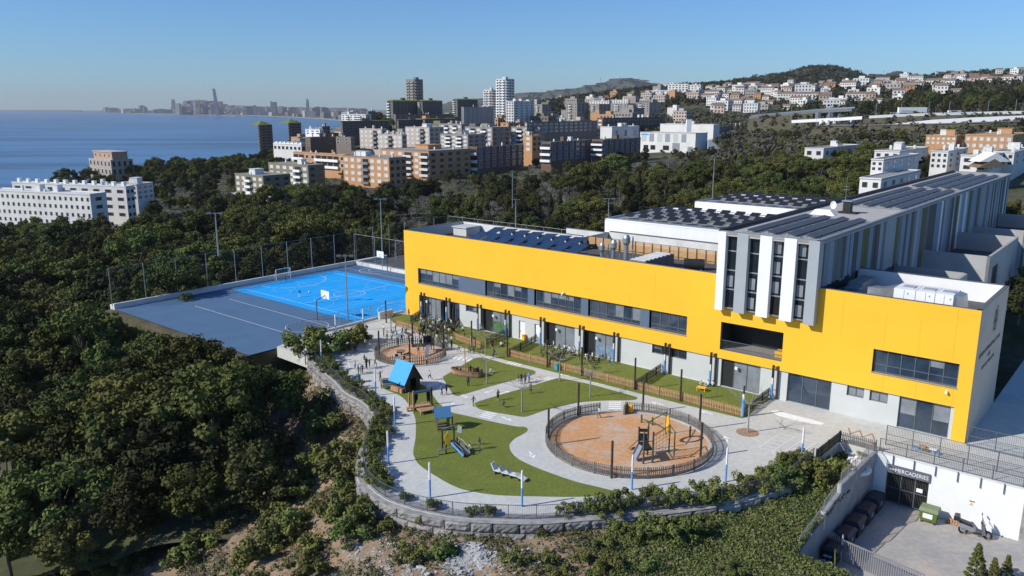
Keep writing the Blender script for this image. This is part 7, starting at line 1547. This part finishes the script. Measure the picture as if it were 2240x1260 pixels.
for px, d, k, s in ((1290, 300, 'umb', 1.6), (1345, 310, 'umb', 1.5), (1245, 290, 'umb', 1.25), (1300, 240, 'umb', 1.15), (1225, 250, 'cyp', .95), (1178, 240, 'cyp', .9), (1205, 245, 'cyp', .85), (1398, 270, 'cyp', 1.35), (1455, 285, 'umb', 1.2), (1520, 290, 'umb', 1.45), (1570, 285, 'umb', 1.5), (1030, 235, 'rnd', 1.35), (750, 240, 'rnd', 1.45), (850, 215, 'rnd', 1.2), (1700, 210, 'lim', 1.2), (1735, 205, 'lim', 1.1), (1675, 215, 'lim', .9), (690, 300, 'drk', 1.3), (140, 470, 'umb', 1.3), (165, 465, 'drk', 1.1)):
    p = P2(px, d)
    if not blocked(p): tree(k, p, s, 'standing out tall at the %s' % ('left wood' if px < 900 else 'middle of the view' if px < 1250 else 'grove behind the halls'))
zone(-60, 575, 64, 108, 75, ('rnd', 'oak', 'umb', 'drk', 'oak'), (.8, 1.1), 'on the near slope at the left', 4.4)
# coastal brow, mansion park
zone(110, 340, 420, 560, 46, ('drk', 'rnd', 'umb', 'bar'), (.8, 1.2), 'around the old mansion', 7)
zone(300, 640, 440, 620, 110, ('drk', 'drk', 'umb', 'rnd'), (.9, 1.5), 'on the dark wooded brow above the sea', 7)
zone(300, 530, 285, 440, 60, ('bar', 'rnd', 'drk', 'bsh'), (.7, 1.1), 'in the park between white flats and brow', 6)
zone(570, 760, 480, 780, 26, ('drk', 'rnd'), (.8, 1.3), 'near the shore towers', 8)
zone(760, 850, 650, 860, 34, ('drk', 'rnd', 'umb'), (1.1, 1.6), 'covering the hill beside the tall tower', 8)
zone(560, 1500, 400, 760, 170, ('drk', 'oak', 'bar', 'bsh'), (.6, 1.0), 'between the apartment blocks', 6)
zone(980, 1440, 340, 425, 70, ('oak', 'bsh', 'bar', 'bar', 'bsh'), (.6, .95), 'in front of the blue glazed blocks', 5)
zone(1440, 1900, 345, 520, 140, ('bar', 'oak', 'bsh', 'lim', 'bsh'), (.6, .95), 'in the scrub below the grey offices', 5)
zone(1880, 2260, 270, 430, 60, ('bsh', 'rnd', 'drk', 'bsh'), (.6, .9), 'around the white villas', 6)
zone(1880, 2280, 520, 760, 95, ('drk', 'drk', 'rnd'), (.8, 1.3), 'in the dark belt above the highway', 7)
zone(2150, 2300, 100, 200, 14, ('rnd', 'drk', 'bsh'), (.6, .9), 'beyond the wing at the right edge', 5)
# far woods as masses
def mass(name, zones_, n, size, mat, label, seed, leafn=15, lf=.75, far=True, extra=None):
    rnd = np.random.RandomState(seed); pts = []
    for x0, x1, d0, d1, k in zones_:
        for i in range(int(n*k)):
            px = rnd.uniform(x0, x1); d = math.exp(rnd.uniform(math.log(d0), math.log(d1))); p = P2(px, d); 
            if p.z < ZS+3 or onb(p) or (not far and blocked(p)): continue
            s = size*rnd.uniform(.6, 1.4); pts.append((p.x, p.y, p.z+s*.5, s))
    vs, fs = leaves(pts+(extra or []), leafn, 1, size*lf, rnd, .8); me = bpy.data.meshes.new(name); me.from_pydata(vs.tolist(), [], fs.tolist()); me.materials.append(mat); me.update(); return link(name, me, kind='stuff', label=label)
far_leaf = M('far_foliage', (.030, .034, .016), .9, 0, .05, col2=(.055, .058, .025), spec=.1); far_leaf2 = M('far_scrub', (.06, .06, .035), .9, 0, .04, col2=(.11, .10, .07), spec=.1)
hillpts = []; rnd = np.random.RandomState(2); rv = [v.co.copy() for v in RID.data.vertices]; rf = [p.vertices[:] for p in RID.data.polygons]
for i in range(1500):
    f = rf[rnd.randint(len(rf))]; a_, b_ = rnd.rand(2); q = (rv[f[0]]*(1-a_)+rv[f[1]]*a_)*(1-b_)+(rv[f[3]]*(1-a_)+rv[f[2]]*a_)*b_; hillpts.append((q.x, q.y, q.z+2, 4.5*rnd.uniform(.6, 1.4)))
mass('thicket', [(-60, 700, 100, 430, .45), (690, 1500, 165, 440, .75), (1450, 1900, 200, 500, .4)], 5600, 1.3, M('thicket_leaves', (.035, .042, .018), .9, 0, .08, col2=(.11, .10, .08), thr=(.4, .7)), 'low thicket and undergrowth between the trees', 8, 26, .32, False)
mass('hill_wood', [(1560, 1960, 1300, 2080, .30), (1150, 1560, 900, 1600, .25), (1900, 2280, 1400, 3000, .2), (1700, 2280, 650, 1300, .2), (900, 1250, 900, 1800, .05)], 7500, 4.2, far_leaf, 'dark woods and scrub covering the hills', 3, extra=hillpts)
bankpts = []
for o in bpy.data.objects:
    if o.name.startswith(('highway_bank', 'road_bank', 'slip_bank')):
        for f in o.data.polygons:
            if abs(f.normal.z) < .2 or f.normal.z > .97: continue
            q = [o.data.vertices[i].co for i in f.vertices]; nb_ = int(f.area/28)
            for i in range(min(nb_, 400)):
                a_, b_ = rnd.rand(2); p = (q[0]*(1-a_)+q[1]*a_)*(1-b_)+(q[3]*(1-a_)+q[2]*a_)*b_; bankpts.append((p.x, p.y, p.z+.5, rnd.uniform(1.0, 2.4)))
mass('valley_scrub', [(1200, 1560, 600, 1000, .2), (1500, 1960, 420, 760, .3), (1800, 2280, 400, 620, .3), (800, 1300, 600, 1000, .2)], 3600, 2.4, far_leaf2, 'grey green scrub of the valley', 4, extra=bankpts)
# ------------------------------------------------------------------ playground trees (bare, pale trunks)
def play_tree(px, py, s, label, seed):
    rnd = random.Random(seed); o = empty('bare_plane_tree', G(px, py), rnd.uniform(0, 6), label=label, cat='tree', group='bare young trees of the playground')
    b = MB(); b.tube((0, 0, 0), (.03, .02, 2.3*s), .085, 8, r2=.06); b.build('trunk', palebark, o); b = MB()
    def grow(p, d, L, r, lev):
        e = p+d*L; b.tube(p, e, r, 5, r2=r*.65, caps=False)
        if lev >= 3: return
        for k in range(2): grow(e, (d+Vector((rnd.gauss(0, .4), rnd.gauss(0, .4), rnd.gauss(.12, .2)))).normalized(), L*rnd.uniform(.6, .85), r*.6, lev+1)
    for k in range(7): a = k*.9+rnd.random(); grow(Vector((.03, .02, 2.25*s)), Vector((math.cos(a), math.sin(a), rnd.uniform(.15, .6))).normalized(), .75*s, .035, 0)
    b.build('crown', palebark, o)
for i, a in enumerate(((1064.5, 840, 1.15, 'bare tree on the boat island'), (1062, 778, 1.05, 'bare tree at the second garden fence'), (1224, 834, 1.1, 'bare tree at the top of the middle turf island'), (1290.7, 868, 1.1, 'bare tree at the right of the middle turf island'), (1142, 901, 1.1, 'bare tree at the front of the middle turf island'), (1636, 946, 1.25, 'bare tree in the mulch circle near the corner post'), (856, 745, 1.3, 'bare tree beside the kerb at the far end'))): play_tree(*a, 200+i)
# ------------------------------------------------------------------ bushes along the rim
BSH = []
for i in range(5):
    rnd = random.Random(300+i); cs = [(rnd.gauss(0, .42), rnd.gauss(0, .42), rnd.uniform(.25, 1.0), rnd.uniform(.2, .38)) for k in range(15)]
    BSH.append((leaf_mesh('foliage', cs, 95, 1, .13, 300+i, leaf_bush, .9), bare(310+i, 1.5, 1, fine=3, r0=.03).mesh('stems', bark)))
def bush(p, s, label, group=None, sz=None):
    f, st = random.choice(BSH); o = empty('bush', p, random.uniform(0, 6.28), label=label, cat='bush', group=group); o.scale = (s, s, sz or s); link('foliage', f, o); link('stems', st, o); return o
random.seed(31); inl = offset_line(fence_line, .85); cum2 = [0]
for a, c in zip(inl, inl[1:]): cum2.append(cum2[-1]+(c-a).length)
def at_s(s):
    for i in range(len(cum2)-1):
        if cum2[i+1] >= s: return inl[i].lerp(inl[i+1], (s-cum2[i])/(cum2[i+1]-cum2[i]+1e-9))
    return inl[-1]
s = 1.0
while s < cum2[-1]:
    p = at_s(s); right = p.x > 6; left = p.x < -11
    big = random.uniform(.95, 1.35) if right else (random.uniform(.8, 1.15) if left else random.uniform(.6, .95))
    if -10.5 < p.x < 4 and random.random() < .35: s += 1.6; continue
    bush(p+Vector((random.uniform(-.2, .2), random.uniform(-.2, .2), -.05)), big, 'leafy bush planted along the %s part of the rim railing' % ('right' if right else 'left' if left else 'front'), 'bushes inside the rim railing, %s part' % ('right' if right else 'left' if left else 'front')); s += random.uniform(.8, 1.25) if right else random.uniform(.9, 1.5)
# big dark bushes by the court
for px, py, s, l in ((695, 770, 2.6, 'large bush at the far left end beside the court'), (725, 772, 2.3, 'second large bush beside the court'), (668, 785, 2.6, 'large bush left of the others beside the court'), (775, 752, 2.1, 'dark bush at the kerb behind the rim lamp'), (752, 765, 1.8, 'dark bush between the two big ones by the court'), (793, 748, 1.7, 'small dark bush nearest the kerb')): bush(G(px, py), s, l)
# planter and slope bushes
for px, py, z, s in ((1770,1060,-1,2.0),(1740,1080,-1.5,2.0),(1800,1050,-1,1.7),(1760,1100,-2,1.8),(1700,1100,-2,1.6),(1745,1120,-2.3,1.5),(1640,1125,-2.2,1.3),(1600,1140,-2.3,1.2),(1725,1165,-2.6,1.2),(1745,1150,-2.6,1.3)):
    bush(G(px, py, z), s, 'large bush on the slope beside the concrete wall', 'large bushes beside the concrete wall')
for px, py, s in ((1840,1000,.5),(1880,985,.45),(1850,1025,.7),(1818,1030,.9),(1890,1003,.5)): bush(G(px, py, -.75), s, 'small plant in the sunken planter', 'plants in the sunken planter')
for px, py, s, kind in ((1480,1170,1.3,1),(1440,1172,1.3,1),(1510,1165,1.2,1),(1400,1180,1.1,1),(1540,1160,1.0,1),(1360,1165,.9,0),(1320,1185,.8,0),(1100,1165,.8,0),(1060,1160,.9,0),(1000,1150,.8,0),(930,1155,.9,0),(870,1135,1.2,0),(850,1120,1.1,0),(840,1150,1.0,0),(960,1210,1.3,0),(900,1215,1.1,0),(1180,1175,.7,0),(1240,1165,.7,0),(1280,1215,.9,0),(1200,1220,.8,0),(1130,1230,.9,0),(1330,1240,1.0,0),(1230,1250,.9,0),(760,1180,1.5,0),(720,1120,1.6,0),(680,1200,1.5,0),(610,1150,1.6,0),(560,1230,1.7,0),(640,1050,1.7,0),(590,980,1.7,0),(700,960,1.4,0),(660,900,1.5,0),(560,880,1.7,0),(500,1000,1.8,0),(480,1130,1.8,0),(400,1220,1.9,0),(420,1060,1.9,0),(330,1150,2.0,0),(250,1220,2.0,0)):
    g_ = G(px, py, -3); z = emb(g_.x, g_.y); g_ = G(px, py, z); bush(Vector((g_.x, g_.y, emb(g_.x, g_.y)-.1)), s, 'yellowish flowering bush below the stone wall' if kind else ('wild bush on the slope below the stone wall' if px > 800 else 'wild bush on the lower left slope'), 'bushes on the slope, '+('yellowish' if kind else 'front' if px > 800 else 'left'))
random.seed(77); k = 0
while k < 135:
    x, y = random.uniform(-44, 15), random.uniform(34, 98)
    if not in_emb(x, y) or inside(x, y, pl2): continue
    o_ = pdist(x, y, fl2, False)
    if o_ < 1.0 or (-7 < x < 3 and 2 < o_ < 9): continue
    left = x < -11
    if not left and random.random() < .35: continue
    bush(Vector((x, y, emb(x, y)-.1)), random.uniform(1.1, 2.2) if left else random.uniform(.5, 1.0), 'wild bush on the lower left slope' if left else 'wild bush on the slope below the stone wall', 'bushes on the slope, '+('left' if left else 'front')); k += 1
# trees on the lower left slope
for px, py, s in ((60,1150,1.0),(140,1020,1.0),(30,980,1.05),(230,920,1.0),(90,860,1.1),(330,860,1.0),(200,780,1.0),(420,800,.95),(60,720,1.1),(330,700,1.0),(500,760,.9),(150,1240,.9),(20,1230,1.0),(560,720,.85),(450,680,.9)):
    g_ = G(px, py, -7); 
    if not blocked(g_): tree(random.choice(('rnd', 'rnd', 'umb', 'drk')), g_-Vector((0, 0, 1)), s*.8, 'on the lower slope at the left')
# ivy carpet, grass tufts and rubble: too many to count
rnd = np.random.RandomState(9); pts = []
while len(pts) < 36000:
    x, y = rnd.uniform(-6, 28), rnd.uniform(33, 70)
    if not in_emb(x, y) or inside(x, y, pl2): continue
    o = pdist(x, y, fl2, False); lim = 2.0+1.3*math.sin(x*.6)+(max(0, 6-x)*.45)
    if x < 7 and o < lim+2.5 and rnd.rand() < .93: continue
    if -5.5 < x < 1.5 and rnd.rand() < .8+.15*math.sin(x*2+y): continue
    pts.append((x, y, emb(x, y)+rnd.uniform(.02, .22), .16))
vs, fs = leaves(pts, 4, 1, .15, rnd, .5, .8); me = bpy.data.meshes.new('ivy'); me.from_pydata(vs.tolist(), [], fs.tolist()); me.materials.append(M('ivy_leaves', (.07, .095, .02), .65, 0, 1.5, col2=(.17, .195, .05), spec=.45)); me.update(); link('ivy_carpet', me, kind='stuff', label='thick ivy ground cover on the slope')
pts = []
while len(pts) < 17000:
    x, y = rnd.uniform(-34, 8), rnd.uniform(33, 95)
    if not in_emb(x, y) or inside(x, y, pl2): continue
    o = pdist(x, y, fl2, False)
    if math.sin(x*.7)*math.sin(y*.9+x*.3)+.35*rnd.randn() < (.12 if o > 3 else -.35): continue
    pts.append((x, y, emb(x, y)+.1, rnd.uniform(.12, .3)))
vs, fs = leaves(pts, 7, 1, .14, rnd, .8, .6); me = bpy.data.meshes.new('weeds'); me.from_pydata(vs.tolist(), [], fs.tolist()); me.materials.append(M('weed_leaves', (.08, .085, .03), .85, 0, 1.2, col2=(.15, .15, .07))); me.update(); link('weeds', me, kind='stuff', label='weeds and tufts scattered over the bare slope')
b = MB(); rr = random.Random(4); k = 0
cubes = [(0,1,2,3),(7,6,5,4),(4,5,1,0),(5,6,2,1),(6,7,3,2),(7,4,0,3)]
c0 = G(1012, 1222, -2.6)
while k < 3800:
    x = c0.x+rr.gauss(0, .75); y = c0.y+rr.gauss(0, 1.5); x -= (y-c0.y)*.12
    if rr.random() < .14: x, y = c0.x+rr.uniform(-9, 6), c0.y+rr.uniform(-4, 4)
    if inside(x, y, pl2) or pdist(x, y, fl2, False) < 1.6: continue
    s = abs(rr.gauss(0, .055))+.025; s = s if rr.random() < .985 else .22; z = emb(x, y)-s*.25; an = rr.uniform(0, 3.14); ca, sa = math.cos(an), math.sin(an); vs_ = []
    for kk in (0, 1):
        for i_, j_ in ((-1,-1),(1,-1),(1,1),(-1,1)):
            q1, q2 = rr.uniform(.5, 1.1)*s*i_, rr.uniform(.5, 1.1)*s*j_; vs_.append((x+q1*ca-q2*sa, y+q1*sa+q2*ca, z+s*(rr.uniform(.4, 1.0) if kk else -.3)))
    b.raw(vs_, cubes); k += 1
b.build('rubble', M('rubble_stone', (.46, .45, .43), .9, .2, 2), kind='stuff', label='pale broken rubble spilling down the slope')
b = MB(); rr = random.Random(6); 
for i in range(140):
    p = G(rr.uniform(1855, 1905), rr.uniform(985, 1040), -.75); s = rr.uniform(.08, .22); b.raw([(p.x+rr.uniform(.6, 1)*s*i_, p.y+rr.uniform(.6, 1)*s*j_, -.8+s*k_*1.4) for k_ in (0, 1) for i_, j_ in ((-1,-1),(1,-1),(1,1),(-1,1))], cubes)
b.build('white_stones', white, kind='stuff', label='white stones lying in the sunken planter')
# young conifers at the yard front
for i, (px, py, s) in enumerate(((2132, 1268, 1.0), (2170, 1275, .7), (2200, 1265, .65))):
    rnd_ = random.Random(50+i); cs = []
    for k in range(44): t = k/43; a = k*2.4; r_ = .85*(1-t)*rnd_.uniform(.6, 1.1); cs.append((math.cos(a)*r_, math.sin(a)*r_, .25+t*2.6, .2))
    o = empty('young_conifer', G(px, py, ZY), 0, label=('largest', 'middle', 'smallest')[i]+' young conifer at the bottom right of the yard', cat='tree', group='young conifers at the yard front'); o.scale = (s,)*3
    link('crown', leaf_mesh('crown', cs, 60, 1, .13, 50+i, leaf_pine, .7), o); b = MB(); b.tube((0, 0, 0), (0, 0, 2.7), .05, 6, r2=.01); b.build('trunk', bark, o)
# parked cars and a van on the street by the olive blocks
def car(p, rz, m, label, s=1):
    o = empty('parked_car', p, rz, label=label, cat='car', group='cars parked below the olive blocks')
    b = MB(); b.raw([(-2.1,-.85,.3),(2.1,-.85,.3),(2.1,.85,.3),(-2.1,.85,.3),(-2.05,-.85,.85),(2.05,-.85,.8),(2.05,.85,.8),(-2.05,.85,.85)], [(3,2,1,0),(4,5,6,7),(0,1,5,4),(1,2,6,5),(2,3,7,6),(3,0,4,7)]); b.build('body', m, o)
    b = MB(); b.raw([(-1.7,-.8,.85),(1.0,-.8,.82),(1.0,.8,.82),(-1.7,.8,.85),(-1.3,-.65,1.42),(.35,-.65,1.42),(.35,.65,1.42),(-1.3,.65,1.42)], [(4,5,6,7),(0,1,5,4),(1,2,6,5),(2,3,7,6),(3,0,4,7)]); b.build('cabin', glass, o)
    for x in (-1.3, 1.3):
        for y in (-.85, .85): b = MB(); b.tube((x, y-.08, .32), (x, y+.08, .32), .32, 10); b.build('wheel', dark, o)
for i, (px, d) in enumerate(((628, 312), (640, 316), (652, 320), (664, 325), (600, 306), (612, 309))): car(P2(px, d), UA+R(55), (white, galv, dark, M('car_red', (.3, .03, .02), .4, 0), white, midgrey)[i], ('white', 'silver', 'black', 'red', 'second white', 'dark grey')[i]+' car parked on the street below the olive blocks')
for i, (x, y, d, m) in enumerate(((1955, 251, 540, white), (1995, 246.5, 528, white), (2090, 247, 513, white))):
    p = D(x, y, d); b = MB(); L_ = (4, 9, 4.5)[i]; b.box(-L_, -1.1, 0, L_, 1.1, (1.6, 3.4, 1.5)[i]); b.box(-L_*.8, -1.15, .9, L_*.2, 1.15, (1.4, 1.2, 1.3)[i], 1); b.build('highway_vehicle', [m, glass], None, p, 0, label=('small white van', 'white lorry', 'white car')[i]+' driving on the highway', cat='vehicle')
# slim street lamps along the highway
for i, px in enumerate((1660, 1730, 1820, 1915, 1970, 2030, 2075, 2160, 2220)):
    p = D(px, 262-(px-1660)*.02, 560-i*8); b = MB(); b.tube((0, 0, -6), (0, 0, 9), .14, 5); b.tube((0, 0, 9), (1.6, 0, 9.3), .08, 5); b.build('street_lamp', galv, None, p, label='slim street lamp beside the highway', cat='street lamp', group='street lamps along the highway')
# ------------------------------------------------------------------ haze
hm = bpy.data.materials.new('haze_air'); hm.use_nodes = True; n = hm.node_tree.nodes; n.clear(); out = n.new('ShaderNodeOutputMaterial'); pv_ = n.new('ShaderNodeVolumePrincipled')
pv_.inputs['Density'].default_value = HAZE; pv_.inputs['Color'].default_value = (.84, .84, .86, 1); pv_.inputs['Anisotropy'].default_value = .0
hm.node_tree.links.new(pv_.outputs[0], out.inputs['Volume'])
b = MB(); b.box(-24500, -400, -95, 12500, 23500, 420); b.build('haze', hm, kind='stuff')
# ------------------------------------------------------------------ labels: tell repeats apart by the nearest landmark and by their order
LM = [(100, 440, 'the front white flats'), (280, 410, 'the rear white flats'), (245, 355, 'the old mansion'), (575, 400, 'the olive blocks'), (475, 500, 'the lone floodlight mast in the wood'), (270, 590, 'the tree side court fence'), (600, 560, 'the football goal'), (838, 450, 'the tall court floodlight'), (800, 370, 'the nearest orange block'), (985, 350, 'the orange block with balcony corner'), (1095, 345, 'the left blue glazed block'), (1240, 335, 'the centre blue glazed block'), (1360, 320, 'the right blue glazed block'), (1020, 235, 'the mossy roofed towers'), (1105, 200, 'the white towers'), (1480, 310, 'the white warehouse'), (1610, 288, 'the grey offices'), (1398, 380, 'the tall cypress'), (1700, 395, 'the lime green trees'), (1450, 470, 'the nearer white hall'), (1680, 440, 'the farther white hall'), (1980, 360, 'the white modern houses'), (2150, 310, 'the orange brick rows'), (1830, 268, 'the white viaduct'), (2080, 258, 'the highway wall'), (1790, 160, 'the scrub hill'), (2160, 210, 'the long white terrace row'), (1470, 215, 'the upper white estate'), (582, 300, 'the left shore tower'), (645, 300, 'the right shore tower'), (870, 250, 'the tall brown tower'), (1600, 225, 'the middle hillside villas'), (60, 700, 'the left picture edge'), (350, 760, 'the near end of the court bank'), (120, 1000, 'the lower left corner'), (400, 1100, 'the lower left slope'), (640, 1000, 'the left bend of the stone wall'), (900, 1150, 'the rubble patch'), (1142, 1100, 'the front lamp pole'), (1380, 1080, 'the lamp pole before the large pit'), (1590, 1050, 'the lamp pole right of the large pit'), (1750, 1080, 'the concrete wall'), (850, 1000, 'the left rim lamp pole'), (700, 780, 'the far left rim lamp'), (1870, 1010, 'the sunken planter'), (935, 715, 'the short orange fence'), (900, 775, 'the small sand pit'), (985, 740, 'the timber post in the crowd')]
def proj(p):
    dx, dy, dz = p.x, p.y, p.z-H; c = dy*cp-dz*sp; u_ = dy*sp+dz*cp; return 1120+FPX*dx/c, 630-FPX*u_/c
bpy.context.view_layer.update()
SHORT = [('broad umbrella pine', 'umbrella pine'), ('rounded green pine', 'green pine'), ('broad olive green holm oak', 'holm oak'), ('dark evergreen tree', 'dark evergreen'), ('bare grey twiggy tree', 'bare tree'), ('dense green shrub', 'green shrub'), ('fresh lime green small tree', 'lime green tree'), ('slim dark cypress', 'cypress'), ('small tilted dark solar panel', 'small solar panel'), ('leafy bush', 'leafy bush'), ('child in the dense crowd', 'child in the far crowd')]
ORD = 'first second third fourth fifth sixth seventh eighth ninth tenth eleventh twelfth thirteenth fourteenth fifteenth sixteenth seventeenth eighteenth nineteenth twentieth'.split()
cnt = {}
tops = [o for o in bpy.data.objects if o.parent is None and o.get('label') and o.get('category')]
for o in tops: cnt[o['label']] = cnt.get(o['label'], 0)+1
new = {}
CUTS = (' in the ', ' on the ', ' between ', ' behind ', ' around ', ' near ', ' covering ', ' standing ', ' beyond ', ' among ', ' high on ', ' planted ', ' beside ', ' below ', ' in front ')
for o in tops:
    lab = o['label']
    if cnt[lab] < 2 or 'city' in lab: continue
    x, y = proj(o.matrix_world.translation); x = max(0, min(2240, x)); y = min(1260, y); m = min(LM, key=lambda q: (q[0]-x)**2+((q[1]-y)*1.6)**2); dx, dy = x-m[0], y-m[1]
    rel = ('left of' if dx < 0 else 'right of') if abs(dx) > abs(dy)*1.6 else ('below' if dy > 0 else 'above')
    base = lab
    for a, c in SHORT:
        if base.startswith(a): base = c; break
    else:
        for cut in CUTS: base = base.split(cut)[0]
    if o['category'] == 'person': base += ' in '+{'cloth_olive': 'olive', 'cloth_white': 'white', 'cloth_black': 'black', 'cloth_navy': 'navy', 'cloth_blue': 'blue', 'cloth_grey': 'grey', 'cloth_light_blue': 'pale blue'}[o.material_slots[0].material.name]
    elif o['category'] in ('tree', 'bush', 'shrub'): s_ = o.scale.z; base = ('small ' if s_ < .85 else 'large ' if s_ > 1.1 else 'medium ')+base
    new.setdefault('%s %s %s' % (base, rel, m[2]), []).append((x, o))
for l2, q in new.items():
    q.sort(key=lambda t: t[0])
    for i, (x, o) in enumerate(q):
        l3 = l2
        if len(q) > 1:
            if len(q) <= 20: l3 = '%s, %s from left' % (l2, ORD[i])
            else: l3 = '%s, %s of them' % (l2, ('leftmost', 'middle', 'rightmost')[3*i//len(q)])
        o['label'] = l3 if len(l3.split()) <= 16 else l2
